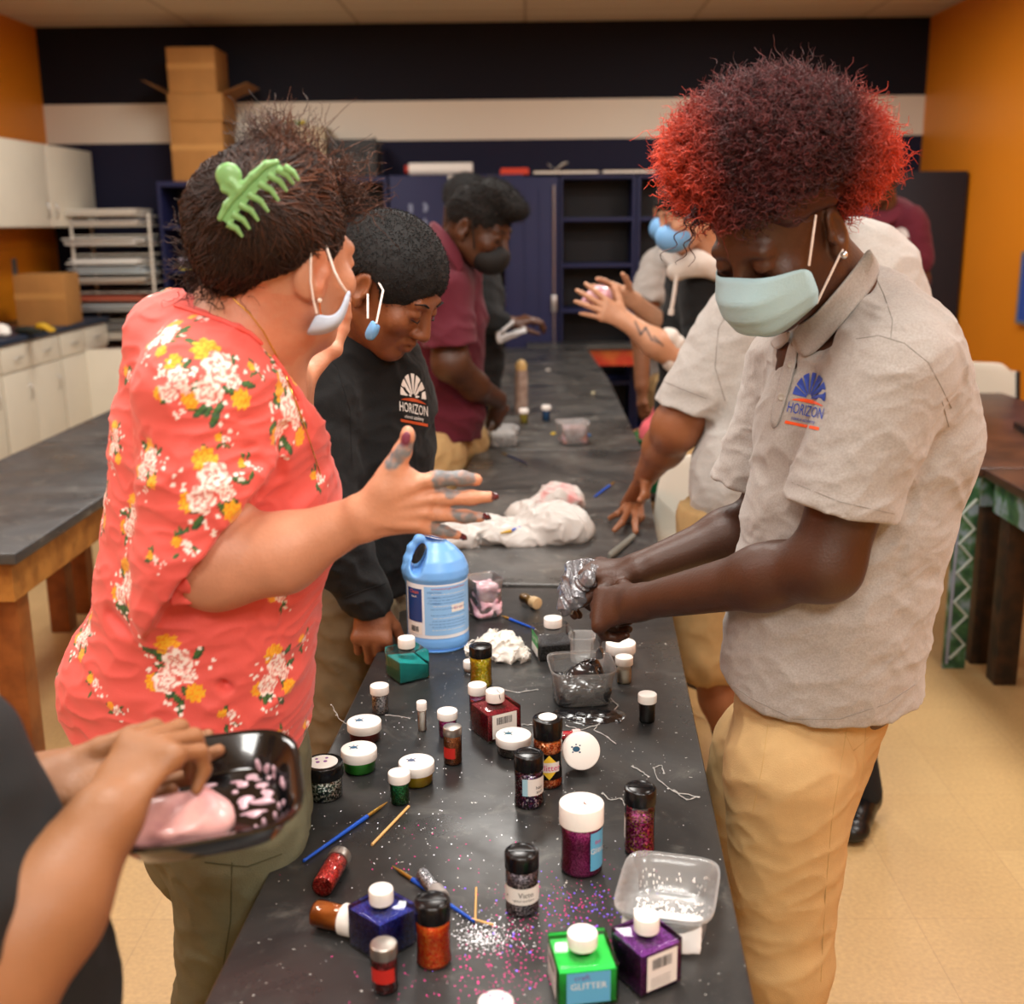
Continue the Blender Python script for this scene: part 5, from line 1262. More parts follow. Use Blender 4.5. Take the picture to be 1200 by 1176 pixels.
def snap(T, px, py, off=.001, fb=None):
    d = ray(px, py).normalized(); h = T.ray_cast(CAM, d)
    if h[0] is None: return fb
    n = h[1]; n = n if n.dot(d) < 0 else -n
    return h[0]+n*off
def snapline(name, Ts, pts, r, m, parent, off=.0006, sub=6, flat=1):
    """a thin cord or seam following the surface; pts are pixels on the garment"""
    out = []
    for i in range(len(pts)-1):
        for k in range(sub):
            t = k/sub; out.append((pts[i][0]*(1-t)+pts[i+1][0]*t, pts[i][1]*(1-t)+pts[i+1][1]*t))
    out.append(pts[-1]); P3 = []
    for q in out:
        best = None
        for T in (Ts if isinstance(Ts, list) else [Ts]):
            s_ = snap(T, q[0], q[1], off)
            if s_ is not None and (best is None or (s_-CAM).length < (best-CAM).length): best = s_
        if best is not None and (not P3 or (best-P3[-1]).length < .08): P3.append(best)
    if len(P3) < 2: return None
    return MB().tube(P3, r, 6).build(name, m, parent, True)
def decal(name, T, polys, m, parent, off=.0012):
    """polys: list of (verts2d px, faces) projected along the view ray onto the garment"""
    b = MB()
    for vs, fs in polys:
        w = [snap(T, x, y, off) for x, y in vs]
        fs = [f for f in fs if all(w[i] is not None for i in f)]
        good = [q if q is not None else V((0, 0, 0)) for q in w]
        med = [q for q in w if q is not None]
        if not med: continue
        b.add(good, fs)
    return b.build(name, m, parent, True)
def grid_poly(poly, n=1):              # fan of a convex polygon, subdivided via triangle splitting
    vs = list(poly); cx_ = sum(p[0] for p in poly)/len(poly); cy_ = sum(p[1] for p in poly)/len(poly); vs.append((cx_, cy_))
    return vs, [(i, (i+1) % len(poly), len(poly)) for i in range(len(poly))]
def logo(T, parent, c, u, v, white=False, text='HORIZON', sub=None):
    """sunburst emblem: c px centre of burst base, u px vector of half width, v px vector up"""
    X = lambda a, b: (c[0]+u[0]*a+v[0]*b, c[1]+u[1]*a+v[1]*b)
    m1 = mat('logo_white', '#e4e2de', .6) if white else mat('logo_blue', '#2446a8', .6)
    m2 = mat('logo_orange_dark', '#b8491c', .6) if white else mat('logo_orange', '#e8531c', .6)
    rays = []
    for a0 in (2, 28, 54, 82, 108, 134, 158):
        a1 = a0+(20 if a0 != 82 else 16); p = []
        for a in np.linspace(R_(a0), R_(a1), 5): p.append(X(math.cos(a), math.sin(a)*1.05))
        for a in (R_(a1), R_(a0)): p.append(X(.16*math.cos(a), .16*math.sin(a)+.02))
        rays.append(grid_poly(p))
    decal('logo_rays', T, rays, m1, parent)
    arc = []; n = 12
    vs = [X(x, -.18+.16*(1-x*x)*(1 if k else .1)-.0) for x in np.linspace(-1, 1, n) for k in (0, 1)]
    decal('logo_arc', T, [(vs, [(2*i, 2*i+1, 2*i+3, 2*i+2) for i in range(n-1)])], m2, parent)
    t, f = textmesh(text, .62); decal('logo_lettering', T, [([X(p.x*.78, p.y*1.0-.5) for p in t], f)], m1, parent)
    t, f = textmesh('science academy', .22); decal('logo_lettering', T, [([X(p.x*1.0, p.y-.86) for p in t], f)], m1, parent, .0014)
    vs = [X(x, y) for x in np.linspace(-1.05, 1.05, n) for y in (-1.02, -1.14)]
    decal('logo_bar', T, [(vs, [(2*i, 2*i+1, 2*i+3, 2*i+2) for i in range(n-1)])], m2, parent)
def sheet(name, rows, m, parent, thick=.0012, sub=2, snapT=None, off=.002):
    """rows of 3D points -> smooth cloth sheet"""
    R = len(rows); C_ = len(rows[0]); vs = [p for r in rows for p in r]
    b = MB(); b.add(vs, [(j*C_+i, j*C_+i+1, (j+1)*C_+i+1, (j+1)*C_+i) for j in range(R-1) for i in range(C_-1)], None, True)
    o = b.build(name, m, parent, True, sub=sub); s = o.modifiers.new('t', 'SOLIDIFY'); s.thickness = thick; s.offset = 0; return o
def fig(label, base, group=None): 
    return thing('person', label, 'person', (base[0], base[1], 0), 0, group)
def tubes_np(name, P3, R, col, m, parent, ns=3):
    """many strands in one mesh. P3 (N,K,3), R (N,K), col (N,K,3)"""
    N_, K, _ = P3.shape
    T = np.gradient(P3, axis=1); T /= np.linalg.norm(T, axis=2, keepdims=True)+1e-9
    ref = np.array([.31, .52, .79]); A = np.cross(T, ref); A /= np.linalg.norm(A, axis=2, keepdims=True)+1e-9; B = np.cross(T, A)
    v = np.zeros((N_, K, ns, 3)); 
    for j in range(ns):
        a = 2*PI*j/ns; v[:, :, j] = P3+(A*math.cos(a)+B*math.sin(a))*R[:, :, None]
    idx = np.arange(N_*K*ns).reshape(N_, K, ns); qs = []
    for j in range(ns):
        j2 = (j+1) % ns; qs.append(np.stack([idx[:, :-1, j], idx[:, :-1, j2], idx[:, 1:, j2], idx[:, 1:, j]], -1).reshape(-1, 4))
    c = np.repeat(col[:, :, None, :], ns, 2).reshape(-1, 3)
    return mesh_np(name, v.reshape(-1, 3), np.concatenate(qs), m, parent, True, c)
def hair_mat(name, rough=.45):
    return mat(name, '#808080', rough, attr=True)
def lc(c): return np.array(lin(c)[:3])
def curls(name, surf_pts, nrm, n_len, rad, pitch, col_fn, m, parent, thick=.0009, K=14, seed=1, jitter=.5, droop=0):
    """spiral strands growing from surface points along the normals"""
    r = np.random.default_rng(seed); N_ = len(surf_pts)
    d = nrm+r.normal(size=nrm.shape)*jitter; d[:, 2] -= droop; d /= np.linalg.norm(d, axis=1, keepdims=True)
    a = np.cross(d, r.normal(size=d.shape)); a /= np.linalg.norm(a, axis=1, keepdims=True); b = np.cross(d, a)
    t = np.linspace(0, 1, K); L_ = n_len*(.6+.7*r.random(N_))
    ph = r.uniform(0, 6.28, N_)[:, None]+t[None]*L_[:, None]/pitch*2*PI
    rr = rad*(.5+r.random(N_))[:, None]*(.3+t[None])
    bend = r.normal(size=(N_, 3))*.35
    P3 = surf_pts[:, None]+d[:, None]*(t[None, :, None]*L_[:, None, None])+a[:, None]*(np.cos(ph)*rr)[:, :, None]+b[:, None]*(np.sin(ph)*rr)[:, :, None]+bend[:, None]*(t**2)[None, :, None]*L_[:, None, None]
    R = np.full((N_, K), thick)*(1.1-.8*t[None]**3); col = col_fn(P3.reshape(-1, 3), np.tile(t, N_), np.repeat(r.random(N_), K)).reshape(N_, K, 3)
    return tubes_np(name, P3, R, col, m, parent)
def ell_pts(n, c, rad, seed, M=None, cond=None):
    r = np.random.default_rng(seed); d = r.normal(size=(n, 3)); d /= np.linalg.norm(d, axis=1, keepdims=True)
    A = np.eye(3) if M is None else np.array(M)
    p = d*np.array(rad); nn = d/np.array(rad); nn /= np.linalg.norm(nn, axis=1, keepdims=True)
    p = p@A.T+np.array(c); nn = nn@A.T
    if cond is not None: k = cond(p); p, nn = p[k], nn[k]
    return p, nn
M_maskb = mat('blue_surgical_mask', '#a3c6d0', .7, bump=.15, bscale=300, var=.05, vscale=8)
M_maskb2 = mat('pale_surgical_mask', '#b9c9de', .7, bump=.15, bscale=300)
M_strap = mat('white_elastic', '#e2d5cd', .7)
M_polo = mat('heather_grey_knit', '#a5a09b', .9, col2='#98938e', vscale=330, bump=.25, bscale=700, sheen=.2)
M_khaki = mat('khaki_twill', '#bb9b6a', .85, var=.08, vscale=30, bump=.2, bscale=500)
M_khakid = mat('khaki_twill_darker', '#a88a5c', .85, var=.08, vscale=30, bump=.2, bscale=500)
M_maroon = mat('maroon_knit', '#560f22', .9, var=.1, vscale=200, bump=.2, bscale=500, sheen=.05)
M_blk = mat('black_fleece', '#0a0b0c', .95, bump=.2, bscale=300, sheen=.03)
M_shoe = mat('black_shoe', '#0d0d0e', .3)
def shoe(toe, heel, name='shoe', parent=None, r=.045):
    S = SD(.02); a = V(heel); b = V(toe); S.cap((a.x, a.y, .06), (a.x*.4+b.x*.6, a.y*.4+b.y*.6, .045), .042, .045); S.ell((b.x, b.y, .035), (.05, .05, .034)); S.cap((a.x, a.y, .06), (a.x, a.y, .1), .04, .038)
    S.plane((0, 0, .002), (0, 0, -1), 'i', .004); return sobj(name, S, .005, M_shoe, parent)
def legs(parent, m, hips, knees, ankles, rs, h=.005, extra=None, seed=0, A=.004, name='trousers', cut=None):
    S = SD(.03)
    for a, b, c in zip(hips, knees, ankles): S.chain([a, b, c], rs)
    if extra: extra(S)
    if cut is not None: S.plane(*cut)
    return sobj(name, S, h, m, parent, disp=lambda p: folds(p, 5, A, (1, 1, 2.2), seed))
# ================= student with red curly hair, grey polo (right)
fg = fig('person with red tipped curly hair and blue mask in grey polo shirt stretching slime', (.50, 1.72))
sk5 = skin('deep_brown_skin', '#44281a', .45)
S = SD(.014)
HC = P(914, 269, 1.66); ph = R_(39); pt = R_(34)
f5 = V((-math.cos(ph)*math.cos(pt), -math.sin(ph)*math.cos(pt), -math.sin(pt)))
L5, M5 = head(S, HC, f5, (0, 0, 1), 1.05)
nb = P(1010, 372, 1.72)
S.cap(HC+V((.035, .02, -.03)), nb, .060, .062, k=.03)
sh_n, el_n, wr_n = P(1036, 445, 1.60), P(968, 662, 1.58), P(748, 706, 1.80)
sh_f, el_f, wr_f = P(930, 432, 1.92), P(897, 610, 1.98), P(748, 666, 1.93)
nb2 = nb+V((0, 0, -.06)); S.cap(nb2, sh_n, .05, .055, k=.03); S.cap(nb2, sh_f, .05, .05, k=.03)
S.chain([sh_n, el_n], [.060, .050], k=.02); S.chain([el_n, el_n.lerp(wr_n, .3), wr_n], [.046, .0455, .028], k=.03)
S.chain([sh_f, el_f], [.055, .046], k=.02); S.chain([el_f, el_f.lerp(wr_f, .3), wr_f], [.043, .043, .027], k=.03)
tor = [(P(1003, 420, 1.76), .12, .11), (P(1000, 520, 1.76), .13, .12), (P(985, 640, 1.75), .13, .125), (P(958, 800, 1.74), .125, .12)]
S.loft(tor, (1, 0, 0), k=.04)
hips5 = P(955, 880, 1.74)
# hands
dn = (P(668, 722, 1.90)-wr_n).normalized()
tn = hand(S, wr_n, dn, V((.1, -.75, .65)), 1, 1.08, (62, 58, 62, 66), (58, 62, 62, 60), 3, 30, 35)
df = (P(676, 668, 1.97)-wr_f).normalized()
tf = hand(S, wr_f, df, V((.0, -.1, 1)), -1, 1.05, (38, 42, 46, 50), (40, 42, 45, 45), 4, 30, 38)
body5 = sobj('body', S, .0028, sk5, fg)
# polo
def polo(S_torso, sleeves, neck, h, m, seed, A, extra=None, ax=(1, 1, 2.0)):
    S = SD(.03); S_torso(S)
    for (a, b, ra, rb, cut_n) in sleeves:
        a = V(a); b = V(b); Q = SD(.01); Q.cap(a, b+(b-a).normalized()*.05, ra, rb); n = V(cut_n) if cut_n is not None else (b-a)
        Q.plane(b, n, 'i', .004); Q.cap(b-(b-a).normalized()*.035, b+(b-a).normalized()*.08, rb-.007, rb-.004, 's', .003)
        S.sdf(Q, 'u', .03)
    if extra: extra(S)
    return S
sl_n = P(985, 592, 1.59); 
def tt(S):
    S.loft([(P(1003, 425, 1.765), .115, .125), (P(1003, 500, 1.765), .150, .145), (P(995, 600, 1.755), .158, .150), (P(974, 700, 1.745), .155, .148), (P(962, 775, 1.74), .155, .146), (P(958, 880, 1.74), .15, .145)], (1, 0, 0), k=.02)
    S.cap(P(1008, 385, 1.72), P(1050, 425, 1.64), .085, .088, k=.03); S.cap(P(1008, 385, 1.74), sh_f, .085, .075, k=.04)
    S.cap(P(1060, 430, 1.70), P(1070, 520, 1.72), .09, .10, k=.04)
S = polo(tt, [(P(1040, 445, 1.605), sl_n, .082, .079, V((-.22, -.02, -1))), (sh_f, P(876, 572, 1.95), .07, .066, V((-.35, 0, -1)))], None, 0, 0, 0, 0)
hemp = [P(840, 800, 1.72), P(935, 850, 1.60), P(1075, 800, 1.72)]
hn = (hemp[1]-hemp[0]).cross(hemp[2]-hemp[0]).normalized(); hn = -hn if hn.z > 0 else hn
S.plane(hemp[0]*.34+hemp[1]*.33+hemp[2]*.33, hn, 'i', .006)
S.cap(nb+V((0, 0, -.03)), HC+V((.03, .02, -.03)), .060, .064, 's', .008)
S.cap(P(955, 395, 1.66), P(935, 370, 1.6), .03, .05, 's', .02)
# big creases
for (a, b, r) in ((((935, 640), (1010, 655), .010)), (((900, 700), (1035, 690), .009)), (((1030, 640), (1085, 560), .012)), (((870, 610), (905, 650), .008))):
    pa = P(a[0], a[1], 1.62); pb = P(b[0], b[1], 1.61)
d5 = lambda p: folds(p, 3.2, .006, (1, 1, 2.2), 31, 2)+folds(p, 8, .0025, (1.5, 1, 2.0), 35, 3)
shirt5 = sobj('polo_shirt', S, .0035, M_polo, fg, disp=d5)
T5 = bvh(shirt5); TB5 = bvh(body5)
M_seam = mat('grey_seam_thread', '#85817c', .9); M_poloc = M_polo
for pts in ([(1003, 397), (1030, 393), (1060, 402), (1088, 425), (1104, 455), (1115, 478)], [(928, 565), (985, 588), (1048, 602)], [(1024, 320), (1036, 345), (1046, 375), (1044, 396)],
            [(842, 792), (880, 818), (930, 842), (985, 842), (1040, 824), (1072, 802)], [(1104, 470), (1112, 500)]):
    snapline('seam', T5, pts, .0007, M_seam, fg, .0000)
# collar, placket, buttons
def sp(px, py, off=.004, fb=1.62): 
    a = snap(T5, px, py, off); b = snap(TB5, px, py, off)
    if a is None and b is None: return P(px, py, fb)
    if a is None: return b
    if b is None: return a
    return a if (a-CAM).length < (b-CAM).length else b
top = [(1019, 287), (1003, 307), (985, 328), (966, 350), (947, 370), (930, 386)]
mid = [(1024, 300), (1011, 323), (994, 343), (974, 364), (955, 384), (934, 402)]
bot = [(1032, 316), (1020, 338), (1005, 360), (988, 382), (968, 403), (944, 424)]
sheet('collar', [[sp(x, y, .007) for x, y in top], [sp(x, y, .010) for x, y in mid], [sp(x, y, .004) for x, y in bot]], M_polo, fg, .003, 2)
sheet('collar', [[sp(x, y, .006) for x, y in ((925, 383), (915, 392), (906, 399))], [sp(x, y, .006) for x, y in ((930, 398), (921, 407), (912, 412))]], M_polo, fg, .003, 2)
sheet('placket', [[sp(x, y, .002) for x, y in ((928, 393), (921, 425), (911, 460), (902, 500))], [sp(x, y, .002) for x, y in ((938, 398), (933, 430), (923, 465), (911, 506))]], M_polo, fg, .002, 2)
for (x, y) in ((929, 427), (918, 466)):
    q = sp(x, y, .004); n = (CAM-q).normalized(); Mb = frameM(q, n.orthogonal(), z=n)
    b = MB(); b.lathe([(0, 0), (.0048, 0), (.0052, .0008), (.0042, .0014), (.003, .0009), (0, .0009)], 18, Mb); b.build('button', mat('horn_button', '#a39a8e', .35), fg, True)
logo(T5, fg, (948, 467), (19, 4), (7, -29))
# trousers
def lx(S):
    S.loft([(P(955, 800, 1.74), .126, .12), (P(938, 880, 1.74), .112, .118)], (1, 0, 0), k=.03)
tr5 = legs(fg, M_khaki, [P(925, 900, 1.67), P(905, 880, 1.84)], [P(917, 1120, 1.67), V((.36, 1.86, .48))], [V((.42, 1.68, .07)), V((.36, 1.9, .07))], [.104, .076, .06], .005, lx, 51, .0035)
TT5 = bvh(tr5)
M_seamk = mat('khaki_seam', '#b0915e', .9)
for pts in ([(993, 850), (985, 900), (975, 960), (968, 1040), (962, 1150)], [(1015, 850), (1012, 890), (1007, 918)], [(990, 858), (1000, 880), (1020, 862)], [(900, 850), (893, 900), (880, 960)]): snapline('seam', TT5, pts, .0009, M_seamk, fg, -.0002)
shoe((.33, 1.66, 0), (.44, 1.68, 0), parent=fg); shoe((.28, 1.9, 0), (.38, 1.9, 0), parent=fg)
# afro: dark core with curls, dyed red, with the light on the outer sides painted in
ac = np.array(P(907, 172, 1.66)); ar = (.134, .13, .094)
S = SD(.03); S.ell(ac, (ar[0]*.80, ar[1]*.82, ar[2]*.80)); S.ell(np.array(L5(0, -.02, .05)), (.088, .108, .09), M5)
S.ell(np.array(P(838, 190, 1.66)), (.055, .07, .045)); S.ell(np.array(P(975, 185, 1.68)), (.065, .09, .05))
S.ell(L5(0, .115, -.008), (.09, .06, .08), M5, 's', .015); S.cap(L5(-.12, .0, -.03), L5(.12, .0, -.03), .062, None, 's', .012); S.plane(L5(0, -.06, -.03), M5 @ V((0, -.3, -1)), 'i', .02)
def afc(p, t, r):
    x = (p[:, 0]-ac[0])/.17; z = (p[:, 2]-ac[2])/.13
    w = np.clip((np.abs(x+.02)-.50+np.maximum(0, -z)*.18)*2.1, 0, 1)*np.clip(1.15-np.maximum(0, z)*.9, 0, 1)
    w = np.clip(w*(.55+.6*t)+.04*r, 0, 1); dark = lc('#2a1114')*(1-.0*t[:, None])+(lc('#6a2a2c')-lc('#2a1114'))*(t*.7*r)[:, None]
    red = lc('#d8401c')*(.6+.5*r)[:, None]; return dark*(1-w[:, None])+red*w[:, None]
hm = hair_mat('curly_hair', .5)
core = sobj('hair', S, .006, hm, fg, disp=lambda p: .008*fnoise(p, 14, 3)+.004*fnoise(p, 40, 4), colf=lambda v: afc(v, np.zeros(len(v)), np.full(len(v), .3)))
v = np.array([q.co[:] for q in core.data.vertices]); nn = np.array([q.normal[:] for q in core.data.vertices])
r_ = np.random.default_rng(5); face_c = np.array(L5(0, .12, -.02))
idx = r_.choice(len(v), 16000); pv, pn = v[idx], nn[idx]
lo5 = (pv-np.array(HC))@np.array(M5)/1.05; keep = (lo5[:, 2] > .062) | ((lo5[:, 1] < -.045) & (lo5[:, 2] > -.02)); pv, pn = pv[keep], pn[keep]
up_ = pn.copy(); up_[:, 2] += .25
ln = np.full(len(pv), .030); 
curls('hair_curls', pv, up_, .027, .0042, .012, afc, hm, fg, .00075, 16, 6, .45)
# loose curl by the forehead
curls('loose_curls', np.array([P(812+i*2, 238, 1.60)[:] for i in range(8)]), np.tile([-.15, -.1, -1.0], (8, 1)), .055, .005, .016, lambda p, t, r: np.tile(lc('#3a1418'), (len(p), 1)), hm, fg, .0012, 26, 9, .12)
# mask
def mp(x, y, z): return L5(x, y, z)
rows = []
for j, z in enumerate((-.002, -.03, -.034, -.058, -.062, -.084, -.088, -.104)):
    wv = (1.0, 1.0, 1.0, 1.0, .98, .9, .86, .66)[j]; fo = (.099, .124, .121, .125, .120, .117, .110, .092)[j]
    row = []
    for i in range(9):
        u = -1+i/4; a = abs(u)
        x = u*.0745*wv; y = fo+.005-(a**3.2)*(fo-.046); zz = z*(1-a**2*.30)-.032*(a**2)*.55
        row.append(mp(x, y, zz))
    rows.append(row)
mk = sheet('face_mask', rows, M_maskb, fg, .0018, 2)
e1 = rows[0][0]; e2 = L5(-.072, .006, .026)
MB().tube([e1, e1.lerp(e2, .35)+(CAM-e1).normalized()*.010, e1.lerp(e2, .7)+(CAM-e1).normalized()*.010, e2+(CAM-e2).normalized()*.008], .0018, 8).build('mask_loop', M_strap, fg, True)
b1 = rows[-2][0]; b2 = L5(-.084, -.006, -.034)
MB().tube([b1, b1.lerp(b2, .5)+(CAM-b1).normalized()*.008, b2+(CAM-b2).normalized()*.004], .0018, 8).build('mask_loop', M_strap, fg, True)
MB().ball(L5(-.086, -.002, -.040)+(CAM-HC).normalized()*.004, .0055, 6).build('ear_stud', mat('crystal_stud', '#d8dde2', .1, metal=.8), fg, True)
# slime stretched between the hands
M_sl = mat('silver_grey_slime', '#6c6d72', .14, metal=.35, bump=.5, bscale=60, coat=.8)
S = SD(.012)
for (a, b, r1, r2) in (((668, 662), (663, 712), .011, .013), ((680, 660), (672, 705), .011, .013), ((692, 663), (680, 700), .010, .012), ((664, 690), (690, 680), .014, .012), ((702, 662), (690, 676), .009, .009)):
    S.cap(P(a[0], a[1], 1.97), P(b[0], b[1], 1.90), r1, r2)
S.cap(P(704, 745, 1.93), P(703, 768, 1.955), .004, .005, k=.01)
o = sobj('slime', S, .0022, M_sl, None, disp=lambda p: folds(p, 16, .006, (1, 1, .6), 8)); tag(o, 'shiny silver grey slime stretched between the red haired student\'s hands', 'slime')
# ================= woman in coral floral top
fw = fig('person in coral floral top with green claw clip, right hand outstretched and paint smeared', (-.42, 1.5))
S = SD(.014)
HW = P(328, 303, 1.50); pw_ = R_(52); pt = R_(4)
fwd = V((math.cos(pw_)*math.cos(pt), math.sin(pw_)*math.cos(pt), -math.sin(pt)))
LW, MW = head(S, HW, fwd, (0.12, 0, 1), 1.0)
nbw = P(283, 400, 1.50)
S.cap(LW(0, -.02, -.03), nbw, .056, .066, k=.03)
shn, eln, wrn = P(238, 455, 1.42), P(252, 662, 1.395), P(418, 608, 1.375)
shf, elf, wrf = P(320, 450, 1.66), P(335, 600, 1.74), P(347, 462, 1.71)
S.cap(nbw, shn, .065, .055, k=.05); S.cap(nbw, shf, .06, .05, k=.05)
S.ell(P(262, 452, 1.52), (.088, .085, .085))
S.chain([shn, eln], [.055, .050], k=.03); S.chain([eln, P(330, 648, 1.39), wrn], [.053, .046, .0285], k=.03)
S.ell(P(262, 655, 1.39), (.055, .045, .046), k=.03)
S.chain([shf, elf, wrf], [.05, .042, .026], k=.02)
S.loft([(P(262, 470, 1.53), .11, .10), (P(250, 600, 1.54), .12, .12), (P(235, 800, 1.54), .13, .13)], (1, 0, 0), k=.03)
# right hand, joint by joint
Yh = 1.36
H_ = lambda x, y, dy=0: P(x, y, Yh+dy)
S.ecap(H_(425, 607), H_(488, 588, .005), (.027, .017), (.038, .0145), (0, 0, 1), k=.02)
S.cap(H_(432, 600), H_(462, 548, -.004), .017, .013, k=.018); S.cap(H_(455, 575, 0), H_(480, 566, 0), .017, .012, k=.02)
S.chain([H_(455, 556), H_(471, 530, -.004), H_(478, 512, -.006)], [.0125, .0105, .0085], k=.008)
S.ell(H_(478, 509, -.006), (.0085, .008, .011), k=.004)
S.chain([H_(470, 572), H_(512, 561), H_(541, 560, .006), H_(558, 562, .012)], [.0125, .0098, .0088, .0078], k=.006)
S.chain([H_(478, 586), H_(520, 583), H_(552, 583, .004), H_(574, 582, .006)], [.0120, .0096, .0086, .0070], k=.006)
S.chain([H_(475, 600), H_(515, 602), H_(544, 605, .004), H_(563, 606, .006)], [.0115, .0090, .0082, .0065], k=.006)
S.chain([H_(468, 612), H_(500, 618), H_(521, 623, .004), H_(537, 627, .006)], [.0105, .0082, .0074, .006], k=.006)
for (a, b) in (((440, 592), (498, 563)), ((440, 600), (505, 584)), ((440, 607), (500, 601)), ((440, 613), (490, 616))): S.cap(H_(a[0], a[1], -.0125), H_(b[0], b[1], -.010), .003, .0035, k=.010)
# left hand raised behind
dlf = (P(378, 398, 1.74)-P(345, 445, 1.70)).normalized()
hand(S, P(347, 448, 1.70), dlf, V((.5, .8, -.2)), 1, .95, (12, 14, 16, 20), (10, 12, 14, 16), 3, 20, 60)
skc = lc('#c48a6c'); grey = lc('#6e7174'); wine = lc('#4a1024')
def wcol(v):
    c = np.tile(skc, (len(v), 1)); n = fnoise(v, 40, 3)
    def blob(a, b, r, col, amt=1.0, nz=.5):
        a = np.array(a); b = np.array(b); ba = b-a; t = np.clip(((v-a)@ba)/(ba@ba), 0, 1); d = np.linalg.norm(v-a-t[:, None]*ba, axis=1)
        w = np.clip((r-d+.006*nz*n)/.0018, 0, 1)*amt*np.clip(.9+.5*fnoise(v, 70, 9), .35, 1); c[:] = c*(1-w[:, None])+col*w[:, None]
    redd = lc('#c26a4c')
    for (a, b, r) in (((371, 300), (378, 330), .022), ((300, 360), (330, 380), .05)): blob(P(a[0], a[1], 1.46), P(b[0], b[1], 1.46), r, redd, .45, 1.5)
    blob(H_(518, 561, -.002), H_(543, 560, .004), .0155, grey); blob(H_(516, 572, -.004), H_(532, 574, 0), .008, grey, .9)
    blob(H_(474, 528, -.012), H_(459, 542, -.014), .0105, grey); blob(H_(482, 510, -.004), H_(480, 520, -.006), .008, grey, .9); blob(H_(475, 514, -.012), H_(475, 518, -.012), .006, lc('#6b2a40'))
    blob(H_(534, 602, -.002), H_(553, 608, -.002), .008, grey); blob(H_(513, 617, -.004), H_(530, 622, -.002), .0105, grey)
    blob(H_(528, 580, -.008), H_(531, 577, -.008), .006, grey, .9)
    blob(H_(566, 606, 0), H_(562, 604, 0), .005, lc('#a0a2a6'), .8)
    return c
skw = skin_attr('tan_skin_with_paint', .45)
bodyw = sobj('body', S, .0026, skw, fw, colf=wcol)
TW = bvh(bodyw)
M_nail = mat('wine_nail_polish', '#4a1024', .15, coat=.6)
for (a, b, r) in (((577, 581), (583, 582), .0058), ((567, 604), (574, 607), .0052), ((541, 628), (546, 631), .005)):
    MB().tube([H_(a[0], a[1], .0), H_((a[0]+b[0])/2, (a[1]+b[1])/2, .002), H_(b[0], b[1], .006)], [r, r*1.05, r*.5], 10, flat=.8).build('fingernail', M_nail, fw, True)
q = snap(TW, 476, 513, .0003)
if q is not None: MB().ball((0, 0, 0), (.0052, .0022, .008), 8, Matrix.Translation(q) @ Matrix.Rotation(.25, 4, 'Y')).build('fingernail', mat('wine_nail_light', '#7a3a50', .2), fw, True)
# ---- top
S = SD(.03)
S.loft([(P(262, 420, 1.53), .10, .10), (P(252, 500, 1.54), .130, .135), (P(258, 590, 1.545), .148, .15), (P(246, 690, 1.55), .150, .16), (P(235, 790, 1.55), .158, .165), (P(226, 900, 1.55), .160, .165)], (1, 0, 0), k=.02)
S.ell(P(335, 600, 1.56), (.07, .10, .09), k=.05)
S.cap(P(262, 395, 1.50), shn, .062, .074, k=.04); S.cap(P(280, 400, 1.54), shf, .06, .062, k=.04)
S.ell(P(200, 400, 1.53), (.055, .08, .06), k=.04)
slb = P(236, 655, 1.395)
Q = SD(.02); Q.chain([P(243, 455, 1.42), P(246, 560, 1.405), slb, P(225, 700, 1.39)], [.083, .082, .078, .074], k=.02)
cn = (P(225, 712, 1.39)-P(268, 618, 1.39)); pn_ = V((cn.z*-1, 0, cn.x)); pn_ = pn_ if pn_.x > 0 else -pn_
Q.plane(P(237, 655, 1.39), V((.78, 0, -.63)), 'i', .006)
S.sdf(Q, 'u', .03)
S.chain([shf, elf], [.07, .06], k=.03)
S.ell(P(303, 482, 1.52), (.088, .11, .085), k=.05)
# neckline: everything above this plane, near the neck, is open
a, b, c = P(212, 356, 1.56), P(306, 388, 1.40), P(356, 462, 1.47)
nn_ = (b-a).cross(c-a).normalized(); nn_ = nn_ if nn_.z > 0 else -nn_
S.plane(a*.34+b*.33+c*.33, nn_, 'i', .006)
hem = [P(76, 800, 1.55), P(120, 872, 1.42), P(358, 905, 1.45)]
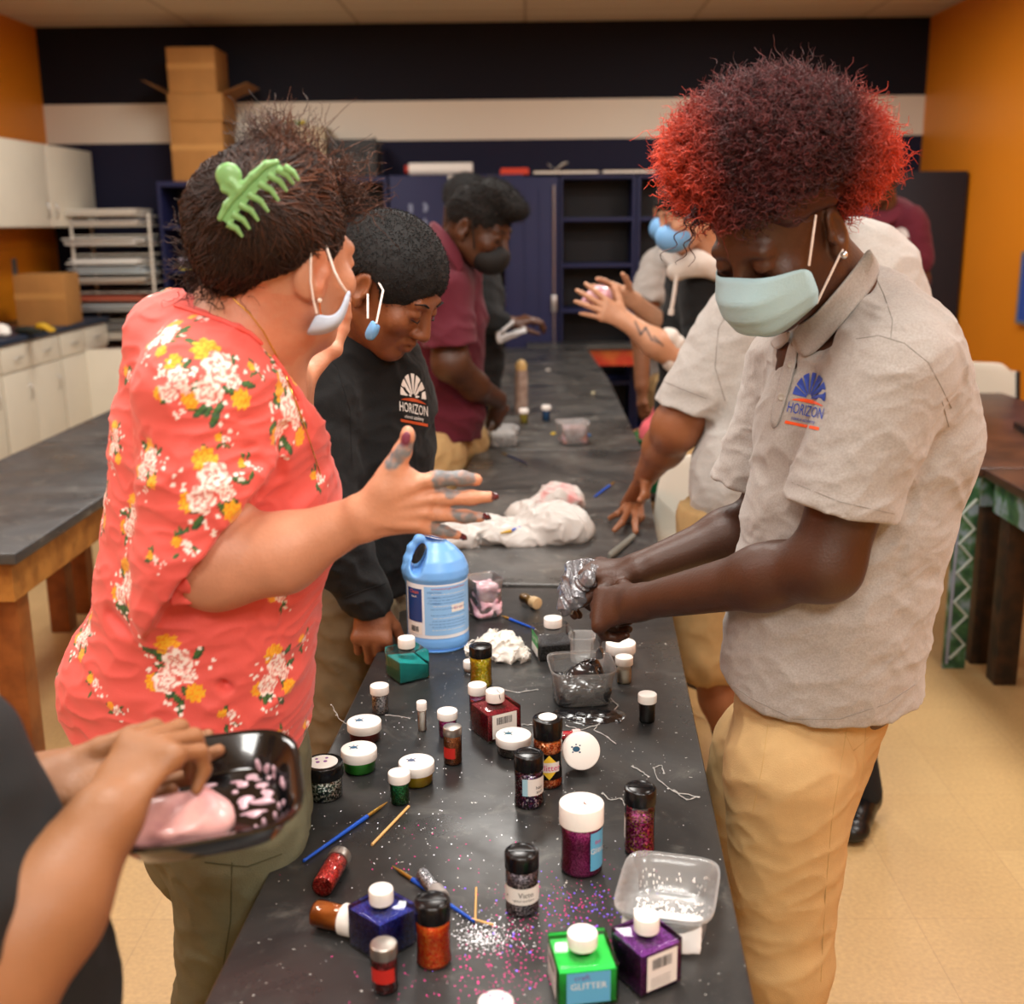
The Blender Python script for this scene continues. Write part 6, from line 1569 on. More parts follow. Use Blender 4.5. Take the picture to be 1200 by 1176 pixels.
# hem curve: lower at the front and back, higher at the side
def hemf(p):
    x = p[:, 0]; x0 = hem[0].x; x1 = hem[2].x; t = np.clip((x-x0)/(x1-x0), 0, 1)
    zh = np.interp(t, [0, .12, .3, .5, .8, 1], [P(80, 815, 1.5).z, P(112, 862, 1.45).z, P(190, 900, 1.42).z, P(250, 905, 1.42).z, P(330, 880, 1.42).z, P(362, 900, 1.5).z-.01])
    return (zh-p[:, 2]).astype(np.float32)
S.fn(hemf, 'i', .006)
S.ell(P(135, 800, 1.55), (.065, .09, .075), k=.07)
S.fn(lambda p: np.where(p[:, 2] < .7, .1, -1).astype(np.float32), 'i', 0)
def dispw(p):
    d = folds(p, 3.0, .0055, (1.2, 1, 1.6), 61, 2)+folds(p, 7, .003, (1, 1, 2.4), 62, 3)
    def crease(a, b, w, A):
        a = np.array(a); b = np.array(b); ba = b-a; t = np.clip(((p-a)@ba)/(ba@ba), 0, 1); dd = np.linalg.norm((p-a-t[:, None]*ba)*np.array([1, .45, 1]), axis=1)
        return A*np.exp(-(dd/w)**2)
    for (a, b, w, A, Y) in (((170, 520), (325, 545), .006, .006, 1.36), ((178, 545), (320, 520), .005, .005, 1.36), ((330, 500), (325, 560), .008, .010, 1.42), ((130, 720), (270, 800), .010, .009, 1.42), ((262, 745), (268, 850), .008, .007, 1.42), ((280, 400), (200, 450), .006, .004, 1.4),
                            ((268, 850), (310, 890), .006, .006, 1.42), ((180, 450), (172, 600), .008, .009, 1.42), ((180, 500), (300, 490), .005, .004, 1.36), ((220, 600), (330, 575), .006, .005, 1.36)):
        d = d+crease(P(a[0], a[1], Y), P(b[0], b[1], Y), w, A)
    return d
vv, qq = S.mesh(.0026, dispw)
for _ in range(1):
    a_ = np.zeros_like(vv, dtype=np.float64); c_ = np.zeros(len(vv))
    for x in range(4): np.add.at(a_, qq[:, x], vv[qq[:, (x+1) % 4]]); np.add.at(c_, qq[:, x], 1)
    m_ = c_ > 0; vv[m_] = (.5*vv[m_]+.5*a_[m_]/c_[m_, None]).astype(np.float32)
TS = BVHTree.FromPolygons([V(x) for x in vv.tolist()], [tuple(x) for x in qq.tolist()])
CORAL = lc('#e05a52')
colw = np.tile(CORAL, (len(vv), 1))
C_or, C_yl, C_gr, C_gd, C_pk, C_wh, C_rs = [lc(x) for x in ('#ee9418', '#f2b92a', '#3f6a34', '#2a4a2a', '#f4c2b8', '#fbeee6', '#d98078')]
def paint_cluster(cen, nrm, size, seed, small=False):
    r = np.random.default_rng(seed); n = np.array(nrm); cen = np.array(cen)
    u = np.cross(n, [0, 0, 1.0]); u /= np.linalg.norm(u)+1e-9; w = np.cross(u, n)
    d = vv-cen; near = np.nonzero((np.abs(d).max(1) < .08*size) & (np.abs(d@n) < .06))[0]
    X = d[near]@u/size; Z = d[near]@w/size; c = colw[near].copy()
    def disc(x, y, ra, rb=None, rot=0):
        rb = rb or ra; cx1 = X-x; cy1 = Z-y; a = cx1*math.cos(rot)+cy1*math.sin(rot); b = -cx1*math.sin(rot)+cy1*math.cos(rot)
        return np.sqrt((a/ra)**2+(b/rb)**2), np.arctan2(b, a)
    def put(mask, col): c[mask] = col if col.ndim == 1 else col[mask]
    def leaf(x, y, rot, L=.009):
        q, _ = disc(x, y, L, L*.42, rot); put(q < 1, C_gd); q, _ = disc(x+.0006, y+.0008, L*.75, L*.26, rot); put(q < 1, C_gr)
    def marig(x, y, R, yl=False):
        q, a = disc(x, y, R); e = 1+.12*np.sin(a*9+seed); k = np.sin(q*11+2*np.sin(a*7)); m = q < e
        col = np.where(k[:, None] > 0, C_or if not yl else C_yl, C_yl if not yl else C_or*1.1); put(m, col)
    def rose(x, y, R):
        q, a = disc(x, y, R); e = 1+.10*np.sin(a*6+seed); m = q < e
        k = np.sin(q*10+1.6*np.sin(a*5+q*3)+a); col = np.where(k[:, None] > .1, C_wh, C_pk); col = np.where((k[:, None] < -.72), C_rs, col); put(m, col)
    def dots(x, y, n_):
        for _ in range(n_):
            px, py = x+r.normal()*.009, y+r.normal()*.009; q, _2 = disc(px, py, .0026, .0022); put(q < 1, C_wh)
    for i in range(5 if small else 11):
        a = r.uniform(0, 6.28); R = r.uniform(.018, .044)*(.6 if small else 1); leaf(R*.75*math.cos(a), R*math.sin(a), a+r.uniform(-.6, .6), .008 if small else .0095)
    if small:
        dots(-.012, -.008, 8); marig(.011, .007, .009, True); rose(-.005, .002, .0085)
    else:
        marig(.004, .030, .0135); marig(-.022, -.024, .0105, True); marig(.025, -.012, .010, seed % 2 == 0); dots(.026, .014, 7); dots(.004, -.036, 8); dots(-.028, .012, 5)
        rose(-.004, .012, .0165); rose(.011, -.010, .0145); rose(-.016, -.004, .009)
    colw[near] = c
cl = [(255, 443, 1.15, 0), (247, 572, 1.1, 0), (338, 492, 1.0, 0), (155, 612, .85, 0), (148, 690, .9, 0), (205, 452, .8, 0), (190, 395, .8, 0), (205, 787, 1.15, 0), (322, 790, 1.05, 0), (98, 745, .85, 0), (135, 832, .7, 1), (268, 838, .75, 1),
      (238, 690, .8, 1), (326, 702, .8, 1), (378, 800, .7, 0), (380, 705, .7, 1), (293, 372, .75, 1), (332, 430, .8, 0), (300, 432, .6, 1), (180, 655, .6, 1), (172, 545, .75, 0), (135, 520, .7, 0), (330, 862, .7, 1), (360, 850, .7, 1), (290, 545, .6, 1), (372, 560, .7, 1), (110, 800, .7, 1), (300, 640, .8, 0), (180, 880, .6, 1), (150, 440, .7, 1), (230, 372, .6, 1), (262, 515, .5, 1), (215, 640, .75, 1), (345, 620, .8, 1), (355, 750, .7, 1)]
used = []
for i, (x, y, s_, sm) in enumerate(cl):
    h = TS.ray_cast(CAM, ray(x, y).normalized())
    if h[0] is None: continue
    paint_cluster(h[0], h[1], s_, 100+i, bool(sm)); used.append(np.array(h[0]))
r_ = np.random.default_rng(3)
for i in range(600):                     # the same print continues round the far side
    k = r_.integers(len(vv)); p_ = vv[k].astype(float)
    if min(np.linalg.norm(p_-u) for u in used) < .095: continue
    h = TS.find_nearest(V(p_)); used.append(p_); paint_cluster(p_, h[1], .9, 300+i, bool(i % 2))
M_floral = mat('coral_floral_jersey', '#808080', .62, attr=True, bump=.12, bscale=500, sheen=.15)
topw = mesh_np('floral_top', vv, qq, M_floral, fw, True, colw)
# neckline binding, knot at the sleeve
M_coral = mat('coral_jersey', '#e05a52', .65)
snapline('neck_binding', TS, [(206, 358), (230, 366), (262, 377), (292, 391), (315, 412), (334, 438), (350, 468)], .0035, M_coral, fw, .001)
kn = P(216, 685, 1.345)
S = SD(.006); S.ell(kn, (.012, .010, .009)); S.cap(kn, kn+V((.028, 0, .002)), .007, .0045); S.cap(kn+V((0, 0, -.003)), kn+V((.026, .0, -.016)), .005, .004); S.chain([kn+V((-.006, 0, 0)), kn+V((-.014, .004, -.022)), kn+V((.004, .01, -.024))], [.006, .005, .005])
S.chain([kn+V((.002, 0, .006)), kn+V((.018, 0, .035)), kn+V((.032, .004, .058))], [.008, .007, .006])
sobj('sleeve_knot', S, .0025, M_coral, fw, disp=lambda p: .0015*fnoise(p, 40, 2))
# trousers
M_olive = mat('olive_denim', '#6a6a52', .85, var=.15, vscale=25, bump=.25, bscale=500)
def lx(S): S.loft([(P(262, 880, 1.55), .125, .125), (P(262, 940, 1.56), .13, .13)], (1, 0, 0), k=.03)
trw = legs(fw, M_olive, [P(282, 985, 1.48), P(240, 985, 1.66)], [P(268, 1180, 1.50), V((-.42, 1.68, .45))], [V((-.40, 1.5, .07)), V((-.44, 1.68, .07))], [.095, .075, .055], .005, lx, 71, .005, cut=(P(262, 860, 1.5), (0, 0, 1), 'i', .004))
TT = bvh(trw)
for pts in ([(272, 1010), (270, 1080), (262, 1130), (250, 1176)], [(240, 1010), (290, 1015), (330, 1000)]): snapline('seam', TT, pts, .0009, mat('olive_seam', '#45462f', .9), fw, .0004)
shoe((-.33, 1.44, 0), (-.43, 1.5, 0), parent=fw); shoe((-.36, 1.68, 0), (-.46, 1.68, 0), parent=fw)
# hair: volume swept back into a claw clip
def wl(x, y, z): return np.array(LW(x, y, z))
S = SD(.03)
S.ell(LW(0, -.025, .045), (.084, .105, .088), MW); S.ell(P(301, 268, 1.45), (.058, .065, .062)); S.ell(P(272, 303, 1.45), (.034, .05, .036), k=.03); S.ell(P(330, 205, 1.48), (.055, .055, .035), k=.03)
S.ell(LW(0, .10, -.01), (.075, .055, .085), MW, 's', .012)
for q in (-1, 1): S.cap(LW(q*.13, -.005, -.028), LW(q*.06, -.005, -.028), .036, None, 's', .01)
S.cap(LW(-.12, .035, -.045), LW(.12, .035, -.045), .045, None, 's', .015)
S.ell(P(345, 365, 1.44), (.07, .08, .045), None, 's', .02)
hw_ = hair_mat('brown_hair', .6)
clip_c = np.array(P(292, 228, 1.385))
def hcw(p, t, r):  # strands lighter towards upper right: highlight put into the hair colour
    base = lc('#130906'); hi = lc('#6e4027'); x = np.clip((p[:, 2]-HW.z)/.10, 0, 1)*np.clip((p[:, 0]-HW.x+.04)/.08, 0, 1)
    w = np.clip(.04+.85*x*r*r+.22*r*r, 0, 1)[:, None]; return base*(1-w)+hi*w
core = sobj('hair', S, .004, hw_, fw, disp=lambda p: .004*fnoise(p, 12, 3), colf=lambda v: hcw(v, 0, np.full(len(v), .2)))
TC = bvh(core); v = np.array([q.co[:] for q in core.data.vertices]); nn = np.array([q.normal[:] for q in core.data.vertices])
r_ = np.random.default_rng(8); idx = r_.choice(len(v), 8000); paths = []; rads = []; cols = []
K = 14
for k in idx:
    p = v[k].astype(float); n = nn[k].astype(float); d = clip_c-p; dist = np.linalg.norm(d); L = .05+.05*r_.random()
    d /= dist+1e-9; pts = []; q = p.copy()
    wob = r_.normal(size=3)*.30; lift = .0015+.004*r_.random()**2
    for j in range(K):
        h = TC.find_nearest(V(q)); nj = np.array(h[1]); base = np.array(h[0])
        q = base+nj*(lift*math.sin(PI*min(1, .15+j/(K-1)))+.001); pts.append(q)
        dd = clip_c-q; dd = dd/(np.linalg.norm(dd)+1e-9)+wob; dd -= nj*np.dot(dd, nj); dd /= np.linalg.norm(dd)+1e-9; q = q+dd*L/K
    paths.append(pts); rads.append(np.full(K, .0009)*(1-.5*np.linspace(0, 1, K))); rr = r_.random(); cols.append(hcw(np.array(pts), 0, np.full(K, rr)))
# loose ends: messy top tuft, stray front curls
def strays(c, rad, n, up, L, seed, curl=.006):
    r = np.random.default_rng(seed)
    for _ in range(n):
        p = np.array(c)+r.normal(size=3)*rad; d = np.array(up)+r.normal(size=3)*.45; d /= np.linalg.norm(d); a = np.cross(d, r.normal(size=3)); a /= np.linalg.norm(a); l = L*(.5+.8*r.random()); b = r.normal(size=3)*.5
        pts = [p+d*l*t+a*curl*math.sin(5*t+r.random())+b*l*t*t*.5 for t in np.linspace(0, 1, K)]
        paths.append(pts); rads.append(np.full(K, .0007)*(1-.6*np.linspace(0, 1, K))); cols.append(hcw(np.array(pts), 0, np.full(K, .3+.7*r.random())))
strays(P(335, 190, 1.47), .020, 700, (.1, 0, 1), .032, 1); strays(P(315, 180, 1.46), .016, 300, (-.5, 0, .9), .03, 11); strays(P(246, 268, 1.45), .016, 160, (-1, 0, .1), .012, 12, .006); strays(P(252, 300, 1.45), .014, 400, (-1, 0, -.2), .03, 2, .010); strays(P(262, 320, 1.45), .02, 300, (-.4, 0, -1), .03, 3, .008)
strays(P(392, 230, 1.53), .014, 140, (1, .1, -.1), .05, 4, .012); strays(P(385, 205, 1.52), .012, 100, (1, 0, .2), .04, 5, .012)

tubes_np('hair_strands', np.array(paths), np.array(rads), np.array(cols), hw_, fw)
# claw clip
M_clip = mat('sage_green_plastic', '#7cae6e', .3)
Yc = 1.362
def C3(x, y, dy=0): return P(x, y, Yc+dy)
bcl = MB(); arc = [(258, 256), (266, 240), (280, 224), (297, 206), (312, 193), (324, 190)]
arcs = [C3(x, y, .0) for x, y in arc]
b = MB(); b.tube(arcs, [.003, .004, .0042, .0042, .004, .003], 10, flat=.8)
spine = []
for i in range(8):
    t = i/7; k = min(int(t*5), 4); f_ = t*5-k; x = arc[k][0]*(1-f_)+arc[k+1][0]*f_; y = arc[k][1]*(1-f_)+arc[k+1][1]*f_
    x += 9; y += 6; L_ = 17+6*math.sin(PI*t)
    p0 = C3(x, y, -.001); p1 = C3(x+L_*.62, y+L_*.35, .0); p2 = C3(x+L_, y+L_*.9, .004); b.tube([p0, p1, p2], [.0050, .0036, .0018], 8)
vs = []
for (x, y) in arc: vs += [C3(x-1, y-1, .001), C3(x+13, y+9, -.003), C3(x+13, y+9, .001), C3(x-1, y-1, .005)]
b.add(vs, [(4*i+a, 4*i+(a+1) % 4, 4*i+4+(a+1) % 4, 4*i+4+a) for i in range(5) for a in range(4)]+[(0, 1, 2, 3), (23, 22, 21, 20)], None, True)
o = b.build('claw_clip', M_clip, fw, True)
S = SD(.004); S.ell(C3(268, 206, .0), (.0155, .005, .015)); S.cap(C3(272, 214), C3(279, 221), .006, .006); S.cap(C3(262, 222), C3(272, 226), .004, .004)
S.chain(arcs, [.0035, .0045, .0048, .0048, .0045, .0035], k=.003)
sobj('clip_grip', S, .0015, M_clip, fw)
# necklace, earring, mask
M_gold = mat('gold_chain', '#d8a850', .25, metal=1)
Tn = [TW, TS]
snapline('necklace', Tn, [(264, 338), (276, 352), (293, 368), (308, 388), (320, 410), (330, 430), (345, 470), (352, 490)], .0009, M_gold, fw, .0015, 10)
snapline('necklace', TS, [(345, 470), (356, 500), (366, 530), (374, 556)], .0008, M_gold, fw, .002, 8)
ea = LW(.086, -.006, -.042); MB().ball(ea, .003, 6).build('earring', mat('pearl_stud', '#e8ddd0', .2), fw, True)
MB().tube([ea, ea+V((0, 0, -.012)), ea+V((.002, 0, -.02))], .0008, 5).build('earring', M_gold, fw, True)
# mask pulled below the chin
Ym = 1.435
def m3(x, y, dy=0): return P(x, y, Ym+dy)
sheet('face_mask', [[m3(371, 366, 0), m3(385, 372, .0), m3(397, 366, .01), m3(403, 352, .02), m3(407, 339, .03)],
                    [m3(366, 378, -.002), m3(382, 383, -.003), m3(397, 375, .006), m3(405, 360, .018), m3(411, 342, .03)],
                    [m3(358, 391, .0), m3(378, 390, .0), m3(396, 382, .008), m3(404, 370, .02), m3(409, 352, .03)],
                    [m3(362, 392, .03), m3(380, 392, .03), m3(396, 384, .035), m3(404, 371, .04), m3(409, 353, .045)]], M_maskb2, fw, .0016, 2)
MB().tube([LW(.082, -.022, .018), P(364, 330, 1.425), m3(367, 350, -.004), m3(371, 367, 0)], .0016, 8).build('mask_loop', M_strap, fw, True)
MB().tube([LW(.080, .002, .028), P(392, 318, 1.44), m3(399, 332, .005), m3(406, 342, .02)], .0016, 8).build('mask_loop', M_strap, fw, True)
# ================= generic short hair cap
def hair_cap(parent, L, M, s, c, tint, grow=.010, cut_z=.012, extra=None, seed=1, name='hair', amp=.003, n=6000, ln=.006, h=.004, front=.068):
    S = SD(.02); S.ell(L(0, -.014, .038), ((.077+grow)*s, (.098+grow)*s, (.084+grow)*s), M)
    if extra: extra(S)
    S.ell(L(0, .115, -.015), (.085*s, .05*s, .075*s), M, 's', .012)         # face
    for q in (-1, 1): S.cap(L(q*.15, -.008, -.008), L(q*.07, -.008, -.008), .030*s, None, 's', .008)
    S.plane(L(0, -.03, -.035), (M @ V((0, -.15, -1))), 'i', .01); S.plane(L(0, .05, -.02), (M @ V((0, .75, -.62))), 'i', .01)
    m = hair_mat('short_hair_'+tint.strip('#'), .8); colf = lambda p, t, r: np.tile(lc(tint), (len(p), 1))*(.7+.9*(r if np.ndim(r) else np.full(len(p), .3)))[:, None]
    o = sobj(name, S, h, m, parent, disp=lambda p: amp*fnoise(p, 45, seed), colf=lambda v: colf(v, 0, np.full(len(v), .3)))
    v = np.array([q.co[:] for q in o.data.vertices]); nn = np.array([q.normal[:] for q in o.data.vertices]); r = np.random.default_rng(seed)
    k = r.choice(len(v), min(n, len(v)), replace=len(v) < n); curls(name+'_curls', v[k], nn[k], ln, .0016, .004, colf, m, parent, .0006, 7, seed, .5); return o
def facial(parent, L, M, s, tint='#0c0807', lashes=True, brows=True):
    m = mat('brow_hair', tint, .8)
    for q in (-1, 1):
        if brows: MB().tube([L(q*.017, .094, .022), L(q*.034, .092, .028), L(q*.050, .080, .022)], [.0022*s, .0032*s, .0014*s], 8, flat=.6).build('eyebrow', m, parent, True)
        if lashes: MB().tube([L(q*.019, .0925, -.006), L(q*.032, .0965, -.009), L(q*.046, .0875, -.006)], [.0008*s, .0014*s, .0008*s], 6).build('eyelash', m, parent, True)
# ================= boy in black hoodie
f3 = fig('person with short black hair in black hoodie leaning on a fist beside the blue jug', (-.36, 2.45))
sk3 = skin('warm_brown_skin', '#7a482c', .45)
S = SD(.014); H3 = P(456, 335, 2.36); ph = R_(22); pt = R_(36)
f = V((math.cos(ph)*math.cos(pt), -math.sin(ph)*math.cos(pt), -math.sin(pt)))
L3, M3 = head(S, H3, f, (0, 0, 1), 1.10)
nb = P(424, 410, 2.46); S.cap(L3(0, -.03, -.03), nb, .062, .068, k=.03)
S.ell(L3(-.03, .06, -.05), (.03, .03, .03), k=.03)
w3 = P(432, 700, 2.27)
S.chain([P(385, 590, 2.28), w3], [.045, .033], k=.02)
d3 = (P(438, 735, 2.24)-w3).normalized()
hand(S, w3, V((.08, -.35, -1)), V((0, -1, .35)), -1, 1.08, (38, 40, 42, 46), (85, 85, 85, 80), 4, 20, 30)
wf3 = P(482, 610, 2.5); S.chain([P(470, 560, 2.52), wf3], [.04, .03]); hand(S, wf3, V((-.15, -.1, -1)), V((.9, -.4, 0)), 1, 1.0, (30, 32, 36, 40), (50, 50, 55, 55), 3, 20, 35)
sobj('body', S, .0032, sk3, f3); facial(f3, L3, M3, 1.1)
hair_cap(f3, L3, M3, 1.10, H3, '#0b0a0a', .009, seed=21, ln=.0035, amp=.0015)
S = SD(.035)
S.loft([(P(425, 440, 2.48), .145, .11), (P(424, 520, 2.48), .150, .135), (P(420, 620, 2.47), .145, .135), (P(420, 700, 2.47), .14, .13)], (1, 0, 0), k=.02)
S.cap(P(420, 425, 2.46), P(378, 455, 2.38), .085, .085, k=.04); S.cap(P(430, 430, 2.5), P(468, 465, 2.52), .07, .07, k=.04)
S.chain([P(376, 460, 2.36), P(372, 560, 2.32), P(392, 640, 2.27), P(424, 690, 2.27)], [.082, .078, .066, .050], k=.03)
S.chain([P(468, 470, 2.52), P(470, 560, 2.52), P(478, 600, 2.5)], [.07, .062, .048], k=.03)
def cuff(p): return None
S.cap(P(418, 683, 2.27), P(431, 703, 2.27), .048, .046, k=.01)
hd = P(412, 412, 2.47)
for i in range(7):
    a = -PI*.62+i*PI*.9/6; S.ell(hd+V((.075*math.sin(a)+.015, -.085*math.cos(a)*.9, -.015+.02*math.cos(a))), (.036, .036, .030), k=.03)
S.plane(P(432, 708, 2.27), V((.28, 0, -1)), 'i', .004, ) if False else None
S.cap(L3(0, -.02, -.035), P(428, 412, 2.46), .058, .07, 's', .012); S.cap(P(470, 425, 2.30), P(462, 398, 2.22), .035, .05, 's', .03)
S.plane(P(420, 712, 2.3), (0, 0, -1), 'i', .01)
ho3 = sobj('hoodie', S, .0045, M_blk, f3, disp=lambda p: folds(p, 3.4, .010, (1.3, 1, 1.6), 81, 2)+folds(p, 8, .003, (1, 1, 2), 82))
T3 = bvh(ho3); logo(T3, f3, (484, 466), (15, 3), (-1, -27), True)
snapline('cuff_seam', T3, [(404, 700), (425, 692), (452, 683)], .0012, mat('black_seam', '#050506', .9), f3, .0003)
snapline('seam', T3, [(368, 400), (395, 430), (410, 480), (412, 540)], .0012, MATS['black_seam'], f3, .0003)
rows = [[P(434, 378, 2.235), P(437, 374, 2.225), P(441, 380, 2.225), P(446, 381, 2.23)], [P(427, 390, 2.24), P(434, 388, 2.22), P(440, 386, 2.22), P(444, 388, 2.23)], [P(429, 398, 2.25), P(435, 399, 2.23), P(439, 397, 2.23), P(442, 392, 2.24)]]
sheet('face_mask', rows, mat('bright_blue_mask', '#6fa6d8', .6), f3, .0015, 2)
MB().tube([P(441, 326, 2.28), P(449, 340, 2.25), P(441, 379, 2.225)], .0022, 8).build('mask_loop', M_strap, f3, True); MB().tube([P(431, 345, 2.27), P(431, 360, 2.24), P(431, 373, 2.235)], .0022, 8).build('mask_loop', M_strap, f3, True)
M_olk = mat('olive_khaki', '#6f624a', .85, var=.15, vscale=25)
legs(f3, M_olk, [P(412, 715, 2.40), P(440, 715, 2.56)], [P(398, 900, 2.40), P(440, 890, 2.60)], [V((-.40, 2.5, .07)), V((-.30, 2.65, .07))], [.105, .08, .06], .007, None, 91, .008)
shoe((-.33, 2.42, 0), (-.43, 2.5, 0), parent=f3); shoe((-.22, 2.6, 0), (-.32, 2.66, 0), parent=f3)
# ================= man in maroon polo
f2 = fig('person with high top hair and black mask in maroon polo reaching into a far tub', (-.33, 4.15))
sk2 = skin('dark_brown_skin', '#4a2c1c', .45)
S = SD(.014); H2 = P(561, 266, 4.1); ph = R_(24); pt = R_(24)
f = V((math.cos(ph)*math.cos(pt), -math.sin(ph)*math.cos(pt), -math.sin(pt)))
L2, M2 = head(S, H2, f, (0, 0, 1), 1.16)
nb = P(530, 300, 4.2); S.cap(L2(0, -.03, -.03), nb, .068, .075, k=.03)
e2, w2 = P(545, 452, 4.0), P(583, 468, 4.28)
S.chain([P(522, 350, 4.05), P(528, 425, 3.98), P(556, 452, 4.1), w2], [.07, .062, .05, .034], k=.03)
hand(S, w2, (P(590, 494, 4.36)-w2), V((.5, -.8, .3)), 1, 1.1, (22, 24, 26, 28), (24, 24, 24, 24), 1, 20, 20)
sobj('body', S, .0045, sk2, f2); facial(f2, L2, M2, 1.16)
def ex(S):
    S.ell(L2(0, .02, .110), (.066, .080, .045), M2, k=.03); S.ell(L2(0, .085, .095), (.055, .05, .036), M2, k=.03)
hair_cap(f2, L2, M2, 1.16, H2, '#0e0a08', .002, extra=ex, seed=22, amp=.008, n=5000, ln=.012, h=.006)
S = SD(.05)
S.loft([(P(520, 310, 4.22), .13, .11), (P(520, 370, 4.24), .155, .14), (P(515, 440, 4.24), .155, .15), (P(516, 510, 4.24), .15, .145)], (1, 0, 0), k=.02)
S.cap(P(524, 305, 4.2), P(520, 345, 4.05), .085, .095, k=.04)
Q = SD(.01); Q.cap(P(521, 345, 4.05), P(527, 410, 3.98), .098, .092); Q.plane(P(527, 402, 3.98), V((.1, 0, -1)), 'i', .005); S.sdf(Q, 'u', .03)
S.ell(P(540, 485, 4.2), (.08, .09, .07), k=.05)
S.cap(L2(0, -.02, -.035), P(531, 298, 4.2), .062, .072, 's', .01); S.plane(P(515, 514, 4.2), (0, 0, -1), 'i', .006)
sh2 = sobj('polo_shirt', S, .0065, M_maroon, f2, disp=lambda p: folds(p, 2.6, .012, (1, 1, 2), 83, 2)); T2 = bvh(sh2)
sheet('collar', [[P(507, 256, 4.18), P(520, 268, 4.08), P(536, 288, 4.04), P(545, 312, 4.03)], [P(500, 268, 4.16), P(513, 285, 4.04), P(528, 305, 4.0), P(540, 325, 4.0)]], M_maroon, f2, .006, 2)
S = SD(.01); S.ell(L2(0, .066, -.07), (.066, .07, .056), M2, k=.02); S.ell(L2(0, .10, -.045), (.03, .03, .03), M2, k=.03)
sobj('face_mask', S, .005, mat('black_mask', '#0c0c0d', .7), f2)
MB().tube([L2(.066, .04, -.05), L2(.086, .01, .03)], .003, 6).build('mask_loop', mat('black_mask', '#0c0c0d', .7), f2, True)
legs(f2, M_khaki, [P(508, 530, 4.18), P(535, 520, 4.42)], [P(505, 640, 4.15), P(545, 630, 4.5)], [V((-.36, 4.2, .07)), V((-.30, 4.5, .07))], [.125, .085, .065], .008, None, 92, .01)
shoe((-.30, 4.1, 0), (-.40, 4.2, 0), parent=f2); shoe((-.2, 4.45, 0), (-.32, 4.5, 0), parent=f2)
# ================= person in black behind him
f4 = fig('person in black sweatshirt behind the maroon polo, holding clear packaging', (-.1, 5.3))
S = SD(.014); H4 = P(548, 245, 5.2); f = V((.8, -.1, -.5))
L4, M4 = head(S, H4, f, (0, 0, 1), 1.1); S.cap(L4(0, -.03, -.03), P(535, 290, 5.3), .06, .07, k=.03)
w4 = P(596, 378, 5.2); S.chain([P(537, 300, 5.3), P(552, 330, 5.25), P(560, 380, 5.2)], [.06, .06, .045]); S.chain([P(560, 380, 5.2), w4], [.045, .032]); hand(S, w4, V((1, .2, .15)), V((0, -.3, 1)), 1, 1.1, (20, 22, 24, 26), (40, 40, 40, 40), 6, 20, 40)
sobj('body', S, .007, sk2, f4); hair_cap(f4, L4, M4, 1.1, H4, '#0b0909', .012, seed=23, h=.008, n=2500, ln=.01)
S = SD(.05); S.loft([(P(545, 305, 5.3), .14, .11), (P(552, 350, 5.3), .14, .13), (P(552, 420, 5.3), .14, .13), (P(550, 460, 5.3), .14, .13)], (1, 0, 0)); S.chain([P(560, 320, 5.25), P(568, 372, 5.18), P(590, 377, 5.2)], [.07, .062, .045], k=.03)
S.cap(L4(0, -.02, -.04), P(537, 288, 5.3), .06, .06, 's', .01)
sobj('sweatshirt', S, .009, M_blk, f4, disp=lambda p: folds(p, 3, .01, (1, 1, 2), 84, 2))
legs(f4, M_khakid, [P(543, 465, 5.25), P(560, 465, 5.4)], [P(542, 530, 5.2), P(562, 530, 5.5)], [V((-.24, 5.25, .07)), V((-.16, 5.45, .07))], [.11, .08, .06], .01, None, 93, .01)
shoe((-.16, 5.15, 0), (-.27, 5.25, 0), parent=f4); shoe((-.06, 5.4, 0), (-.18, 5.45, 0), parent=f4)
t = thing('plastic_package', 'crinkled clear plastic package held over the far table', 'package', P(600, 392, 5.15))
S = SD(.01); S.box((0, 0, 0), (.07, .05, .012), Matrix.Rotation(-.35, 3, 'Y'), .006); S.box((-.03, 0, .03), (.05, .05, .006), Matrix.Rotation(-.7, 3, 'Y'), .004)
o = sobj('package_film', S, .005, mat('crinkled_clear_film', '#b9b9b9', .15, bump=.5, bscale=40, coat=.6, alpha=.75), None, disp=lambda p: .008*fnoise(p, 14, 3)); o.parent = t
# ================= heavy set student in grey polo, behind
f6 = fig('person in grey polo and khaki shorts pressing a spread hand on the table, face hidden', (.95, 3.0))
sk6 = skin('mid_brown_skin', '#8a5637', .45)
S = SD(.02)
H6 = P(935, 262, 2.85); L6, M6 = head(S, H6, V((-.75, -.25, -.6)), (0, 0, 1), 1.08)
S.cap(L6(0, -.03, -.03), P(972, 318, 2.98), .065, .08, k=.03)
s6, e6, w6 = P(862, 392, 2.98), P(793, 500, 3.02), P(758, 556, 3.24)
S.chain([s6, e6, e6.lerp(w6, .4), w6], [.082, .063, .055, .033], k=.03)
# spread hand on the table
Zt = .772
K6 = [PZ(744, 586, .795), PZ(736, 588, .80), PZ(728, 592, .795), PZ(752, 590, .79)]
S.ecap(w6, PZ(741, 590, .797), (.030, .022), (.040, .016), (1, .3, 0), k=.02)
S.chain([PZ(735, 592, .797), PZ(724, 602, .790), PZ(715, 607, Zt)], [.012, .0095, .0085], k=.006)
S.chain([PZ(739, 594, .797), PZ(729, 612, .790), PZ(720, 621, Zt)], [.012, .0098, .0085], k=.006)
S.chain([PZ(746, 594, .797), PZ(744, 612, .790), PZ(745, 623, Zt)], [.012, .0098, .0085], k=.006)
S.chain([PZ(750, 592, .797), PZ(752, 606, .788), PZ(747, 613, Zt)], [.011, .0090, .0075], k=.006)
S.chain([P(757, 568, 3.20), P(756, 580, 3.14), P(750, 586, 3.10)], [.016, .012, .0095], k=.014)
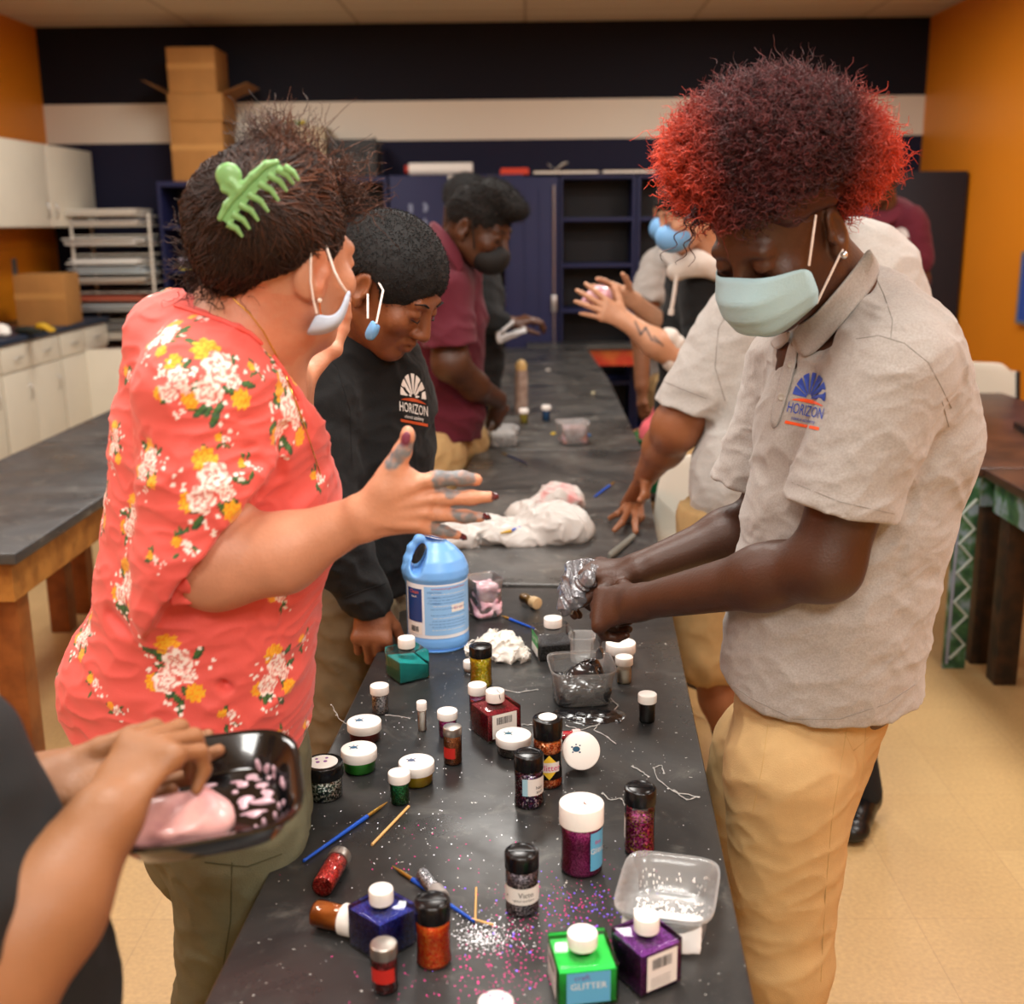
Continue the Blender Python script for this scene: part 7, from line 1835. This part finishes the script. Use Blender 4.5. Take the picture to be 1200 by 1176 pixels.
legk = [(P(850, 612, 2.98), P(832, 765, 2.98), V((.60, 2.98, .09))), (P(935, 612, 2.95), P(985, 780, 2.9), V((.92, 2.9, .09)))]
for a, b, c in legk: S.chain([a, b, b.lerp(c, .35), c], [.10, .062, .058, .038], k=.03)
sobj('body', S, .0038, sk6, f6)
MB().tube([w6+V((.036*math.cos(a), .012*math.sin(a), .033*math.sin(a)*.3))+V((0, 0, .012*math.cos(a)*0)) for a in np.linspace(0, 2*PI, 20)], .003, 6).build('wristband', mat('black_band', '#101010', .6), f6, True)
hair_cap(f6, L6, M6, 1.08, H6, '#0e0a08', .012, seed=26, h=.008, n=2500, ln=.01)
S = SD(.06)
S.loft([(P(985, 318, 2.98), .17, .13), (P(985, 390, 3.0), .265, .19), (P(962, 470, 3.0), .275, .2), (P(930, 545, 3.0), .255, .2), (P(915, 610, 3.0), .245, .195)], (1, 0, 0), k=.02)
S.ell(P(875, 560, 2.95), (.13, .14, .12), k=.06); S.ell(P(1000, 325, 3.0), (.17, .13, .11), k=.06)
Q = SD(.01); qe = s6.lerp(e6, .80); Q.cap(P(875, 378, 2.98), qe+(qe-s6)*.3, .112, .088); Q.plane(qe, V((-.30, 0, -1)), 'i', .005); Q.cap(qe-(qe-s6)*.12, e6, .078, .07, 's', .004); S.sdf(Q, 'u', .04)
S.cap(L6(0, -.02, -.035), P(972, 318, 2.98), .066, .08, 's', .01)
ha, hb, hc = P(815, 575, 2.85), P(840, 596, 2.80), P(1080, 640, 3.0)
S.plane(P(900, 603, 2.98), V((-.12, 0, -1)), 'i', .006)
sh6 = sobj('polo_shirt', S, .005, mat('light_grey_knit', '#b3b1ad', .9, col2='#a6a4a0', vscale=300, bump=.2, bscale=600, sheen=.2), f6, disp=lambda p: folds(p, 2.6, .008, (1.2, 1, 1.8), 85, 2)+folds(p, 6, .002, (1, 1, 2), 86))
T6 = bvh(sh6)
for pts in ([(778, 447), (800, 456), (828, 467)], [(862, 350), (842, 385), (838, 430), (850, 470)], [(1044, 395), (1052, 385), (1070, 378)]): snapline('seam', T6, pts, .0012, M_seam, f6, 0)
sheet('collar', [[P(912, 330, 2.83), P(925, 352, 2.80), P(940, 366, 2.80)], [P(918, 345, 2.81), P(930, 368, 2.78), P(948, 380, 2.78)]], M_polo, f6, .006, 2)
S = SD(.03)
for a, b, c in legk: S.chain([a, b], [.125, .105])
S.loft([(P(900, 590, 3.0), .22, .18), (P(895, 640, 3.0), .21, .18)], (1, 0, 0), k=.04); S.plane(P(840, 792, 2.98), (0, 0, -1), 'i', .006); S.plane(P(900, 590, 3.0), (0, 0, 1), 'i', .01)
sobj('shorts', S, .007, M_khakid, f6, disp=lambda p: folds(p, 4, .010, (1, 1, 1.5), 94, 2))
for a, b, c in legk:
    S = SD(.02); S.cap(b.lerp(c, .55), c, .052, .048); S.plane(legk[0][1].lerp(legk[0][2], .58), (0, 0, 1), 'i', .004)
    sobj('sock', S, .006, mat('black_sock', '#101012', .9), f6)
shoe((.52, 2.92, 0), (.62, 3.0, 0), parent=f6); shoe((.86, 2.80, 0), (.93, 2.92, 0), parent=f6)
# ================= tattooed person in black and white hoodie
f7 = fig('person in black and white hoodie with tattooed forearms rubbing slime between the palms', (.75, 4.4))
sk7 = skin('light_tan_skin', '#c08f70', .45)
S = SD(.016); H7 = P(806, 248, 4.2); L7, M7 = head(S, H7, V((-.86, -.25, -.35)), (0, 0, 1), 1.06)
S.cap(L7(0, -.03, -.03), P(828, 305, 4.35), .058, .07, k=.03)
wA = P(733, 376, 4.15); wB = P(742, 352, 4.35)
S.chain([P(800, 422, 4.15), P(768, 402, 4.12), wA], [.052, .048, .031], k=.03); S.chain([P(800, 400, 4.45), wB], [.047, .030], k=.03)
t7 = hand(S, wA, P(688, 352, 4.15)-wA, V((0, -1, .2)), 1, 1.1, (8, 8, 10, 14), (10, 10, 12, 16), 9, 15, 55)
hand(S, wB, P(697, 338, 4.3)-wB, V((0, 1, .3)), -1, 1.1, (10, 12, 14, 16), (14, 14, 16, 18), 7, 15, 50)
tat = [(P(745, 377, 4.09), P(751, 392, 4.09)), (P(751, 392, 4.09), P(757, 384, 4.09)), (P(757, 384, 4.09), P(763, 397, 4.09)), (P(763, 397, 4.09), P(772, 401, 4.09)), (P(727, 360, 4.1), P(735, 366, 4.1)), (P(766, 394, 4.09), P(776, 404, 4.09))]
def c7(v):
    c = np.tile(lc('#c08f70'), (len(v), 1))
    for a, b in tat:
        a = np.array(a); b = np.array(b); ba = b-a; t = np.clip(((v-a)@ba)/(ba@ba), 0, 1); d = np.linalg.norm((v-a-t[:, None]*ba)*np.array([1, .12, 1]), axis=1)
        w = np.clip((.006-d)/.003, 0, 1)[:, None]*.8; c = c*(1-w)+lc('#33383c')*w
    return c
sobj('body', S, .004, skin_attr('tattooed_skin', .45), f7, colf=c7)
facial(f7, L7, M7, 1.06); hair_cap(f7, L7, M7, 1.06, H7, '#1c110c', .012, seed=27, h=.008, n=2500, ln=.01)
S = SD(.01); S.ell(L7(0, .066, -.062), (.068, .072, .052), M7, k=.02); S.ell(L7(0, .10, -.04), (.03, .03, .03), M7, k=.03)
sobj('face_mask', S, .005, mat('bright_blue_mask', '#6fa6d8', .6), f7)
S = SD(.05); S.loft([(P(830, 330, 4.4), .16, .12), (P(830, 400, 4.4), .18, .14), (P(822, 480, 4.4), .17, .14), (P(815, 540, 4.4), .16, .14)], (1, 0, 0))
S.chain([P(822, 340, 4.3), P(828, 400, 4.2), P(812, 418, 4.18)], [.085, .075, .06], k=.03)
S.chain([P(835, 340, 4.5), P(830, 400, 4.5), P(806, 402, 4.47)], [.08, .07, .058], k=.03)
S.cap(L7(0, -.02, -.04), P(828, 304, 4.35), .06, .07, 's', .01)
hv = sobj('hoodie', S, .007, M_blk, f7, disp=lambda p: folds(p, 3, .012, (1, 1, 2), 87, 2)); T7 = bvh(hv)
M_whf = mat('white_fleece', '#c9c3bb', .9, bump=.2, bscale=200)
S = SD(.03)
for i in range(9):
    a = -PI*.8+i*PI*1.6/8; S.ell(P(826, 314, 4.38)+V((-.10*math.cos(a)*1.1+.02, -.10*math.sin(a), .012-.03*abs(math.cos(a)))), (.05, .05, .038), k=.03)
S.chain([P(793, 318, 4.22), P(815, 308, 4.2), P(845, 318, 4.22)], [.035, .04, .04])
sobj('hood', S, .007, M_whf, f7, disp=lambda p: .004*fnoise(p, 12, 1))
S = SD(.012)
for i in range(6): S.ell(P(786+rng.uniform(-3, 7), 392+i*7, 4.13), (.034, .035, .024))
S.ell(P(790, 413, 4.15), (.055, .055, .06))
sobj('rolled_cuff', S, .005, M_whf, f7, disp=lambda p: .008*fnoise(p, 15, 2))
MB().tube([P(793, 322, 4.17), P(790, 345, 4.16), P(787, 362, 4.16)], .007, 8).build('drawcord', M_whf, f7, True); MB().tube([P(787, 362, 4.16), P(786, 369, 4.16)], .010, 8).build('cord_tip', M_whf, f7, True)
legs(f7, M_khaki, [P(812, 545, 4.3), P(825, 545, 4.5)], [P(808, 640, 4.3), P(825, 640, 4.5)], [V((.62, 4.35, .07)), V((.72, 4.55, .07))], [.12, .085, .065], .01, None, 95, .01)
shoe((.52, 4.3, 0), (.63, 4.37, 0), parent=f7); shoe((.62, 4.52, 0), (.73, 4.57, 0), parent=f7)
S = SD(.02); S.ell(P(703, 346, 4.22), (.045, .04, .035)); S.ell(P(692, 352, 4.2), (.03, .03, .025))
o = sobj('slime', S, .004, mat('pink_slime', '#c98a9c'), None, disp=lambda p: .006*fnoise(p, 14, 6)); tag(o, 'pale pink slime held between the tattooed person\'s palms', 'slime')
# ================= grey polo with blue mask, further back
f8 = fig('person in grey polo with emblem standing behind the tattooed person, arm hanging', (.72, 5.4))
sk8 = skin('mid_brown_skin_two', '#7d5136', .5)
S = SD(.016); H8 = P(792, 248, 5.3); L8, M8 = head(S, H8, V((-.8, -.5, -.15)), (0, 0, 1), 1.05); S.cap(L8(0, -.03, -.03), P(800, 290, 5.35), .058, .07, k=.03)
w8 = P(752, 452, 5.25); S.chain([P(765, 330, 5.3), P(752, 395, 5.3), w8], [.055, .045, .032], k=.03)
hand(S, w8, V((.05, -.1, -1)), V((-.9, -.4, 0)), 1, 1.05, (14, 16, 18, 20), (16, 18, 20, 22), 4, 15, 25)
sobj('body', S, .006, sk8, f8); hair_cap(f8, L8, M8, 1.05, H8, '#120c09', .010, seed=28, h=.008, n=2000, ln=.008)
S = SD(.01); S.ell(L8(0, .066, -.062), (.068, .072, .052), M8, k=.02); S.ell(L8(0, .10, -.04), (.03, .03, .03), M8, k=.03)
sobj('face_mask', S, .005, mat('bright_blue_mask', '#6fa6d8', .6), f8)
S = SD(.05); S.loft([(P(800, 305, 5.4), .15, .11), (P(800, 350, 5.4), .165, .13), (P(800, 400, 5.4), .155, .13), (P(800, 455, 5.4), .15, .13)], (1, 0, 0))
Q = SD(.01); Q.cap(P(772, 312, 5.32), P(757, 352, 5.3), .08, .078); Q.plane(P(757, 350, 5.3), V((-.25, 0, -1)), 'i', .005); S.sdf(Q, 'u', .04)
S.cap(L8(0, -.02, -.04), P(800, 289, 5.35), .06, .06, 's', .01)
sh8 = sobj('polo_shirt', S, .008, M_polo, f8, disp=lambda p: folds(p, 3, .01, (1, 1, 2), 88, 2)); T8 = bvh(sh8); logo(T8, f8, (786, 330), (6, 0), (0, -8))
sheet('collar', [[P(775, 283, 5.25), P(785, 297, 5.22), P(792, 305, 5.22)], [P(768, 292, 5.24), P(780, 308, 5.2), P(788, 318, 5.2)]], M_polo, f8, .008, 2)
legs(f8, M_khakid, [P(785, 460, 5.35), P(812, 460, 5.45)], [P(782, 530, 5.3), P(812, 530, 5.45)], [V((.65, 5.35, .07)), V((.8, 5.5, .07))], [.115, .08, .06], .012, None, 96, .01)
shoe((.55, 5.3, 0), (.66, 5.37, 0), parent=f8); shoe((.7, 5.45, 0), (.81, 5.52, 0), parent=f8)
# ================= maroon polo at the back right
f9 = fig('person in maroon polo with white emblem by the tall navy cabinet', (1.9, 6.1))
S = SD(.016); H9 = P(1030, 208, 6.1); L9, M9 = head(S, H9, V((-.5, -.8, -.3)), (0, 0, 1), 1.08); S.cap(L9(0, -.03, -.03), P(1035, 240, 6.15), .062, .07, k=.03)
S.chain([P(1070, 262, 6.1), P(1078, 330, 6.1), P(1062, 375, 5.95)], [.06, .05, .035], k=.03); hand(S, P(1062, 375, 5.95), V((-.7, -.5, -.3)), V((0, -.5, 1)), 1, 1.05)
sobj('body', S, .008, sk2, f9); hair_cap(f9, L9, M9, 1.08, H9, '#0b0808', .02, seed=29, h=.01, n=2500, ln=.014)
S = SD(.05); S.loft([(P(1037, 258, 6.2), .17, .12), (P(1038, 300, 6.2), .185, .14), (P(1038, 360, 6.2), .17, .14), (P(1038, 400, 6.2), .165, .14)], (1, 0, 0)); S.cap(P(1068, 262, 6.12), P(1075, 305, 6.1), .085, .08); S.cap(P(1004, 262, 6.15), P(998, 305, 6.12), .085, .08)
S.cap(L9(0, -.02, -.04), P(1035, 240, 6.15), .062, .062, 's', .01)
sh9 = sobj('polo_shirt', S, .009, M_maroon, f9, disp=lambda p: folds(p, 3, .01, (1, 1, 2), 89, 2)); T9 = bvh(sh9); logo(T9, f9, (1056, 278), (9, 0), (0, -11), True)
sheet('collar', [[P(1012, 240, 6.05), P(1026, 250, 6.0), P(1038, 255, 6.0), P(1052, 240, 6.03)], [P(1008, 250, 6.02), P(1024, 264, 5.98), P(1044, 264, 5.98), P(1060, 250, 6.0)]], M_maroon, f9, .008, 2)
legs(f9, M_khakid, [P(1022, 410, 6.2), P(1050, 410, 6.2)], [P(1022, 480, 6.2), P(1050, 480, 6.2)], [V((1.82, 6.2, .07)), V((2.02, 6.2, .07))], [.115, .085, .06], .012, None, 97, .01)
shoe((1.78, 6.05, 0), (1.82, 6.17, 0), parent=f9); shoe((2.0, 6.05, 0), (2.02, 6.17, 0), parent=f9)
# ================= foreground student with the black tray
f10 = fig('person in dark shirt in the left foreground, bare forearms holding a black tray', (-.62, .80))
sk10 = skin('tawny_skin', '#8c5f3e', .5)
S = SD(.016)
wr, er, sr = P(122, 960, .93), P(-20, 1165, .82), P(-230, 930, .78)
S.chain([sr, er], [.055, .05], k=.03); S.chain([er, P(50, 1065, .87), wr], [.052, .048, .033], k=.03)
hand(S, wr, P(172, 886, .99)-wr, V((-.25, -.45, 1)), -1, 1.0, (34, 38, 42, 46), (48, 50, 52, 54), 7, 25, 30)
wl_ = P(40, 922, 1.07); S.chain([P(-110, 950, 1.0), wl_], [.047, .034], k=.03)
hand(S, wl_, V((1, .12, .02)), V((-.1, .3, -1)), 1, 1.0, (4, 4, 4, 6), (10, 10, 10, 12), 5, 5, 8)
H10 = V((-.78, .70, 1.60)); L10, M10 = head(S, H10, V((.8, .35, -.45)), (0, 0, 1), 1.0)
S.cap(L10(0, -.03, -.03), V((-.80, .74, 1.42)), .055, .065, k=.03)
sobj('body', S, .003, sk10, f10); hair_cap(f10, L10, M10, 1.0, H10, '#0d0908', .01, seed=30, h=.008, n=1500, ln=.008)
S = SD(.04)
S.loft([(V((-.80, .74, 1.38)), .15, .10), (V((-.79, .78, 1.2)), .15, .13), (P(-140, 960, .90), .125, .13), (P(-98, 1080, .90), .14, .14), (P(-75, 1180, .90), .15, .15), (P(-60, 1500, .93), .16, .15)], (1, 0, 0), k=.03)
Q = SD(.01); Q.cap(sr+V((0, 0, .02)), sr.lerp(er, .62), .075, .07); S.sdf(Q, 'u', .03)
S.cap(L10(0, -.02, -.04), V((-.80, .74, 1.42)), .058, .06, 's', .01)
S.plane((0, 0, .72), (0, 0, -1), 'i', .01)
sobj('tee_shirt', S, .005, mat('charcoal_jersey', '#101315', .9, bump=.15, bscale=300), f10, disp=lambda p: folds(p, 3, .006, (1, 1, 2), 90, 2))
legs(f10, mat('black_denim', '#0f0f12', .85), [V((-.66, .86, .80)), V((-.78, .90, .80))], [V((-.66, .86, .42)), V((-.80, .92, .42))], [V((-.67, .88, .07)), V((-.82, .94, .07))], [.10, .07, .055], .01, None, 98, .004)
shoe((-.58, .93, 0), (-.66, .88, 0), parent=f10); shoe((-.72, 1.0, 0), (-.81, .94, 0), parent=f10)
# tray
c = P(238, 925, 1.04); t = thing('tray', 'black plastic tray with pink residue held up by the foreground student', 'tray', c, R_(20))
t.rotation_euler = (R_(14), R_(-3), R_(14))
b = MB(); w_, l_ = .098, .078; S_ = Matrix.Diagonal((1, l_/w_, 1, 1))
b.lathe([(0, -.034), (w_*.72, -.034), (w_*.78, -.030), (w_*.93, 0), (w_*.99, .001), (w_*1.0, .004), (w_*.985, .006), (w_*.91, .004), (w_*.75, -.028), (w_*.68, -.031), (0, -.031)], 72, S_, True, 4)
b.build('tray_shell', mat('glossy_black_plastic', '#0b0b0c', .14, coat=.5), t)
S = SD(.012); r_ = np.random.default_rng(4)
for i in range(46):
    x = r_.uniform(-.062, .068); y = r_.uniform(-.045, .045); S.ell((x, y, -.031), (r_.uniform(.003, .009), r_.uniform(.002, .006), .0018), None, 'u', .003)
for i in range(16):
    a = r_.uniform(-1.0, 1.0); S.ell((.076*math.cos(a)+.002, .058*math.sin(a)*1.1, r_.uniform(-.024, -.012)), (.0022, .0035, .005), None, 'u', .002)
o = sobj('slime_residue', S, .0016, mat('lilac_residue', '#b9959f', .3, coat=.4), None); o.parent = t
S = SD(.02); S.ell((-.035, -.028, -.012), (.045, .030, .022)); S.ell((.0, -.02, -.014), (.03, .028, .018)); S.ell((-.06, -.03, -.014), (.026, .02, .014))
o = sobj('slime', S, .003, mat('pale_pink_slime', '#e0a9a4', .35, col2='#c98f90', vscale=30, coat=.3), None, disp=lambda p: .004*fnoise(p, 14, 5)+folds(p, 9, .004, (1, 1, 1), 6)); o.parent = t
o2 = o; o2.name = 'slime_lump'
sc.view_settings.view_transform = 'Standard'; sc.view_settings.look = 'None'; sc.view_settings.gamma = 1
sc.view_settings.use_curve_mapping = False; sc.view_settings.exposure = EXPO if 'EXPO' in globals() else 0.0
